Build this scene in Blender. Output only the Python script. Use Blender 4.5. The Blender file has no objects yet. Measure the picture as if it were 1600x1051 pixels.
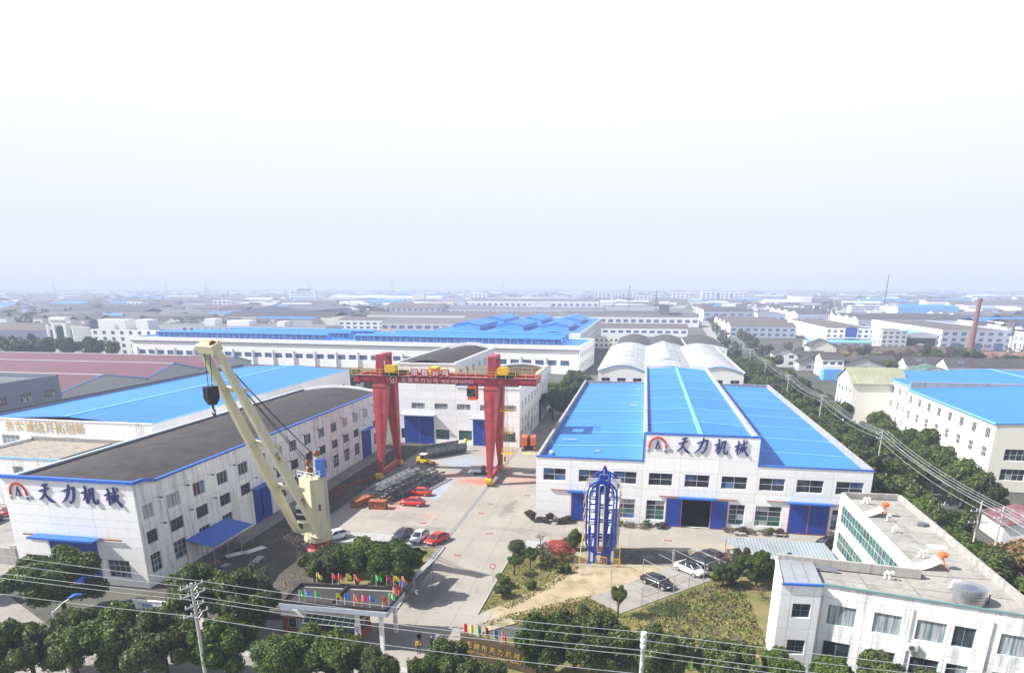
import bpy, math, random
import numpy as np
from mathutils import Matrix, Vector
R = math.radians
rnd = random.Random(7)
SC = bpy.context.scene
COL = SC.collection

# ------------------------------------------------------------------ camera
cam_d = bpy.data.cameras.new('camera'); cam_d.sensor_width = 36.0; cam_d.lens = 24.0
cam_d.shift_y = (793 - 525.5) / 1600.0
cam_d.clip_start = 0.5; cam_d.clip_end = 20000
cam = bpy.data.objects.new('camera', cam_d); COL.objects.link(cam)
cam.location = (0, 0, 37); cam.rotation_euler = (R(90 - 17.9665), 0, R(10.604))
SC.camera = cam

# ------------------------------------------------------------------ light
SUN_TO = Vector((-0.700, -0.165, 0.695)).normalized()
SC.world = bpy.data.worlds.new('World'); SC.world.use_nodes = True
wn = SC.world.node_tree; wn.nodes.clear()
def wnode(t, **k):
    n = wn.nodes.new(t)
    for a, b in k.items(): setattr(n, a, b)
    return n
w_out = wnode('ShaderNodeOutputWorld'); w_bg = wnode('ShaderNodeBackground')
w_sky = wnode('ShaderNodeTexSky', sky_type='NISHITA', sun_disc=False)
w_sky.sun_elevation = math.asin(SUN_TO.z); w_sky.sun_rotation = math.atan2(SUN_TO.x, SUN_TO.y)
w_sky.air_density = 1.0; w_sky.dust_density = 2.0; w_sky.ozone_density = 1.0
SKY_S = 0.10
w_bg.inputs['Strength'].default_value = SKY_S
tc = wnode('ShaderNodeTexCoord'); sep = wnode('ShaderNodeSeparateXYZ')
wn.links.new(tc.outputs['Generated'], sep.inputs[0])
# bright hazy veil low in the sky (pale blue at the horizon, white above), thinning to blue overhead
veil = wnode('ShaderNodeValToRGB'); cr = veil.color_ramp
cr.elements[0].position = 0.0; cr.elements[0].color = (0.80, 0.835, 0.93, 1)
cr.elements[1].position = 0.24; cr.elements[1].color = (1.0, 1.0, 1.0, 1)
e = cr.elements.new(0.07); e.color = (0.82, 0.85, 0.935, 1)
e = cr.elements.new(0.15); e.color = (0.92, 0.94, 0.98, 1)
wn.links.new(sep.outputs['Z'], veil.inputs[0])
vm = wnode('ShaderNodeMix', data_type='RGBA', blend_type='MULTIPLY'); vm.inputs['Factor'].default_value = 1
VEIL = 0.55 / SKY_S
vm.inputs['B'].default_value = (VEIL, VEIL, VEIL, 1)
wn.links.new(veil.outputs[0], vm.inputs['A'])
fade = wnode('ShaderNodeMapRange', interpolation_type='SMOOTHSTEP')
fade.inputs['From Min'].default_value = 0.30; fade.inputs['From Max'].default_value = 0.75
fade.inputs['To Min'].default_value = 1.0; fade.inputs['To Max'].default_value = 0.0
wn.links.new(sep.outputs['Z'], fade.inputs['Value'])
mx = wnode('ShaderNodeMix', data_type='RGBA')
wn.links.new(fade.outputs[0], mx.inputs['Factor'])
wn.links.new(w_sky.outputs[0], mx.inputs['A']); wn.links.new(vm.outputs['Result'], mx.inputs['B'])
wn.links.new(mx.outputs['Result'], w_bg.inputs['Color']); wn.links.new(w_bg.outputs[0], w_out.inputs[0])
sun_d = bpy.data.lights.new('sun', 'SUN'); sun_d.energy = 5.0; sun_d.angle = R(0.6); sun_d.color = (1.0, 0.965, 0.91)
sun = bpy.data.objects.new('sun', sun_d); COL.objects.link(sun)
sun.rotation_euler = SUN_TO.to_track_quat('Z', 'Y').to_euler(); sun.location = (-200, -50, 200)
SC.view_settings.view_transform = 'Standard'; SC.view_settings.look = 'None'
SC.view_settings.exposure = 0.94; SC.view_settings.gamma = 1.0; SC.view_settings.use_curve_mapping = False
cy = SC.cycles
cy.use_denoising = True; cy.max_bounces = 5; cy.diffuse_bounces = 3; cy.glossy_bounces = 2
cy.transmission_bounces = 2; cy.volume_bounces = 1; cy.transparent_max_bounces = 4
cy.caustics_reflective = False; cy.caustics_refractive = False

# ------------------------------------------------------------------ materials
class NT:
    def __init__(s, name):
        s.m = bpy.data.materials.new(name); s.m.use_nodes = True
        s.t = s.m.node_tree; s.b = s.t.nodes['Principled BSDF']
    def n(s, t, ins=None, **k):
        x = s.t.nodes.new(t)
        for a, b in k.items(): setattr(x, a, b)
        for a, b in (ins or {}).items():
            if isinstance(b, bpy.types.NodeSocket): s.t.links.new(b, x.inputs[a])
            else: x.inputs[a].default_value = b
        return x
    def l(s, a, b): s.t.links.new(a, b)
    def pos(s): return s.n('ShaderNodeNewGeometry').outputs['Position']
    def noise(s, vec, scale, detail=3, rough=.55):
        return s.n('ShaderNodeTexNoise', {'Vector': vec, 'Scale': scale, 'Detail': detail, 'Roughness': rough}).outputs['Fac']
    def mapv(s, vec, scale): return s.n('ShaderNodeMapping', {'Vector': vec, 'Scale': scale}).outputs[0]
    def rng(s, v, a, b, c=0., d=1.):
        return s.n('ShaderNodeMapRange', {'Value': v, 'From Min': a, 'From Max': b, 'To Min': c, 'To Max': d}).outputs[0]
    def mix(s, f, a, b, bt='MIX'):
        x = s.n('ShaderNodeMix', data_type='RGBA', blend_type=bt)
        for k, v in (('Factor', f), ('A', a), ('B', b)):
            if isinstance(v, bpy.types.NodeSocket): s.l(v, x.inputs[k])
            else: x.inputs[k].default_value = v if k == 'Factor' else (*v[:3], 1)
        return x.outputs['Result']
    def math(s, op, a, b=0.):
        x = s.n('ShaderNodeMath', operation=op)
        for i, v in enumerate((a, b)):
            if isinstance(v, bpy.types.NodeSocket): s.l(v, x.inputs[i])
            else: x.inputs[i].default_value = v
        return x.outputs[0]
    def col(s, c): 
        if isinstance(c, bpy.types.NodeSocket): s.l(c, s.b.inputs['Base Color'])
        else: s.b.inputs['Base Color'].default_value = (*c[:3], 1)
    def bump(s, h, st=.3, dist=.05):
        s.l(s.n('ShaderNodeBump', {'Height': h, 'Strength': st, 'Distance': dist}).outputs[0], s.b.inputs['Normal'])
    def done(s, rough=.6, metal=0., spec=.4):
        s.b.inputs['Roughness'].default_value = rough; s.b.inputs['Metallic'].default_value = metal
        s.b.inputs['Specular IOR Level'].default_value = spec
        return s.m
def plain(name, c, rough=.6, metal=0., var=.12, scale=1.5, spec=.4):
    t = NT(name); p = t.pos()
    f = t.rng(t.noise(p, scale, 4), .3, .7, 1 - var, 1 + var)
    t.col(t.mix(1.0, c, t.n('ShaderNodeCombineColor', {0: f, 1: f, 2: f}).outputs[0], 'MULTIPLY'))
    return t.done(rough, metal, spec)
def wallm(name, c, stain=(.30, .29, .27), amt=.6, lo=.5, hi=.75, sc=1.0, pv=.05):
    t = NT(name); p = t.pos()
    streak = t.noise(t.mapv(p, (1.6 * sc, 1.6 * sc, .12 * sc)), 1.0, 5, .65)
    blot = t.noise(p, .35, 3)
    f = t.math('MULTIPLY', t.rng(streak, lo, hi, 0, amt), t.rng(blot, .3, .6, .25, 1.))
    fine = t.rng(t.noise(p, 3.5, 3), .3, .7, .95, 1.04)
    orn = t.rng(t.n('ShaderNodeObjectInfo').outputs['Random'], 0, 1, 1 - pv, 1 + pv)
    k = t.math('MULTIPLY', fine, orn)
    base = t.mix(1.0, c, t.n('ShaderNodeCombineColor', {0: k, 1: k, 2: k}).outputs[0], 'MULTIPLY')
    t.col(t.mix(f, base, stain)); t.bump(t.noise(p, 8, 3), .15, .02)
    return t.done(.75, 0, .25)
def ribm(name, c, axis='x', pitch=.75, rough=.5, fade=(.55, .62, .70), amt=.25, spec=.35):
    t = NT(name); p = t.n('ShaderNodeNewGeometry').outputs['Position']
    sx = t.n('ShaderNodeSeparateXYZ', {0: p}).outputs['XYZ'.index(axis.upper())]
    w = t.math('SINE', t.math('MULTIPLY', sx, 6.2832 / pitch))
    w2 = t.rng(w, .2, .9)
    n1 = t.noise(p, .12, 4); n2 = t.noise(t.mapv(p, (.5, 3, 1) if axis == 'y' else (3, .5, 1)), .6, 4)
    orn = t.rng(t.n('ShaderNodeObjectInfo').outputs['Random'], 0, 1, .92, 1.08)
    base = t.mix(1.0, c, t.n('ShaderNodeCombineColor', {0: orn, 1: orn, 2: orn}).outputs[0], 'MULTIPLY')
    f = t.math('MULTIPLY', t.rng(n1, .4, .75), t.rng(n2, .35, .7, 0, amt * 2))
    seam_shade = t.rng(w, .80, .97, 0, .22); base = t.mix(seam_shade, base, tuple(x * .45 for x in c))  # rib relief shading painted into the base as dark lines along the seams
    st = t.rng(t.noise(t.mapv(p, (2.2, .10, 1) if axis == 'y' else (.10, 2.2, 1)), 1.0, 5, .7), .52, .75, 0, .30); base = t.mix(st, base, tuple(x * .55 + .03 for x in c))
    t.col(t.mix(f, base, fade)); t.bump(w2, .6, .07)
    return t.done(rough, 0, spec)
M = {}
M['white'] = wallm('white_paint_wall', (.84, .84, .84), amt=.35, lo=.55, hi=.8)
M['white_dirty'] = wallm('stained_white_wall', (.80, .81, .82), (.22, .21, .20), .8, .46, .70)
M['white_clean'] = wallm('clean_white_wall', (.85, .85, .83), amt=.15, lo=.6, hi=.8)
M['cream'] = wallm('cream_wall', (.78, .76, .66), amt=.2, lo=.55, hi=.8)
M['grey_wall'] = wallm('grey_wall', (.52, .53, .54), amt=.3)
M['blue_grey'] = wallm('blue_grey_wall', (.40, .46, .56), (.25, .27, .30), .5)
M['slate'] = wallm('slate_blue_wall', (.20, .24, .32), (.15, .16, .18), .4)
M['conc_wall'] = wallm('weathered_concrete', (.36, .35, .33), (.12, .12, .11), .7, .45, .7)
M['joint'] = plain('dark_joint', (.40, .40, .41), .9)
M['blue_roof'] = ribm('blue_metal_roof', (.034, .19, .60), 'y', .8, .6, (.10, .30, .62), .12)
M['blue_roof_x'] = ribm('blue_metal_roof_side', (.034, .19, .60), 'x', .8, .6, (.10, .30, .62), .12)
M['blue_lap'] = plain('pale_blue_lap', (.16, .42, .80), .5)
M['blue_trim'] = plain('blue_trim', (.03, .13, .52), .45)
M['door_blue'] = plain('blue_door_paint', (.008, .05, .33), .45, var=.18, scale=.8)
M['orange_trim'] = plain('rust_orange_trim', (.36, .10, .04), .7)
M['maroon_roof'] = ribm('maroon_metal_roof', (.115, .042, .060), 'y', 1.0, .7, amt=.12, fade=(.18, .11, .13))
M['felt'] = plain('dark_roof_felt', (.034, .030, .031), .85, var=.4, scale=.4)
M['grey_roof'] = ribm('grey_sheet_roof', (.11, .115, .13), 'x', 1.0, .8, (.22, .21, .20), .3)
M['brown_roof'] = ribm('brown_sheet_roof', (.10, .09, .085), 'x', 1.0, .8, (.2, .18, .16), .3)
M['silver_roof'] = ribm('silver_sheet_roof', (.40, .42, .45), 'x', 1.1, .6, (.22, .20, .18), .8)
M['shed_roof'] = ribm('shed_sheet_roof', (.25, .30, .33), 'x', .45, .6, (.20, .18, .15), .5)
M['olive_roof'] = ribm('olive_tile_roof', (.26, .27, .17), 'x', .5, .8)
M['green_roof'] = ribm('green_sheet_roof', (.04, .11, .07), 'x', .6, .6)
M['tile_roof'] = ribm('dark_tile_roof', (.055, .05, .052), 'x', .45, .85, (.12, .11, .10), .4)
M['red_roof'] = ribm('dark_red_roof', (.13, .022, .026), 'x', .6, .6)
M['pale_roof'] = ribm('pale_sheet_roof', (.46, .49, .53), 'x', 1.1, .5, (.4, .4, .4), .4)
M['light_blue'] = plain('light_blue_panel', (.12, .40, .80), .5)
def glassm(name, c, r=.12):
    t = NT(name); p = t.pos()
    t.col(t.mix(t.rng(t.noise(p, .9, 2), .4, .6), c, tuple(x * 2.2 for x in c)))
    return t.done(r, 0, .5)
M['glass'] = glassm('dark_window_glass', (.018, .022, .032))
M['glass_green'] = glassm('green_window_glass', (.02, .07, .065), .2)
M['glass_blue'] = glassm('bluish_window_glass', (.04, .075, .16), .2)
_c = NT('grey_curtain_behind_glass'); _p = _c.pos()
_c.col(_c.mix(_c.rng(_c.noise(_c.mapv(_p, (5, 5, .25)), 1.0, 3), .38, .62), (.16, .19, .21), (.42, .46, .48))); M['curtain'] = _c.done(.25)
M['frame'] = plain('aluminium_frame', (.55, .56, .57), .45)
M['frame_dark'] = plain('dark_frame', (.10, .11, .12), .5)
M['frame_green'] = plain('green_frame', (.10, .22, .21), .5)
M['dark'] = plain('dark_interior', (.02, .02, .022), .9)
M['black'] = plain('black_rubber', (.02, .02, .02), .8)
M['red_steel'] = plain('faded_red_crane_paint', (.37, .038, .05), .5, var=.28, scale=.9)
M['yellow'] = plain('yellow_paint', (.68, .43, .02), .45)
M['cream_steel'] = wallm('cream_crane_paint', (.62, .59, .40), (.34, .26, .14), .5, .5, .75, pv=.01)
M['rust'] = plain('rusty_steel', (.25, .085, .04), .8, var=.4, scale=3)
M['steel'] = plain('grey_steel', (.16, .19, .22), .5, .4, var=.3)
M['truss_steel'] = plain('dark_grey_truss_paint', (.05, .062, .075), .45, .2)
M['galv'] = plain('galvanised_steel', (.45, .47, .49), .4, .6)
M['stainless'] = plain('stainless_steel', (.55, .56, .58), .3, .9, var=.05)
M['blue_steel'] = plain('royal_blue_steel', (.007, .035, .30), .4)
M['pallet'] = plain('pale_grey_pallet', (.50, .53, .56), .5, var=.2)
M['concrete_pole'] = plain('concrete_pole', (.42, .41, .39), .8, var=.2, scale=4)
M['wire'] = plain('aluminium_wire', (.50, .51, .53), .4, .3)
M['cable'] = plain('black_cable', (.03, .03, .035), .6)
M['white_paint'] = plain('white_paint', (.80, .80, .79), .5)
M['navy'] = plain('navy_letters', (.02, .03, .17), .45, var=.05)
M['logo_red'] = plain('logo_red', (.55, .03, .03), .45, var=.05)
M['gold'] = plain('gold_letters', (.62, .42, .12), .35, .4, var=.05)
M['gold_paint'] = plain('ochre_letters', (.60, .45, .20), .5, var=.05)
M['brass_wall'] = plain('brown_granite', (.085, .062, .035), .35, var=.25, scale=2)
M['brick'] = plain('red_brick', (.24, .07, .045), .85, var=.3, scale=5)
M['chimney'] = plain('chimney_brick', (.20, .085, .06), .85, var=.3, scale=1)
M['bark'] = plain('bark', (.075, .06, .045), .9, var=.3, scale=6)
M['twig'] = plain('bare_twigs', (.13, .10, .085), .9)
M['twig_brown'] = plain('reddish_twigs', (.16, .085, .07), .9)
for k, c in dict(red=(.62, .03, .025), yellow=(.75, .68, .03), green=(.05, .48, .12), blue=(.04, .22, .70), pink=(.72, .03, .16), orange=(.75, .13, .03), lightgreen=(.22, .70, .20)).items():
    M['flag_' + k] = plain('flag_' + k, c, .7, var=.05)
def carpaint(n, c): return plain('car_paint_' + n, c, .22, 0, .03, spec=.6)
M['car_red'] = carpaint('red', (.60, .03, .015)); M['car_white'] = carpaint('white', (.78, .78, .78))
M['car_black'] = carpaint('black', (.016, .017, .020)); M['car_grey'] = carpaint('grey', (.05, .052, .058))
M['car_silver'] = carpaint('silver', (.45, .47, .50)); M['car_brown'] = carpaint('brown', (.05, .035, .035))
M['lamp'] = plain('headlamp_glass', (.6, .62, .64), .1); M['tail'] = plain('tail_lamp', (.45, .01, .01), .2)
M['skin'] = plain('skin', (.45, .27, .19), .6, var=.03); M['hair'] = plain('black_hair', (.015, .012, .01), .6)
M['coat_black'] = plain('black_cloth', (.018, .018, .022), .9); M['coat_yellow'] = plain('yellow_cloth', (.62, .34, .02), .85)
M['trousers'] = plain('dark_trousers', (.025, .027, .035), .9)
def leafm(name, a, b, c=None, tr=.25, h0=.475, h1=.515):
    t = NT(name); g = t.n('ShaderNodeNewGeometry'); r = g.outputs['Random Per Island']
    rp = t.n('ShaderNodeValToRGB', {0: r}); cr = rp.color_ramp
    cr.elements[0].color = (*a, 1); cr.elements[1].color = (*b, 1)
    if c: e = cr.elements.new(.5); e.color = (*c, 1)
    o = t.n('ShaderNodeObjectInfo').outputs['Random']
    hs = t.n('ShaderNodeHueSaturation', {'Hue': t.rng(o, 0, 1, h0, h1), 'Saturation': t.rng(o, 0, 1, .8, 1.1), 'Value': t.rng(t.math('FRACT', t.math('MULTIPLY', o, 7.3)), 0, 1, .75, 1.25), 'Color': rp.outputs[0]})
    t.col(hs.outputs[0]); t.done(.5, 0, .3)
    trn = t.n('ShaderNodeBsdfTranslucent', {'Color': hs.outputs[0]})
    ms = t.n('ShaderNodeMixShader', {0: tr}); t.l(t.b.outputs[0], ms.inputs[1]); t.l(trn.outputs[0], ms.inputs[2])
    t.l(ms.outputs[0], t.t.nodes['Material Output'].inputs[0]); return t.m
M['leaf'] = leafm('evergreen_leaves', (.024, .045, .011), (.145, .19, .034), (.08, .122, .024), .34)
M['leaf_far'] = leafm('distant_leaves', (.04, .06, .025), (.10, .125, .045), None, .1)
M['leaf_olive'] = leafm('olive_leaves', (.05, .05, .02), (.16, .13, .06))
M['leaf_orange'] = leafm('autumn_leaves', (.12, .07, .03), (.33, .18, .06), (.18, .14, .05))
M['leaf_red'] = leafm('red_leaves', (.36, .008, .002), (.72, .035, .006), None, .25, .5, .508)
M['leaf_dull'] = leafm('purple_brown_leaves', (.05, .04, .03), (.14, .10, .07))
M['leaf_bright'] = leafm('bright_green_leaves', (.05, .10, .02), (.16, .24, .05))
M['grass_blade'] = leafm('grass_blades', (.10, .12, .03), (.36, .30, .11), (.22, .20, .06))
def groundm(name, a, b, s1, c=None, s2=.8, rough=.95, bump=.3):
    t = NT(name); p = t.pos()
    k = t.mix(t.rng(t.noise(p, s1, 6, .65), .38, .62), a, b)
    if c: k = t.mix(t.rng(t.noise(p, s2, 5, .7), .52, .66), k, c)
    f = t.rng(t.noise(p, 6, 4), .3, .7, .86, 1.14)
    t.col(t.mix(1.0, k, t.n('ShaderNodeCombineColor', {0: f, 1: f, 2: f}).outputs[0], 'MULTIPLY'))
    t.bump(t.noise(p, 9, 4), bump, .05); return t.done(rough, 0, .15)
M['plain'] = groundm('plain_ground', (.065, .07, .055), (.12, .115, .10), .012, (.045, .06, .038), .03)
M['dirt'] = groundm('dark_dirt', (.06, .055, .048), (.115, .10, .082), .25, (.05, .055, .032), .5)
M['track'] = groundm('sandy_track', (.38, .31, .21), (.29, .24, .155), .3, (.19, .175, .09), .6)
M['grass'] = groundm('dry_grass', (.13, .13, .045), (.22, .18, .08), .25, (.075, .115, .025), .35)
M['garden'] = groundm('garden_ground', (.115, .125, .04), (.21, .17, .075), .3, (.06, .12, .02), .25)
M['lawn'] = groundm('vegetable_patch', (.045, .11, .02), (.07, .14, .03), .6)
M['heath'] = groundm('brown_dry_weeds', (.20, .14, .075), (.12, .085, .05), .9, (.26, .19, .11), 1.5)
M['asphalt'] = groundm('pale_road', (.24, .225, .20), (.30, .28, .255), .15, (.19, .18, .165), .4, .9, .1)
M['wetslab'] = groundm('dark_stained_slab', (.10, .09, .075), (.17, .155, .13), .35, (.25, .235, .21), .4)
M['rubble'] = groundm('red_soil', (.22, .10, .06), (.30, .17, .11), .6, (.14, .09, .06), 1.2)
def yardm():
    t = NT('yard_concrete'); p = t.pos()
    k = t.mix(t.rng(t.noise(p, .10, 5, .6), .35, .65), (.315, .285, .245), (.265, .24, .205))
    k = t.mix(t.rng(t.noise(t.mapv(p, (1, .25, 1)), .7, 5, .7), .55, .72, 0, .55), k, (.19, .18, .165))
    o = t.n('ShaderNodeObjectInfo').outputs['Random']; f = t.rng(o, 0, 1, .965, 1.035)
    k = t.mix(1.0, k, t.n('ShaderNodeCombineColor', {0: f, 1: f, 2: f}).outputs[0], 'MULTIPLY')
    nz = t.noise(p, .55, 5, .75)
    for (x, y, rx, ry, c, am) in ((-42.5, 115, 3.6, 9, (.52, .20, .14), .75), (-31, 127.5, 4.2, 2.2, (.55, .13, .08), .8), (-36.5, 121, 1.6, 9, (.25, .36, .50), .6),
            (-38, 143, 5, 6, (.24, .33, .46), .55), (-30.5, 136, 3, 3.5, (.50, .16, .10), .5), (-22, 131, 3.5, 4, (.52, .20, .14), .45), (-24.5, 153, 1.5, 1, (.65, .5, .1), .8), (-34, 105, 1.4, 1.8, (.50, .22, .15), .35), (-37, 131, 5, 2, (.5, .2, .15), .4), (-21.5, 112, 1.2, 6, (.10, .095, .09), .45), (-32, 99, 4, 1.6, (.12, .11, .10), .4), (-23.5, 77, 2.2, 5, (.13, .12, .11), .35), (-19, 101, 5, 1.2, (.14, .13, .12), .35), (-10, 100, 6, 1.2, (.14, .13, .115), .35), (14, 99.5, 7, 1.3, (.38, .31, .22), .5), (-38, 104, 6, 2.5, (.15, .14, .13), .35)):
        d = t.n('ShaderNodeVectorMath', {0: t.n('ShaderNodeVectorMath', {0: p, 1: (x, y, 0)}, operation='SUBTRACT').outputs[0], 1: (1 / rx, 1 / ry, 0)}, operation='MULTIPLY').outputs[0]
        ln = t.n('ShaderNodeVectorMath', {0: d}, operation='LENGTH').outputs['Value']
        v = t.math('ADD', ln, t.rng(nz, .3, .7, -.9, .9))
        k = t.mix(t.rng(v, .55, 1.0, am, 0), k, c)
    t.col(k); t.bump(t.noise(p, 7, 4), .12, .03); return t.done(.85, 0, .25)
M['yard'] = yardm()
M['roof_slab'] = groundm('roof_concrete', (.26, .25, .235), (.33, .315, .29), .3, (.20, .19, .175), .7, .9, .1)
M['tan_roof'] = groundm('tan_roof_gravel', (.33, .29, .25), (.27, .24, .20), .5, (.15, .13, .11), 1.2)
M['soil_red'] = M['rubble']

# ------------------------------------------------------------------ mesh helpers
class MB:
    def __init__(s): s.v = []; s.f = []; s.mi = []
    def add(s, vs, fs, m=0, X=None):
        k = len(s.v)
        s.v += [tuple(X @ Vector(v)) for v in vs] if X is not None else [tuple(v) for v in vs]
        s.f += [tuple(i + k for i in f) for f in fs]; s.mi += [m] * len(fs); return s
    def box(s, a, b, m=0, X=None):
        x0, y0, z0 = a; x1, y1, z1 = b
        return s.add([(x0, y0, z0), (x1, y0, z0), (x1, y1, z0), (x0, y1, z0), (x0, y0, z1), (x1, y0, z1), (x1, y1, z1), (x0, y1, z1)],
            [(0, 3, 2, 1), (4, 5, 6, 7), (0, 1, 5, 4), (1, 2, 6, 5), (2, 3, 7, 6), (3, 0, 4, 7)], m, X)
    def quad(s, a, b, c, d, m=0): return s.add([a, b, c, d], [(0, 1, 2, 3)], m)
    def prism(s, poly, z0, z1, m=0, cap=True, mt=None):
        n = len(poly)
        vs = [(x, y, z0) for x, y in poly] + [(x, y, z1) for x, y in poly]
        s.add(vs, [(i, (i + 1) % n, n + (i + 1) % n, n + i) for i in range(n)], m)
        if cap:
            s.add([(x, y, z1) for x, y in poly], [tuple(range(n))], m if mt is None else mt)
            s.add([(x, y, z0) for x, y in poly], [tuple(reversed(range(n)))], m)
        return s
    def tube(s, pts, r, n=6, m=0, caps=True):
        pts = [Vector(p) for p in pts]; rs = r if isinstance(r, (list, tuple)) else [r] * len(pts)
        k = len(s.v); ref = None
        for i, p in enumerate(pts):
            d = (pts[min(i + 1, len(pts) - 1)] - pts[max(i - 1, 0)])
            d = d.normalized() if d.length > 1e-9 else Vector((0, 0, 1))
            a = Vector((0, 0, 1)) if abs(d.z) < .95 else Vector((1, 0, 0))
            u = d.cross(a).normalized(); w = d.cross(u)
            for j in range(n):
                t = 2 * math.pi * (j + .5) / n; s.v.append(tuple(p + (u * math.cos(t) + w * math.sin(t)) * rs[i]))
        for i in range(len(pts) - 1):
            for j in range(n):
                s.f.append((k + i * n + j, k + i * n + (j + 1) % n, k + (i + 1) * n + (j + 1) % n, k + (i + 1) * n + j)); s.mi.append(m)
        if caps:
            s.f.append(tuple(k + j for j in reversed(range(n)))); s.mi.append(m)
            q = k + (len(pts) - 1) * n; s.f.append(tuple(q + j for j in range(n))); s.mi.append(m)
        return s
    def bar(s, p, q, w, h=None, m=0):            # rectangular beam
        h = h or w; p = Vector(p); q = Vector(q); d = (q - p).normalized()
        a = Vector((0, 0, 1)) if abs(d.z) < .97 else Vector((0, 1, 0))
        u = d.cross(a).normalized() * (w / 2); v = u.cross(d).normalized() * (h / 2)
        vs = [p - u - v, p + u - v, p + u + v, p - u + v, q - u - v, q + u - v, q + u + v, q - u + v]
        return s.add(vs, [(0, 3, 2, 1), (4, 5, 6, 7), (0, 1, 5, 4), (1, 2, 6, 5), (2, 3, 7, 6), (3, 0, 4, 7)], m)
    def cyl(s, c, r, h, n=16, m=0, r2=None):
        return s.tube([c, (c[0], c[1], c[2] + h)], [r, r if r2 is None else r2], n, m)
    def mesh(s, name, mats, smooth=False):
        me = bpy.data.meshes.new(name); me.from_pydata(s.v, [], s.f)
        for m in (mats if isinstance(mats, (list, tuple)) else [mats]): me.materials.append(m)
        if len(me.materials) > 1: me.polygons.foreach_set('material_index', s.mi)
        if smooth: me.polygons.foreach_set('use_smooth', [True] * len(s.f))
        me.update(); return me
I4 = Matrix.Identity(4)
def link(name, me, parent=None, X=None):
    o = bpy.data.objects.new(name, me); COL.objects.link(o)
    if parent is not None: o.parent = parent
    if X is not None: o.matrix_basis = X
    return o
def tag(o, label, cat, group=None, kind=None):
    o['label'] = label; o['category'] = cat
    if group: o['group'] = group
    if kind: o['kind'] = kind
    return o
def struct(name, me, label=None):
    o = link(name, me); o['kind'] = 'structure'
    if label: o['label'] = label
    return o
class Thing:
    def __init__(s, name, label, cat, loc, rz=0, group=None, world=True):
        s.o = link(name, None, None, Matrix.Translation(loc) @ Matrix.Rotation(rz, 4, 'Z'))
        s.o.empty_display_size = .5
        tag(s.o, label, cat, group); s.inv = s.o.matrix_basis.inverted() if world else I4
    def part(s, name, mb, mats, X=I4, smooth=False, label=None, stuff=False):
        me = mb.mesh(name, mats, smooth) if isinstance(mb, MB) else mb
        o = link(name, me, s.o, s.inv @ X)
        if label: o['label'] = label
        if stuff: o['kind'] = 'stuff'
        return o
def sub(po, name, mb, mats=None, X=I4, smooth=False):
    me = mb.mesh(name, mats, smooth) if isinstance(mb, MB) else mb
    return link(name, me, po, X)
def copy_tree(o, X=None, label=None, group=None, parent=None):
    c = o.copy(); COL.objects.link(c)
    if parent is not None: c.parent = parent
    if X is not None: c.matrix_basis = X
    if label: c['label'] = label
    if group: c['group'] = group
    for ch in [q for q in ALLCH.get(o.name, o.children)]: copy_tree(ch, parent=c)
    return c
ALLCH = {}

# ------------------------------------------------------------------ facade with real openings
WCACHE = {}
def window_obj(t, X, w, h, cols, rows, fr, gl, split, fw=.07, gl2=None):
    """window part (bars) at frame X (x along wall, y outward, z up; origin lower-left) with pane sub-parts"""
    key = (round(w, 2), round(h, 2), cols, rows, fr, gl, split, fw, gl2)
    if key not in WCACHE:
        b = MB()
        for i in range(cols + 1):
            x = i * (w - fw) / cols; b.box((x, -.06, 0), (x + fw, .0, h))
        for j in range(rows + 1):
            z = j * (h - fw) / rows
            for i in range(cols):
                x = i * (w - fw) / cols + fw; x2 = (i + 1) * (w - fw) / cols; b.box((x, -.055, z), (x2, -.005, z + fw))
        fme = b.mesh('window', M[fr]); panes = []
        if split:
            cw = (w - fw) / cols; chh = (h - fw) / rows
            g = MB().box((0, -.04, 0), (cw - fw, -.02, chh - fw)).mesh('pane', M[gl])
            g2 = MB().box((0, -.04, 0), (cw - fw, -.02, chh - fw)).mesh('pane', M[gl2]) if gl2 else g
            panes = [(g if j >= (rows + 1) // 2 or not gl2 else g2, Matrix.Translation((i * cw + fw, 0, j * chh + fw))) for i in range(cols) for j in range(rows)]
        else:
            panes = [(MB().box((fw, -.04, fw), (w - fw, -.02, h - fw)).mesh('pane', M[gl]), I4)]
        WCACHE[key] = (fme, panes)
    fme, panes = WCACHE[key]
    o = t.part('window', fme, None, X)
    for g, Y in panes:
        if split and gl == 'glass' and rnd.random() < .16:
            kk = ('v', g.name)
            if kk not in WCACHE: WCACHE[kk] = g.copy(); WCACHE[kk].materials[0] = M[rnd.choice(['glass_blue', 'curtain'])]
            g = WCACHE[kk]
        sub(o, 'pane', g, X=Y)
    return o
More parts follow.
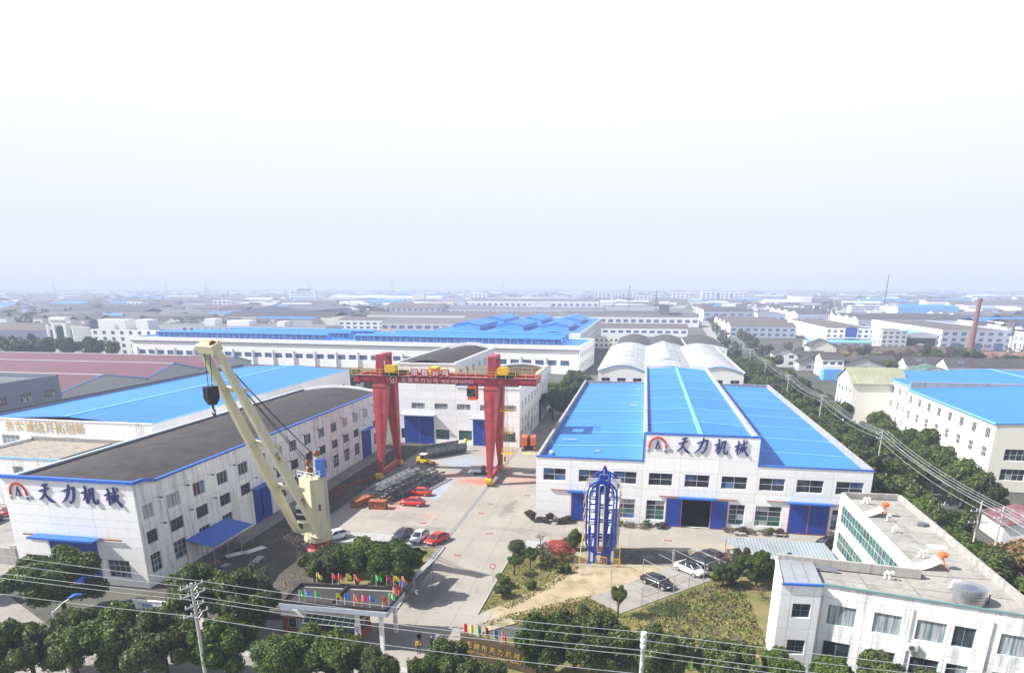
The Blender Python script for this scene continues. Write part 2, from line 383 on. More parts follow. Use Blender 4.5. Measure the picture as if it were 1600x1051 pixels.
def facade(t, p0, p1, z0, z1, ops, wm='white', joints=None, bays=None, depth=.16, jm='joint', name='wall', stuffwin=False):
    """wall from p0 to p1 (outside on the right-hand side); ops = (s0,s1,h0,h1,cols,rows,frame,glass,split[,glass2]) or (s0,s1,h0,h1,'hole')"""
    p0 = Vector((*p0, 0)); p1 = Vector((*p1, 0)); u = (p1 - p0); W = u.length; u /= W; n = Vector((u.y, -u.x, 0))
    X = Matrix(((u.x, n.x, 0, p0.x), (u.y, n.y, 0, p0.y), (0, 0, 1, 0), (0, 0, 0, 1)))
    panel = joints is not None
    d = -.03 if panel else 0.
    S = sorted({0., W} | {round(o[k], 3) for o in ops for k in (0, 1)}); Z = sorted({z0, z1} | {round(o[k], 3) for o in ops for k in (2, 3)})
    inop = lambda s, z: any(o[0] < s < o[1] and o[2] < z < o[3] for o in ops)
    b = MB()
    for i in range(len(S) - 1):
        for j in range(len(Z) - 1):
            if not inop((S[i] + S[i + 1]) / 2, (Z[j] + Z[j + 1]) / 2):
                b.quad((S[i], d, Z[j]), (S[i + 1], d, Z[j]), (S[i + 1], d, Z[j + 1]), (S[i], d, Z[j + 1]), 1 if panel else 0)
    for o in ops:
        a, c, e, f = o[:4]; D = -depth - .06
        b.quad((a, D, e), (a, d, e), (a, d, f), (a, D, f)); b.quad((c, d, e), (c, D, e), (c, D, f), (c, d, f))
        b.quad((a, D, e), (c, D, e), (c, d, e), (a, d, e)); b.quad((a, d, f), (c, d, f), (c, D, f), (a, D, f))
    wall = t.part(name, b, [M[wm], M[jm]], X)
    if panel:
        js = [z0] + [q for q in joints if z0 + .2 < q < z1 - .2] + [z1]; bs = [0.] + [q for q in (bays or []) if .3 < q < W - .3] + [W]; g = .018
        for i in range(len(bs) - 1):
            for j in range(len(js) - 1):
                a, c, e, f = bs[i] + g, bs[i + 1] - g, js[j] + g, js[j + 1] - g
                ss = sorted({a, c} | {q for q in S if a < q < c}); zz = sorted({e, f} | {q for q in Z if e < q < f})
                cells = {(p, q) for p in range(len(ss) - 1) for q in range(len(zz) - 1) if not inop((ss[p] + ss[p + 1]) / 2, (zz[q] + zz[q + 1]) / 2)}
                if not cells: continue
                left_ = set(cells); allc = cells
                while left_:
                    st_ = [left_.pop()]; cells = set(st_)
                    while st_:
                        p, q = st_.pop()
                        for nb_ in ((p + 1, q), (p - 1, q), (p, q + 1), (p, q - 1)):
                            if nb_ in left_: left_.remove(nb_); cells.add(nb_); st_.append(nb_)
                    pb = MB()
                    for (p, q) in cells:
                        xa, xb, za, zb = ss[p], ss[p + 1], zz[q], zz[q + 1]
                        pb.quad((xa, .0, za), (xb, .0, za), (xb, .0, zb), (xa, .0, zb))
                        if (p - 1, q) not in cells: pb.quad((xa, d, za), (xa, 0, za), (xa, 0, zb), (xa, d, zb))
                        if (p + 1, q) not in cells: pb.quad((xb, 0, za), (xb, d, za), (xb, d, zb), (xb, 0, zb))
                        if (p, q - 1) not in cells: pb.quad((xa, d, za), (xb, d, za), (xb, 0, za), (xa, 0, za))
                        if (p, q + 1) not in cells: pb.quad((xa, 0, zb), (xb, 0, zb), (xb, d, zb), (xa, d, zb))
                    sub(wall, 'wall_panel', pb, M[wm])
    for o in ops:
        if o[4] == 'hole': continue
        cols, rows, fr, gl, split = o[4:9]
        window_obj(t, X @ Matrix.Translation((o[0], -depth, o[2])), o[1] - o[0], o[3] - o[2], cols, rows, fr, gl, split, gl2=o[9] if len(o) > 9 else None)
    return X
def coping(t, pts, z, w=.3, h=.25, m='blue_trim', name='coping', closed=False):
    b = MB(); n = len(pts)
    for i in range(n if closed else n - 1):
        p = pts[i]; q = pts[(i + 1) % n]; k = .004 * (i % 2)
        b.bar((*p, z + h / 2 + k), (*q, z + h / 2 + k), w, h)
    return t.part(name, b, M[m])

# ------------------------------------------------------------------ lettering
def catmull(pts, n=5):
    out = []
    for i in range(len(pts) - 1):
        p0 = pts[max(i - 1, 0)]; p1 = pts[i]; p2 = pts[i + 1]; p3 = pts[min(i + 2, len(pts) - 1)]
        for k in range(n):
            t = k / n
            out.append(tuple(.5 * (2 * b + (c - a) * t + (2 * a - 5 * b + 4 * c - d) * t * t + (3 * b - a - 3 * c + d) * t ** 3) for a, b, c, d in zip(p0, p1, p2, p3)))
    out.append(tuple(pts[-1])); return out
CH = {
 'tian': [[(.30, .85, .05), (.50, .91, .11), (.72, .96, .08)], [(.06, .57, .05), (.30, .62, .10), (.76, .75, .08)],
          [(.54, .92, .10), (.50, .66, .11), (.34, .34, .10), (.0, .12, .03)], [(.40, .50, .05), (.57, .27, .10), (.78, .10, .15), (1.02, .02, .03)], [(.02, .11, .03), (.12, .17, .07), (.22, .22, .05)]],
 'li': [[(.16, .64, .04), (.50, .73, .10), (.97, .88, .09)], [(.94, .90, .11), (.91, .55, .11), (.80, .22, .11), (.62, .02, .06)], [(.64, .02, .08), (.57, .08, .05), (.50, .14, .02)], [(.64, 1.0, .07), (.60, .72, .11), (.38, .30, .10), (.0, .0, .02)]],
 'ji': [[(.0, .59, .06), (.2, .65, .10), (.40, .73, .06)], [(.30, 1.0, .08), (.32, .55, .10), (.29, .05, .08)], [(.30, .60, .06), (.19, .38, .07), (.05, .20, .02)], [(.34, .54, .05), (.44, .42, .07)],
        [(.57, .84, .08), (.53, .5, .09), (.38, .08, .02)], [(.55, .82, .06), (.68, .85, .08), (.82, .88, .08)], [(.80, .88, .10), (.73, .5, .10), (.74, .2, .11), (.86, .10, .11), (1.0, .12, .07)], [(1.0, .10, .08), (.99, .2, .05), (.97, .32, .02)]],
 'xie': [[(.0, .54, .06), (.18, .60, .10), (.38, .68, .06)], [(.26, .93, .08), (.28, .5, .09), (.24, .04, .07)], [(.26, .56, .05), (.15, .38, .06), (.04, .26, .02)], [(.30, .5, .05), (.38, .40, .06)],
         [(.42, .66, .05), (.62, .72, .07), (.90, .82, .06)], [(.62, 1.0, .08), (.67, .62, .09), (.80, .28, .09), (1.0, .0, .10)], [(1.0, .0, .08), (1.0, .1, .05), (.98, .2, .02)], [(.88, .62, .07), (.76, .42, .07), (.60, .26, .02)], [(.80, .97, .06), (.92, .88, .07)],
         [(.42, .40, .04), (.66, .48, .06)], [(.49, .60, .06), (.48, .35, .06), (.40, .12, .02)], [(.60, .58, .06), (.59, .2, .05)]]}
def char_mesh(k, w, h, dep=.12):
    b = MB()
    for si, st in enumerate(CH[k]):
        P = catmull(st, 5); D = dep + .006 * si; L = []; Rr = []
        for i, (x, y, r) in enumerate(P):
            q = P[min(i + 1, len(P) - 1)]; p = P[max(i - 1, 0)]
            dx, dy = (q[0] - p[0]) * w, (q[1] - p[1]) * h; l = math.hypot(dx, dy) or 1
            nx, ny = -dy / l, dx / l; rr = r * min(w, h) * .60 * (.75 if i in (0, len(P) - 1) else 1)
            L.append((x * w + nx * rr, y * h + ny * rr)); Rr.append((x * w - nx * rr, y * h - ny * rr))
        poly = Rr + L[::-1]; n = len(P)
        for i in range(n - 1):
            a, c, e, f = Rr[i], Rr[i + 1], L[i + 1], L[i]
            b.quad((a[0], D, a[1]), (c[0], D, c[1]), (e[0], D, e[1]), (f[0], D, f[1]))
        m = len(poly)
        for i in range(m):
            a, c = poly[i], poly[(i + 1) % m]
            b.quad((a[0], 0.01, a[1]), (c[0], 0.01, c[1]), (c[0], D, c[1]), (a[0], D, a[1]))
    return b
TXT = []
def text(t, s, X, size, mat, name='lettering', ext=.015, shear=0, align='LEFT'):
    """flat lettering; X maps (x right, y outward, z up)"""
    TXT.append((t, s, X, size, mat, name, ext, shear, align))
def flush_text():
    tmp = []
    for (t, s, X, size, mat, name, ext, shear, align) in TXT:
        c = bpy.data.curves.new('lettering_curve', 'FONT'); c.body = s; c.size = size; c.extrude = ext; c.resolution_u = 2; c.shear = shear; c.align_x = align
        o = bpy.data.objects.new('lettering_curve', c); COL.objects.link(o); tmp.append((o, c))
    bpy.context.view_layer.update(); dg = bpy.context.evaluated_depsgraph_get()
    for (o, c), (t, s, X, size, mat, name, ext, shear, align) in zip(tmp, TXT):
        me = bpy.data.meshes.new_from_object(o.evaluated_get(dg)); me.name = name; me.materials.clear(); me.materials.append(M[mat])
        # font plane xy -> wall xz, front (+z) -> outward (+y)
        me.transform(Matrix(((1, 0, 0, 0), (0, 0, 1, ext + .012), (0, 1, 0, 0), (0, 0, 0, 1))))
        t.part(name, me, None, X)
    for o, c in tmp:
        bpy.data.objects.remove(o); bpy.data.curves.remove(c)
def logo(t, X, s, emblem='navy'):
    """arc over a triangle; s = width in metres; X like facade frame"""
    b = MB(); n = 20
    for k in range(n):
        a0 = math.pi * (1 - k / n); a1 = math.pi * (1 - (k + 1) / n)
        def P(a, r): return (.5 * s + r * s * math.cos(a), .30 * s + r * s * 1.08 * math.sin(a))
        p, q, r_, w = P(a0, .5), P(a1, .5), P(a1, .41), P(a0, .41)
        for D in (.12,): b.quad((w[0], D, w[1]), (r_[0], D, r_[1]), (q[0], D, q[1]), (p[0], D, p[1]))
        b.quad((p[0], .01, p[1]), (q[0], .01, q[1]), (q[0], .12, q[1]), (p[0], .12, p[1])); b.quad((r_[0], .01, r_[1]), (w[0], .01, w[1]), (w[0], .12, w[1]), (r_[0], .12, r_[1]))
    for x0 in (0., .91): b.box((x0 * s, .01, .19 * s), ((x0 + .09) * s, .121, .30 * s))
    t.part('logo_arc', b, M['logo_red'], X)
    def tri(a, c, e, D, m, nm):
        q = MB(); v = [(x * s, .01, z * s) for x, z in (a, c, e)] + [(x * s, D, z * s) for x, z in (a, c, e)]
        q.add(v, [(5, 4, 3), (0, 1, 4, 3), (1, 2, 5, 4), (2, 0, 3, 5)]); q.f[0] = (3, 4, 5); t.part(nm, q, M[m], X)
    tri((.34, .16), (.66, .16), (.5, .66), .10, emblem, 'logo_triangle'); tri((.45, .21), (.57, .21), (.51, .40), .115, 'yellow', 'logo_inner_triangle')
    text(t, '天', X @ Matrix.Translation((-.08 * s, 0, -.03 * s)), .2 * s, 'navy'); text(t, '驰', X @ Matrix.Translation((.86 * s, 0, -.03 * s)), .2 * s, 'navy')
    ring = MB()
    for k in range(14):
        a0, a1 = 2 * math.pi * k / 14, 2 * math.pi * (k + 1) / 14
        P = lambda a, r: (1.24 * s + r * s * math.cos(a), .05, .08 * s + r * s * math.sin(a))
        ring.quad(P(a0, .075), P(a0, .098), P(a1, .098), P(a1, .075)); 
    t.part('registered_ring', ring, M['navy'], X); text(t, 'R', X @ Matrix.Translation((1.195 * s, 0, .035 * s)), .13 * s, 'navy')

# ------------------------------------------------------------------ ground
def sheet(name, poly, z, m, t=.03):
    return struct(name, MB().prism(poly, z - t, z).mesh(name, M[m]))
gm = MB(); gx = [-6500, -2500, -900, -300, -100, 0, 100, 300, 900, 2500, 6500]; gy = [-90, 0, 60, 150, 400, 900, 2000, 4000, 8000]
for i in range(len(gx) - 1):
    for j in range(len(gy) - 1):
        gm.quad((gx[i], gy[j], -.12), (gx[i + 1], gy[j], -.12), (gx[i + 1], gy[j + 1], -.12), (gx[i], gy[j + 1], -.12))
struct('ground', gm.mesh('ground', M['plain']))
sheet('street', [(-140, 40), (60, 40), (60, 57.5), (-140, 59.5)], -.06, 'asphalt')
sheet('side_yard', [(-140, 57.5), (-62, 57.8), (-78, 66), (-80, 112), (-140, 112)], -.045, 'asphalt')
sheet('dirt_yard', [(-60.6, 63), (-36, 66), (-36, 90), (-50.2, 90.5), (-50.2, 159), (-60.6, 159)], -.018, 'dirt')
sheet('red_soil_strip', [(-58.5, 66.2), (-52.2, 65.7), (-52.2, 69.2), (-58.6, 69.9)], -.02, 'rubble')
sheet('pavement_by_hall', [(-60.6, 72), (-57.6, 72), (-57.2, 152), (-60.6, 152)], -.012, 'asphalt')
sheet('shrub_bed', [(-39.5, 68), (-27.8, 70), (-27.4, 91.5), (-41.5, 88)], -.010, 'grass')
sheet('garden', [(-16.8, 57.6), (14.2, 56.5), (15.2, 71), (28, 71.5), (28, 90), (16.5, 96), (9.5, 96), (10.8, 86.6), (-.8, 74.4), (-3, 66), (-16.6, 66.5)], -.035, 'garden')
sheet('weed_bank', [(-13.6, 71.2), (-4.8, 78.3), (-.6, 74.6), (-2.6, 70.8), (-11, 68.6)], -.022, 'heath')
sheet('sandy_track', [(-18.2, 66), (-16.6, 66.4), (-11.8, 70.6), (-4.9, 78.0), (6.8, 91.6), (9.4, 96.9), (-7.6, 96.9), (-7.4, 88.8), (-10.8, 81.2), (-15.2, 74.4), (-17.6, 71.2)], -.028, 'track')
sheet('dark_slab', [(-1.6, 96.2), (-1.6, 90.0), (6.4, 90.6), (8.8, 96.4)], .01, 'wetslab')
sheet('tower_pad', [(-7.9, 88.4), (-1.8, 88.4), (-1.8, 95.6), (-7.9, 95.6)], .05, 'asphalt', .12)
sheet('grass_island', [(-17.3, 71.4), (-15.2, 74.4), (-10.8, 81.2), (-7.5, 88.6), (-7.9, 95.4), (-16.7, 92.4), (-17.0, 83.7)], .02, 'grass')
sheet('vegetable_patch', [(2.2, 76.2), (5.6, 79.6), (7.6, 77.9), (6.6, 74.9), (3.4, 74.6)], -.012, 'lawn')
sheet('green_verge', [(-1, 62.5), (13.5, 63.8), (13.8, 66.6), (3, 66.2)], -.015, 'lawn')
sheet('garden_path', [(3, 66.3), (13.8, 66.9), (13.8, 67.7), (3, 67.1)], -.008, 'track')
kb = MB()
kl = [(-17.45, 71.2), (-17.15, 83.7), (-16.85, 92.5), (-8.0, 95.55)]
for p, q in zip(kl, kl[1:]): kb.bar((*p, .04), (*q, .04), .16, .22)
struct('kerb', kb.mesh('kerb', M['conc_wall']))
kb = MB().bar((-27.35, 70, .04), (-27.35, 91.6, .04), .16, .22).bar((-27.4, 91.6, .041), (-41.5, 88, .041), .16, .22)
struct('kerb', kb.mesh('kerb', M['conc_wall']))
# yard paved in cast slabs
yard = struct('concrete_yard', MB().prism([(-50.2, 57.4), (-15.9, 57.4), (-15.9, 92.9), (-8.2, 96.9), (36, 96.9), (36, 107.2), (-15.9, 107.2), (-15.9, 210), (-50.2, 210)], -.07, -.035).mesh('concrete_yard', M['conc_wall']))
SL = {}
def slab(x0, y0, x1, y1):
    k = (round(x1 - x0, 2), round(y1 - y0, 2))
    if k not in SL: SL[k] = MB().box((.012, .012, -.03), (k[0] - .012, k[1] - .012, 0)).mesh('concrete_slab', M['yard'])
    o = link('concrete_slab', SL[k], yard, Matrix.Translation((x0, y0, 0)))
xs = [-50.2, -45.7, -41.3, -36.9, -32.5, -28.1, -24, -19.95, -15.9]
ys = [58.4 + 6.2 * k for k in range(25)]
for i in range(len(xs) - 1):
    for j in range(len(ys) - 1):
        if xs[i + 1] < -27 and ys[j] < 91 and not (ys[j + 1] < 71): continue
        if xs[i + 1] < -36.8 and ys[j] < 71: continue
        slab(xs[i], ys[j], xs[i + 1], ys[j + 1])
for i in range(5):
    slab(-50.2 + 4.45 * i, 91.1, -50.2 + 4.45 * (i + 1) - .05, 95.6) if False else None
for i in range(10): slab(-15.9 + 5.19 * i, 97.0, -15.9 + 5.19 * (i + 1), 102.1); slab(-15.9 + 5.19 * i, 102.1, -15.9 + 5.19 * (i + 1), 107.2)
cp = struct('parking_slab', MB().prism([(-4.8, 78.2), (-.8, 74.5), (10.8, 86.6), (6.7, 91.5)], -.3, .03).mesh('parking_slab', M['asphalt']))
# crane rails
for X0 in (-28.0, -50.4):
    rb = MB()
    for dx in (-.18, .18): rb.box((X0 + dx - .05, 70 if X0 > -40 else 92, 0.002), (X0 + dx + .05, 158, .045))
    rb.box((X0 - .34, 70 if X0 > -40 else 92, -.01), (X0 + .34, 158, .004), 1)
    struct('crane_rail', rb.mesh('crane_rail', [M['frame_dark'], M['conc_wall']]))

for k, (x, y) in enumerate(((-25.2, 113.5), (-25.6, 108.2), (-33.8, 101.5), (-22.0, 98.6), (-24.6, 88.8), (-19.6, 120.0), (-8.4, 99.4), (5.5, 100.6))):
    t = Thing('drain_cover', 'square rusty drain cover let into the yard concrete', 'drain cover', (x, y, 0), 0, 'drain covers in the yard', world=False)
    t.part('cover_frame', MB().box((-.75, -.45, -.02), (.75, .45, .012)), M['joint']); g_ = MB()
    for i in range(6): g_.box((-.66 + .22 * i, -.38, .012), (-.50 + .22 * i, .38, .03))
    t.part('grate', g_, M['rust'])
# ------------------------------------------------------------------ right hall (blue roofs, main sign)
Y0 = 107.5
A = Thing('factory_hall', 'white factory hall with bright blue sheet roofs and company sign on its raised middle bay', 'factory', (9, Y0, 0))
UW = [(-14.9, -11.2), (-9.1, -5.6), (-3.5, .2), (2.1, 5.8), (7.7, 11.5), (13.3, 17.2), (19.0, 22.8), (24.5, 28.4), (30.2, 34.1)]
def aop(a, c, x0): return (a - x0, c - x0, 6.7, 8.75, 2, 2, 'frame', 'glass', True)
def low(a, c, x0): return (a - x0, c - x0, .9, 4.2, 2, 4, 'frame', 'glass', True, 'glass_green')
JA = [1.3, 3.0, 4.75, 6.1, 9.1, 11.3, 13.2]
facade(A, (-16.1, Y0), (1.1, Y0), 0, 10.6, [aop(a, c, -16.1) for a, c in UW[:3]] + [low(-3.6, .2, -16.1), (-10.2 + 16.1, -7.8 + 16.1, .02, 5.0, 'hole')], joints=JA, bays=[5.7, 11.4])
facade(A, (1.1, Y0), (18.6, Y0), 0, 15.1, [aop(a, c, 1.1) for a, c in UW[3:6]] + [low(2.0, 4.9, 1.1), low(14.9, 17.3, 1.1), (7.6 - 1.1, 12.1 - 1.1, .02, 4.8, 'hole')], joints=JA, bays=[5.8, 11.6])
facade(A, (18.6, Y0), (35.2, Y0), 0, 10.6, [aop(a, c, 18.6) for a, c in UW[6:]] + [low(18.9, 22.8, 18.6), low(30.2, 33, 18.6), (23.9 - 18.6, 29.8 - 18.6, .02, 4.9, 'hole')], joints=JA, bays=[5.5, 11.1])
b = MB(); b.box((-16.1, Y0 + .3, 0), (-15.8, 203, 10.55)); b.box((34.9, Y0 + .3, 0), (35.2, 203, 10.55)); b.box((-15.8, 202.7, 0), (34.9, 203, 10.5)); A.part('side_wall', b, M['conc_wall'])
b = MB(); b.box((1.1, Y0 + .3, 9), (1.5, 208, 14.5)); b.box((18.2, Y0 + .3, 9), (18.6, 208, 14.5)); b.box((1.5, 207.6, 9), (18.2, 208, 14.5)); A.part('clerestory_wall', b, M['white'])
def roofstrips(t, xa, xb, za, zb, y0, y1, n, mat='blue_roof', lap='blue_lap', lw=.4):
    """sheets running along y; za/zb heights at xa/xb"""
    for k in range(n):
        a = y0 + (y1 - y0) * k / n; c = y0 + (y1 - y0) * (k + 1) / n; up = .012 * (k % 2)
        q = MB(); q.add([(xa, a, za + up), (xb, a, zb + up), (xb, c, zb + up), (xa, c, za + up), (xa, a, za + up - .12), (xb, a, zb + up - .12), (xb, c, zb + up - .12), (xa, c, za + up - .12)],
            [(0, 1, 2, 3), (4, 5, 1, 0), (6, 7, 3, 2), (5, 6, 2, 1), (7, 4, 0, 3)])
        o = t.part('roof_sheet', q, M[mat])
        if k and lap: t.part('lap_strip', MB().bar((xa, a, za + .045), (xb, a, zb + .045), lw, .04), M[lap])
roofstrips(A, -15.8, 1.1, 9.75, 10.35, Y0 + .3, 202.7, 8)
roofstrips(A, 18.6, 34.9, 10.35, 9.75, Y0 + .3, 202.7, 8)
roofstrips(A, 1.5, 9.85, 13.9, 14.5, Y0 + .3, 207.6, 7)
roofstrips(A, 9.85, 18.2, 14.5, 13.9, Y0 + .3, 207.6, 7)
A.part('ridge_cap', MB().box((9.5, Y0 + .3, 14.47), (10.2, 207.6, 14.60)), M['blue_lap'])
coping(A, [(-16.1, Y0 + .12), (1.0, Y0 + .12)], 10.55, .42, .22); coping(A, [(18.7, Y0 + .12), (35.2, Y0 + .12)], 10.55, .42, .22)
b = MB(); b.box((.95, Y0 - .06, 14.95), (18.75, Y0 + .38, 15.25)); b.box((.95, Y0 - .05, 10.5), (1.2, Y0 + .37, 14.95)); b.box((18.5, Y0 - .05, 10.5), (18.75, Y0 + .37, 14.95)); A.part('sign_border', b, M['blue_trim'])
coping(A, [(-15.95, Y0 + .4), (-15.95, 203)], 10.55, .45, .2, 'conc_wall'); coping(A, [(35.05, Y0 + .4), (35.05, 203)], 10.55, .45, .2, 'conc_wall')
coping(A, [(1.3, Y0 + .4), (1.3, 208)], 14.5, .5, .15, 'conc_wall'); coping(A, [(18.4, Y0 + .4), (18.4, 208)], 14.5, .5, .15, 'conc_wall'); coping(A, [(1.5, 207.8), (18.2, 207.8)], 14.5, .4, .16, 'conc_wall')
coping(A, [(-15.8, 202.85), (1.1, 202.85)], 10.5, .4, .2, 'conc_wall'); coping(A, [(18.6, 202.85), (34.9, 202.85)], 10.5, .4, .2, 'conc_wall')
def door(t, x0, x1, y, h, mat='door_blue', frame='orange_trim', leaves=2, ribs=True, name='door'):
    w = (x1 - x0) / leaves
    for k in range(leaves):
        d = MB().box((x0 + k * w + .05, y - .06, .08), (x0 + (k + 1) * w - .05, y + .02, h - .05))
        for i in range(1, 6):
            xx = x0 + k * w + w * i / 6; d.box((xx - .03, y - .085, .15), (xx + .03, y - .058, h - .15))
        o = t.part(name, d, M[mat])
        fb = MB(); a, c = x0 + k * w, x0 + (k + 1) * w
        fb.box((a, y - .07, .05), (a + .09, y, h)); fb.box((c - .09, y - .07, .05), (c, y, h)); fb.box((a + .09, y - .07, .02), (c - .09, y, .1)); fb.box((a + .09, y - .07, h - .06), (c - .09, y, h))
        f = link('door_frame', fb.mesh('door_frame', M[frame]), o, I4)
def canopy(t, x0, x1, y, z, d=1.3, mat='blue_trim', th=.22):
    b = MB().box((x0, y - d, z), (x1, y - .001, z + th * .5)).box((x0 - .05, y - d - .06, z - .12), (x1 + .05, y - d, z + th * .5 + .04), 0)
    return t.part('door_canopy', b, M[mat])
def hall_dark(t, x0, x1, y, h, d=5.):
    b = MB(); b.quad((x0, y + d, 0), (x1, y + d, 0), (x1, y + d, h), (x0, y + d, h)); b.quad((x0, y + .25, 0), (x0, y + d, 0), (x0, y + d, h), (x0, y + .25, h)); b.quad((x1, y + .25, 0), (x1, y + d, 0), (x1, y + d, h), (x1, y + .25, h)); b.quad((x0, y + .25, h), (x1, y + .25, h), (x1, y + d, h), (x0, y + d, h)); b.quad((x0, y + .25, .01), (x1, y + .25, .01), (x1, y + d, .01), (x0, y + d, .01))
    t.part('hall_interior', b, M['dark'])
hall_dark(A, 7.3, 12.4, Y0, 5.2, 9)
door(A, -10.2, -7.8, Y0 - .02, 5.0, leaves=1); door(A, 23.9, 29.8, Y0 - .02, 4.9)
door(A, 5.1, 7.6, Y0 - .12, 4.75, leaves=1, name='sliding_door'); door(A, 12.1, 14.7, Y0 - .12, 4.75, leaves=1, name='sliding_door')
canopy(A, -10.7, -7.3, Y0, 5.15, .9); canopy(A, 6.9, 12.7, Y0, 5.0, .9); canopy(A, 23.4, 30.2, Y0, 5.1, .9)
for a, c, z in ((3.9, 7.0, 4.95), (12.7, 16.0, 4.9), (20.4, 23.4, 5.05), (30.2, 32.6, 5.0), (-13.6, -10.7, 5.1)): A.part('door_rail', MB().box((a, Y0 - .2, z), (c, Y0 - .05, z + .12)), M['rust'])
FX = Matrix(((1, 0, 0, 0), (0, -1, 0, 0), (0, 0, 1, 0), (0, 0, 0, 1)))
def fx(x, y, z): return Matrix.Translation((x, y, z)) @ FX
logo(A, fx(1.75, Y0 - .02, 12.25), 2.85)
for k, x in (('tian', 6.15), ('li', 8.75), ('ji', 11.75), ('xie', 14.75)):
    A.part('sign_character', char_mesh(k, 2.05, 2.55), M['navy'], fx(x, Y0 - .02, 12.2 - (.0 if k in ('tian', 'li') else .08)))
for (x, y, dx, dy) in ((-13.6, 123, 2.6, .3), (-2.2, 163, 1.6, .8), (-1.0, 190, 1, .5), (-14.6, 111.5, .5, 2.0), (-7, 114.5, .9, .35)):
    A.part('loose_panel', MB().box((x, y, 10.28), (x + dx, y + dy, 10.36)), M['pale_roof'])
for a in (Y0 + 12, Y0 + 40): A.part('roof_ladder', MB().bar((-15.3, a, 10.0), (-15.3, a + .1, 10.9), .08).bar((-14.9, a, 10.0), (-14.9, a + .1, 10.9), .08).bar((-15.3, a, 10.5), (-14.9, a, 10.5), .06), M['galv'])

# ------------------------------------------------------------------ left hall (dark roof, same sign)
B = Thing('factory_hall', 'white factory hall with dark roof, blue doors and company sign at the left front corner', 'factory', (-70, 70.5, 0))
JB = [1.7, 3.6, 5.5, 6.7, 8.0, 9.0, 10.5, 12.4]
bd = (-79.6 + 79.6 + 5.2, 12.4)
facade(B, (-79.6, 70.5), (-60.6, 70.5), 0, 13.9, [(1.2, 4.6, 1.1, 3.5, 4, 3, 'frame', 'glass', True), (13.4, 16.6, 1.2, 3.6, 4, 3, 'frame', 'glass', True), (5.3, 12.3, .02, 6.3, 'hole')], joints=JB, bays=[6.3, 12.7])
ops = []
for y in (71.5, 76.1, 81.7, 87.4, 93.0, 98.5, 104.0, 109.2, 114.8, 120.6, 126.2, 131.6, 137.1, 142.7, 148.3):
    w = 2.0 if y < 72 else 2.7
    ops.append((y - 70.5, y - 70.5 + w, 8.9, 10.8, 3, 1, 'frame', 'curtain' if rnd.random() < .55 else 'glass', True))
    if y not in (98.5, 142.7): ops.append((y - 70.5, y - 70.5 + w, 5.6, 7.3, 4, 2, 'frame_dark', 'glass', False))
    if y not in (98.5, 142.7, 93.0): ops.append((y - 70.5, y - 70.5 + w, 1.6, 4.2, 3, 3, 'frame', 'glass', True))
ops += [(25.6, 31.0, .02, 5.9, 'hole'), (70.6, 76.0, .02, 6.3, 'hole')]
facade(B, (-60.6, 70.5), (-60.6, 152.5), 0, 13.3, ops, 'white_dirty', joints=[2.9, 5.0, 8.2, 11.4], bays=[5.6 * k + 4.7 for k in range(14)])
b = MB(); b.box((-79.6, 70.8, 0), (-79.3, 152.5, 13.4)); b.box((-79.3, 152.2, 0), (-60.9, 152.5, 13.3)); B.part('side_wall', b, M['white_dirty'])
ng = 10; pr = [(-79.3 + 18.4 * k / ng, 13.25 + .95 * math.sin(math.pi * k / ng)) for k in range(ng + 1)]
for k in range(4):
    q = MB(); a, c = 70.8 + 20.35 * k, 70.8 + 20.35 * (k + 1)
    for i in range(ng): q.quad((pr[i][0], a, pr[i][1]), (pr[i + 1][0], a, pr[i + 1][1]), (pr[i + 1][0], c, pr[i + 1][1]), (pr[i][0], c, pr[i][1]))
    B.part('roof_felt', q, M['felt'])
q = MB()
for i in range(ng): q.add([(pr[i][0], 152.2, 13.2), (pr[i + 1][0], 152.2, 13.2), (pr[i + 1][0], 152.2, pr[i + 1][1] + .5), (pr[i][0], 152.2, pr[i][1] + .5), (pr[i][0], 152.6, 13.2), (pr[i + 1][0], 152.6, 13.2), (pr[i + 1][0], 152.6, pr[i + 1][1] + .5), (pr[i][0], 152.6, pr[i][1] + .5)], [(0, 1, 2, 3), (5, 4, 7, 6), (3, 2, 6, 7)])
B.part('arched_gable', q, M['white'])
b = MB(); b.bar((-79.7, 70.55, 14.05), (-60.4, 70.55, 14.05), .5, .4); b.bar((-60.5, 70.8, 14.05), (-60.5, 72.2, 14.05), .4, .4); b.bar((-60.5, 72.2, 14.05), (-60.5, 74.4, 13.42), .4, .4); b.bar((-60.5, 74.4, 13.42), (-60.5, 152.5, 13.42), .4, .3); B.part('coping', b, M['blue_trim'])
B.part('corner_parapet', MB().add([(-60.62, 70.5, 13.3), (-60.62, 74.2, 13.3), (-60.62, 72.2, 13.9), (-60.62, 70.5, 13.9), (-60.9, 70.8, 13.3), (-60.9, 74.2, 13.3), (-60.9, 72.2, 13.9), (-60.9, 70.8, 13.9)], [(0, 1, 2, 3), (5, 4, 7, 6)]), M['white_dirty'])
b = MB().box((-79.9, 71, 13.1), (-79.3, 152.4, 13.7))
B.part('gutter', b, M['blue_grey'])
door(B, -74.3, -67.3, 70.46, 6.25, frame='blue_trim'); canopy(B, -76.0, -66.4, 70.5, 6.45, 1.5)
for a, c in ((-77.9, -76), (-66.4, -63.4)): B.part('door_rail', MB().box((a, 70.25, 6.35), (c, 70.4, 6.5)), M['rust'])
SXm = Matrix(((0, 1, 0, 0), (1, 0, 0, 0), (0, 0, 1, 0), (0, 0, 0, 1)))
def sx(x, y, z): return Matrix.Translation((x, y, z)) @ SXm
